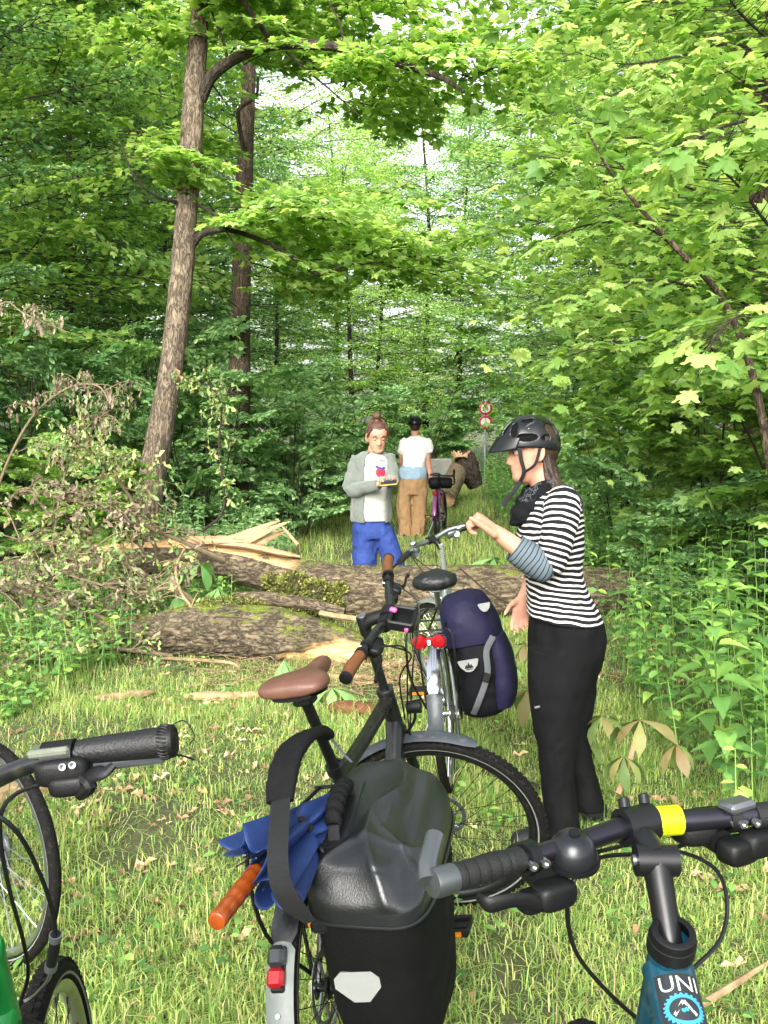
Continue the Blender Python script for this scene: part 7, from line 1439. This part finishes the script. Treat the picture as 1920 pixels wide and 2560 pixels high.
for k, P in enumerate((((897, 1143, 0, .06), (886, 1180, -.02, .07), (879, 1222, -.05, .068), (905, 1222, -.17, .06), (945, 1212, -.27, .045)), ((968, 1141, 0, .06), (977, 1170, -.04, .064), (981, 1196, -.11, .06), (979, 1204, -.2, .052), (976, 1208, -.28, .043)))):
    me = MB().sweep([h_(a, b, c) for a, b, c, _ in P], [r for *_, r in P], n=28, m=60).mesh('sleeve', 'all'); push(me, lambda P, N: .03*(fbm(P*[[12, 12, 18]], 3, 12+k)-.5)+.003*np.sin(P[:, 2]*60+P[:, 0]*35)); link('sleeve', me, hp_, HOOD)
MB().loft([bsec(934, 1128, .095, .06, .06), bsec(935, 1135, .14, .085, .08), bsec(934, 1148, .155, .08, .10), bsec(933, 1165, .12, .05, .12)], 24, 30).build('hood', HOOD, hp_)
BLUT = mat('blue_cotton', '#284084', .8, var=.2, scale=10, bump=.3, bscale=200); mb = MB(); mb.loft([bsec(925, 1288, .150, .115), bsec(926, 1305, .158, .125), bsec(928, 1325, .163, .125), bsec(930, 1345, .15, .115)], 24)
mb.loft([bsec(914, 1318, .098, .11), bsec(912, 1370, .102, .1), bsec(911, 1430, .1, .095), bsec(908, 1500, .1, .09), bsec(907, 1522, .1, .09)], 20); mb.loft([bsec(950, 1318, .098, .11), bsec(968, 1360, .1, .1), bsec(983, 1410, .096, .095), bsec(1000, 1480, .095, .09), bsec(1005, 1522, .095, .09)], 20)
cloth(mb, .010, 'trousers', hp_, BLUT, .03, 11, 3, (1, 1, .8), 4)
for px in (905, 1007): c = h_(px, 1530); c.z = 0; MB().loft([(c+Vector((0, .08, .03)), Vector((.03, 0, 0)), Vector((0, 0, .03))), (c+Vector((0, .0, .045)), Vector((.045, 0, 0)), Vector((0, 0, .045))), (c+Vector((0, -.14, .025)), Vector((.042, 0, 0)), Vector((0, 0, .025))), (c+Vector((0, -.18, .02)), Vector((.02, 0, 0)), Vector((0, 0, .012)))], 14).build('shoe', SHOE, hp_)
HAIR2 = mat('auburn_hair', '#5e4236', .5, var=.4, scale=40, bump=.5, bscale=120); mb = MB(); Mx = frame((.22, -1, -.30), (.03, -.28, 1)); mb.ball(Hh(-.007, 0, .044), (.104, .090, .092), 28, 18, Mx); mb.ball(Hh(-.045, 0, .158), (.042, .04, .036), 16, 10, Mx); mb.sweep([Hh(-.03, 0, .11), Hh(-.045, 0, .14)], .028, n=12, m=3)
rr = random.Random(3)
for i in range(40):
    a = rr.uniform(-1, 1); mb.sweep([Hh(.05+rr.uniform(-.02, .02), a*.06, .105-.03*abs(a)), Hh(.0, a*.088, .10-.05*abs(a)), Hh(-.05, a*.05, .13)], [.004, .006, .004], n=5, m=8)
for s in (-1, 1): mb.sweep([Hh(.055, s*.058, .09), Hh(.045, s*.078, .045), Hh(.02, s*.084, 0)], [.012, .010, .004], n=8)
me = mb.mesh('hair'); link('hair', me, hp_, HAIR2)
for s in (-1, 1): MB().sweep([Hh(.088, s*.018, .03), Hh(.088, s*.034, .035), Hh(.08, s*.048, .029)], [.003, .0035, .002], n=6).build('eyebrow', HAIR2, bd)
ph = empty('mobile_phone', W(972, 1207, d1-.42)); tag(ph, 'yellow cased mobile phone held by the person in the hoodie', 'phone'); Mx = frame((1, -.15, .1), (-.1, -.45, .85)); mb = MB(); mb.box((0, 0, 0), (.15, .075, .010), Mx, .004); mb.build('case', mat('yellow_case', '#d8b64a', .5), ph); MB().box(Mx @ Vector((0, 0, .0055)), (.138, .066, .002), Mx, .0005).build('screen', mat('phone_glass', '#2a3038', .35), ph)
# ------------------------------------------------------------ man seen from behind
d2 = 13.9; mo = Gd(1030, 1345); mn = empty('person', (mo.x, mo.y, 0)); MO = mn.location.copy(); tag(mn, 'man in white T-shirt, brown trousers and black helmet walking away down the path', 'person')
def m_(px, py, dd=0.): return W(px, py, d2+dd)-MO
def msec(px, row, half, dep, dd=0., tl=0.): return (m_(px, row, dd), Vector((half, 0, tl)), Vector((0, dep, 0)))
mb = MB(); Hm = head(mb, m_(1038, 1064), (.1, 1, 0), (0, 0, 1), 1.02); mb.sweep([m_(1038, 1100), m_(1038, 1078)], .06, n=12, m=4); mb.loft([msec(1040, 1096, .12, .08), msec(1040, 1130, .15, .1), msec(1036, 1180, .13, .1), msec(1032, 1210, .14, .11)], 16)
mb.sweep([m_(1014, 1200), m_(1012, 1270), m_(1012, 1340)], [.08, .06, .045], n=10); mb.sweep([m_(1048, 1200), m_(1048, 1270), m_(1042, 1342)], [.08, .06, .045], n=10)
mb.sweep([m_(1070, 1106), m_(1070, 1130), m_(1070, 1157), m_(1075, 1180, -.1), m_(1080, 1198, -.15)], [.05, .052, .044, .04, .03], n=12); hand(mb, m_(1080, 1199, -.16), Vector((.35, -.1, -1)), Vector((.1, 1, 0)), Vector((-.6, .6, 0)), .6, 1.1)
mb.sweep([m_(1008, 1106), m_(1004, 1150, .15), m_(1012, 1180, .35)], [.05, .045, .035], n=12); hand(mb, m_(1012, 1182, .36), Vector((.1, 1, -.4)), Vector((1, 0, 0)), Vector((0, 0, 1)), .5, 1.1)
body(mb, .011, 'body', mn)
WT = mat('white_cotton', '#f6f4f4', .85, var=.08, bump=.25, bscale=200); mb = MB(); mb.loft([msec(1040, 1090, .07, .06), msec(1041, 1096, .15, .09), msec(1041, 1106, .2, .115), msec(1039, 1135, .185, .125), msec(1036, 1160, .172, .125), msec(1034, 1174, .17, .12)], 26)
mb.sweep([m_(1064, 1100), m_(1071, 1112), m_(1072, 1132)], [.068, .066, .066], n=16); mb.sweep([m_(1016, 1100), m_(1008, 1112), m_(1005, 1132, .08)], [.068, .066, .064], n=16); cloth(mb, .012, 'tee_shirt', mn, WT, .03, 9, 4)
mb = MB(); mb.loft([msec(1034, 1164, .17, .12), msec(1033, 1172, .2, .145), msec(1033, 1185, .205, .15), msec(1033, 1196, .19, .14), msec(1033, 1200, .15, .1)], 26); cloth(mb, .012, 'jacket_tied_at_waist', mn, mat('grey_blue_jacket', '#9ab6cc', .75, var=.15), .022, 10, 6)
BRN = mat('brown_cotton', '#a5835c', .85, var=.2, scale=9, bump=.3, bscale=160); mb = MB(); mb.loft([msec(1033, 1190, .175, .13), msec(1032, 1212, .205, .15), msec(1032, 1235, .2, .145)], 22); mb.loft([msec(1013, 1222, .11, .13), msec(1012, 1260, .108, .11), msec(1013, 1300, .1, .1), msec(1015, 1338, .085, .09)], 18); mb.loft([msec(1050, 1222, .11, .13), msec(1048, 1260, .11, .11), msec(1048, 1300, .1, .1), msec(1041, 1343, .088, .09)], 18); cloth(mb, .012, 'trousers', mn, BRN, .045, 9, 7)
for px, rw in ((1012, 1342), (1041, 1350)): c = m_(px, rw); c.z = 0; MB().loft([(c+Vector((0, -.1, .04)), Vector((.03, 0, 0)), Vector((0, 0, .03))), (c+Vector((0, -.04, .05)), Vector((.045, 0, 0)), Vector((0, 0, .05))), (c+Vector((0, .1, .035)), Vector((.045, 0, 0)), Vector((0, 0, .035))), (c+Vector((0, .18, .02)), Vector((.025, 0, 0)), Vector((0, 0, .015)))], 12).build('shoe', SHOE, mn)
mb = MB(); mb.ball(Hm(-.03, 0, .01), (.08, .079, .1), 18, 12, frame((.1, 1, 0), (0, 0, 1))); mb.build('hair', HAIRM, mn)
vm = [(s*a, e, .10, w, 0) for s in (-1, 1) for a, e, w in ((2.85, .52, .26), (2.3, .45, .26), (1.75, .5, .22), (.5, .6, .26))]
helmet(mn, Hm(-.005, 0, .035), (.1, 1, 0), (0, 0, 1), (.135, .105, .115), vm, lambda a: -.15-.12*(.5-.5*math.cos(a)), HELM, n=72, m=36)
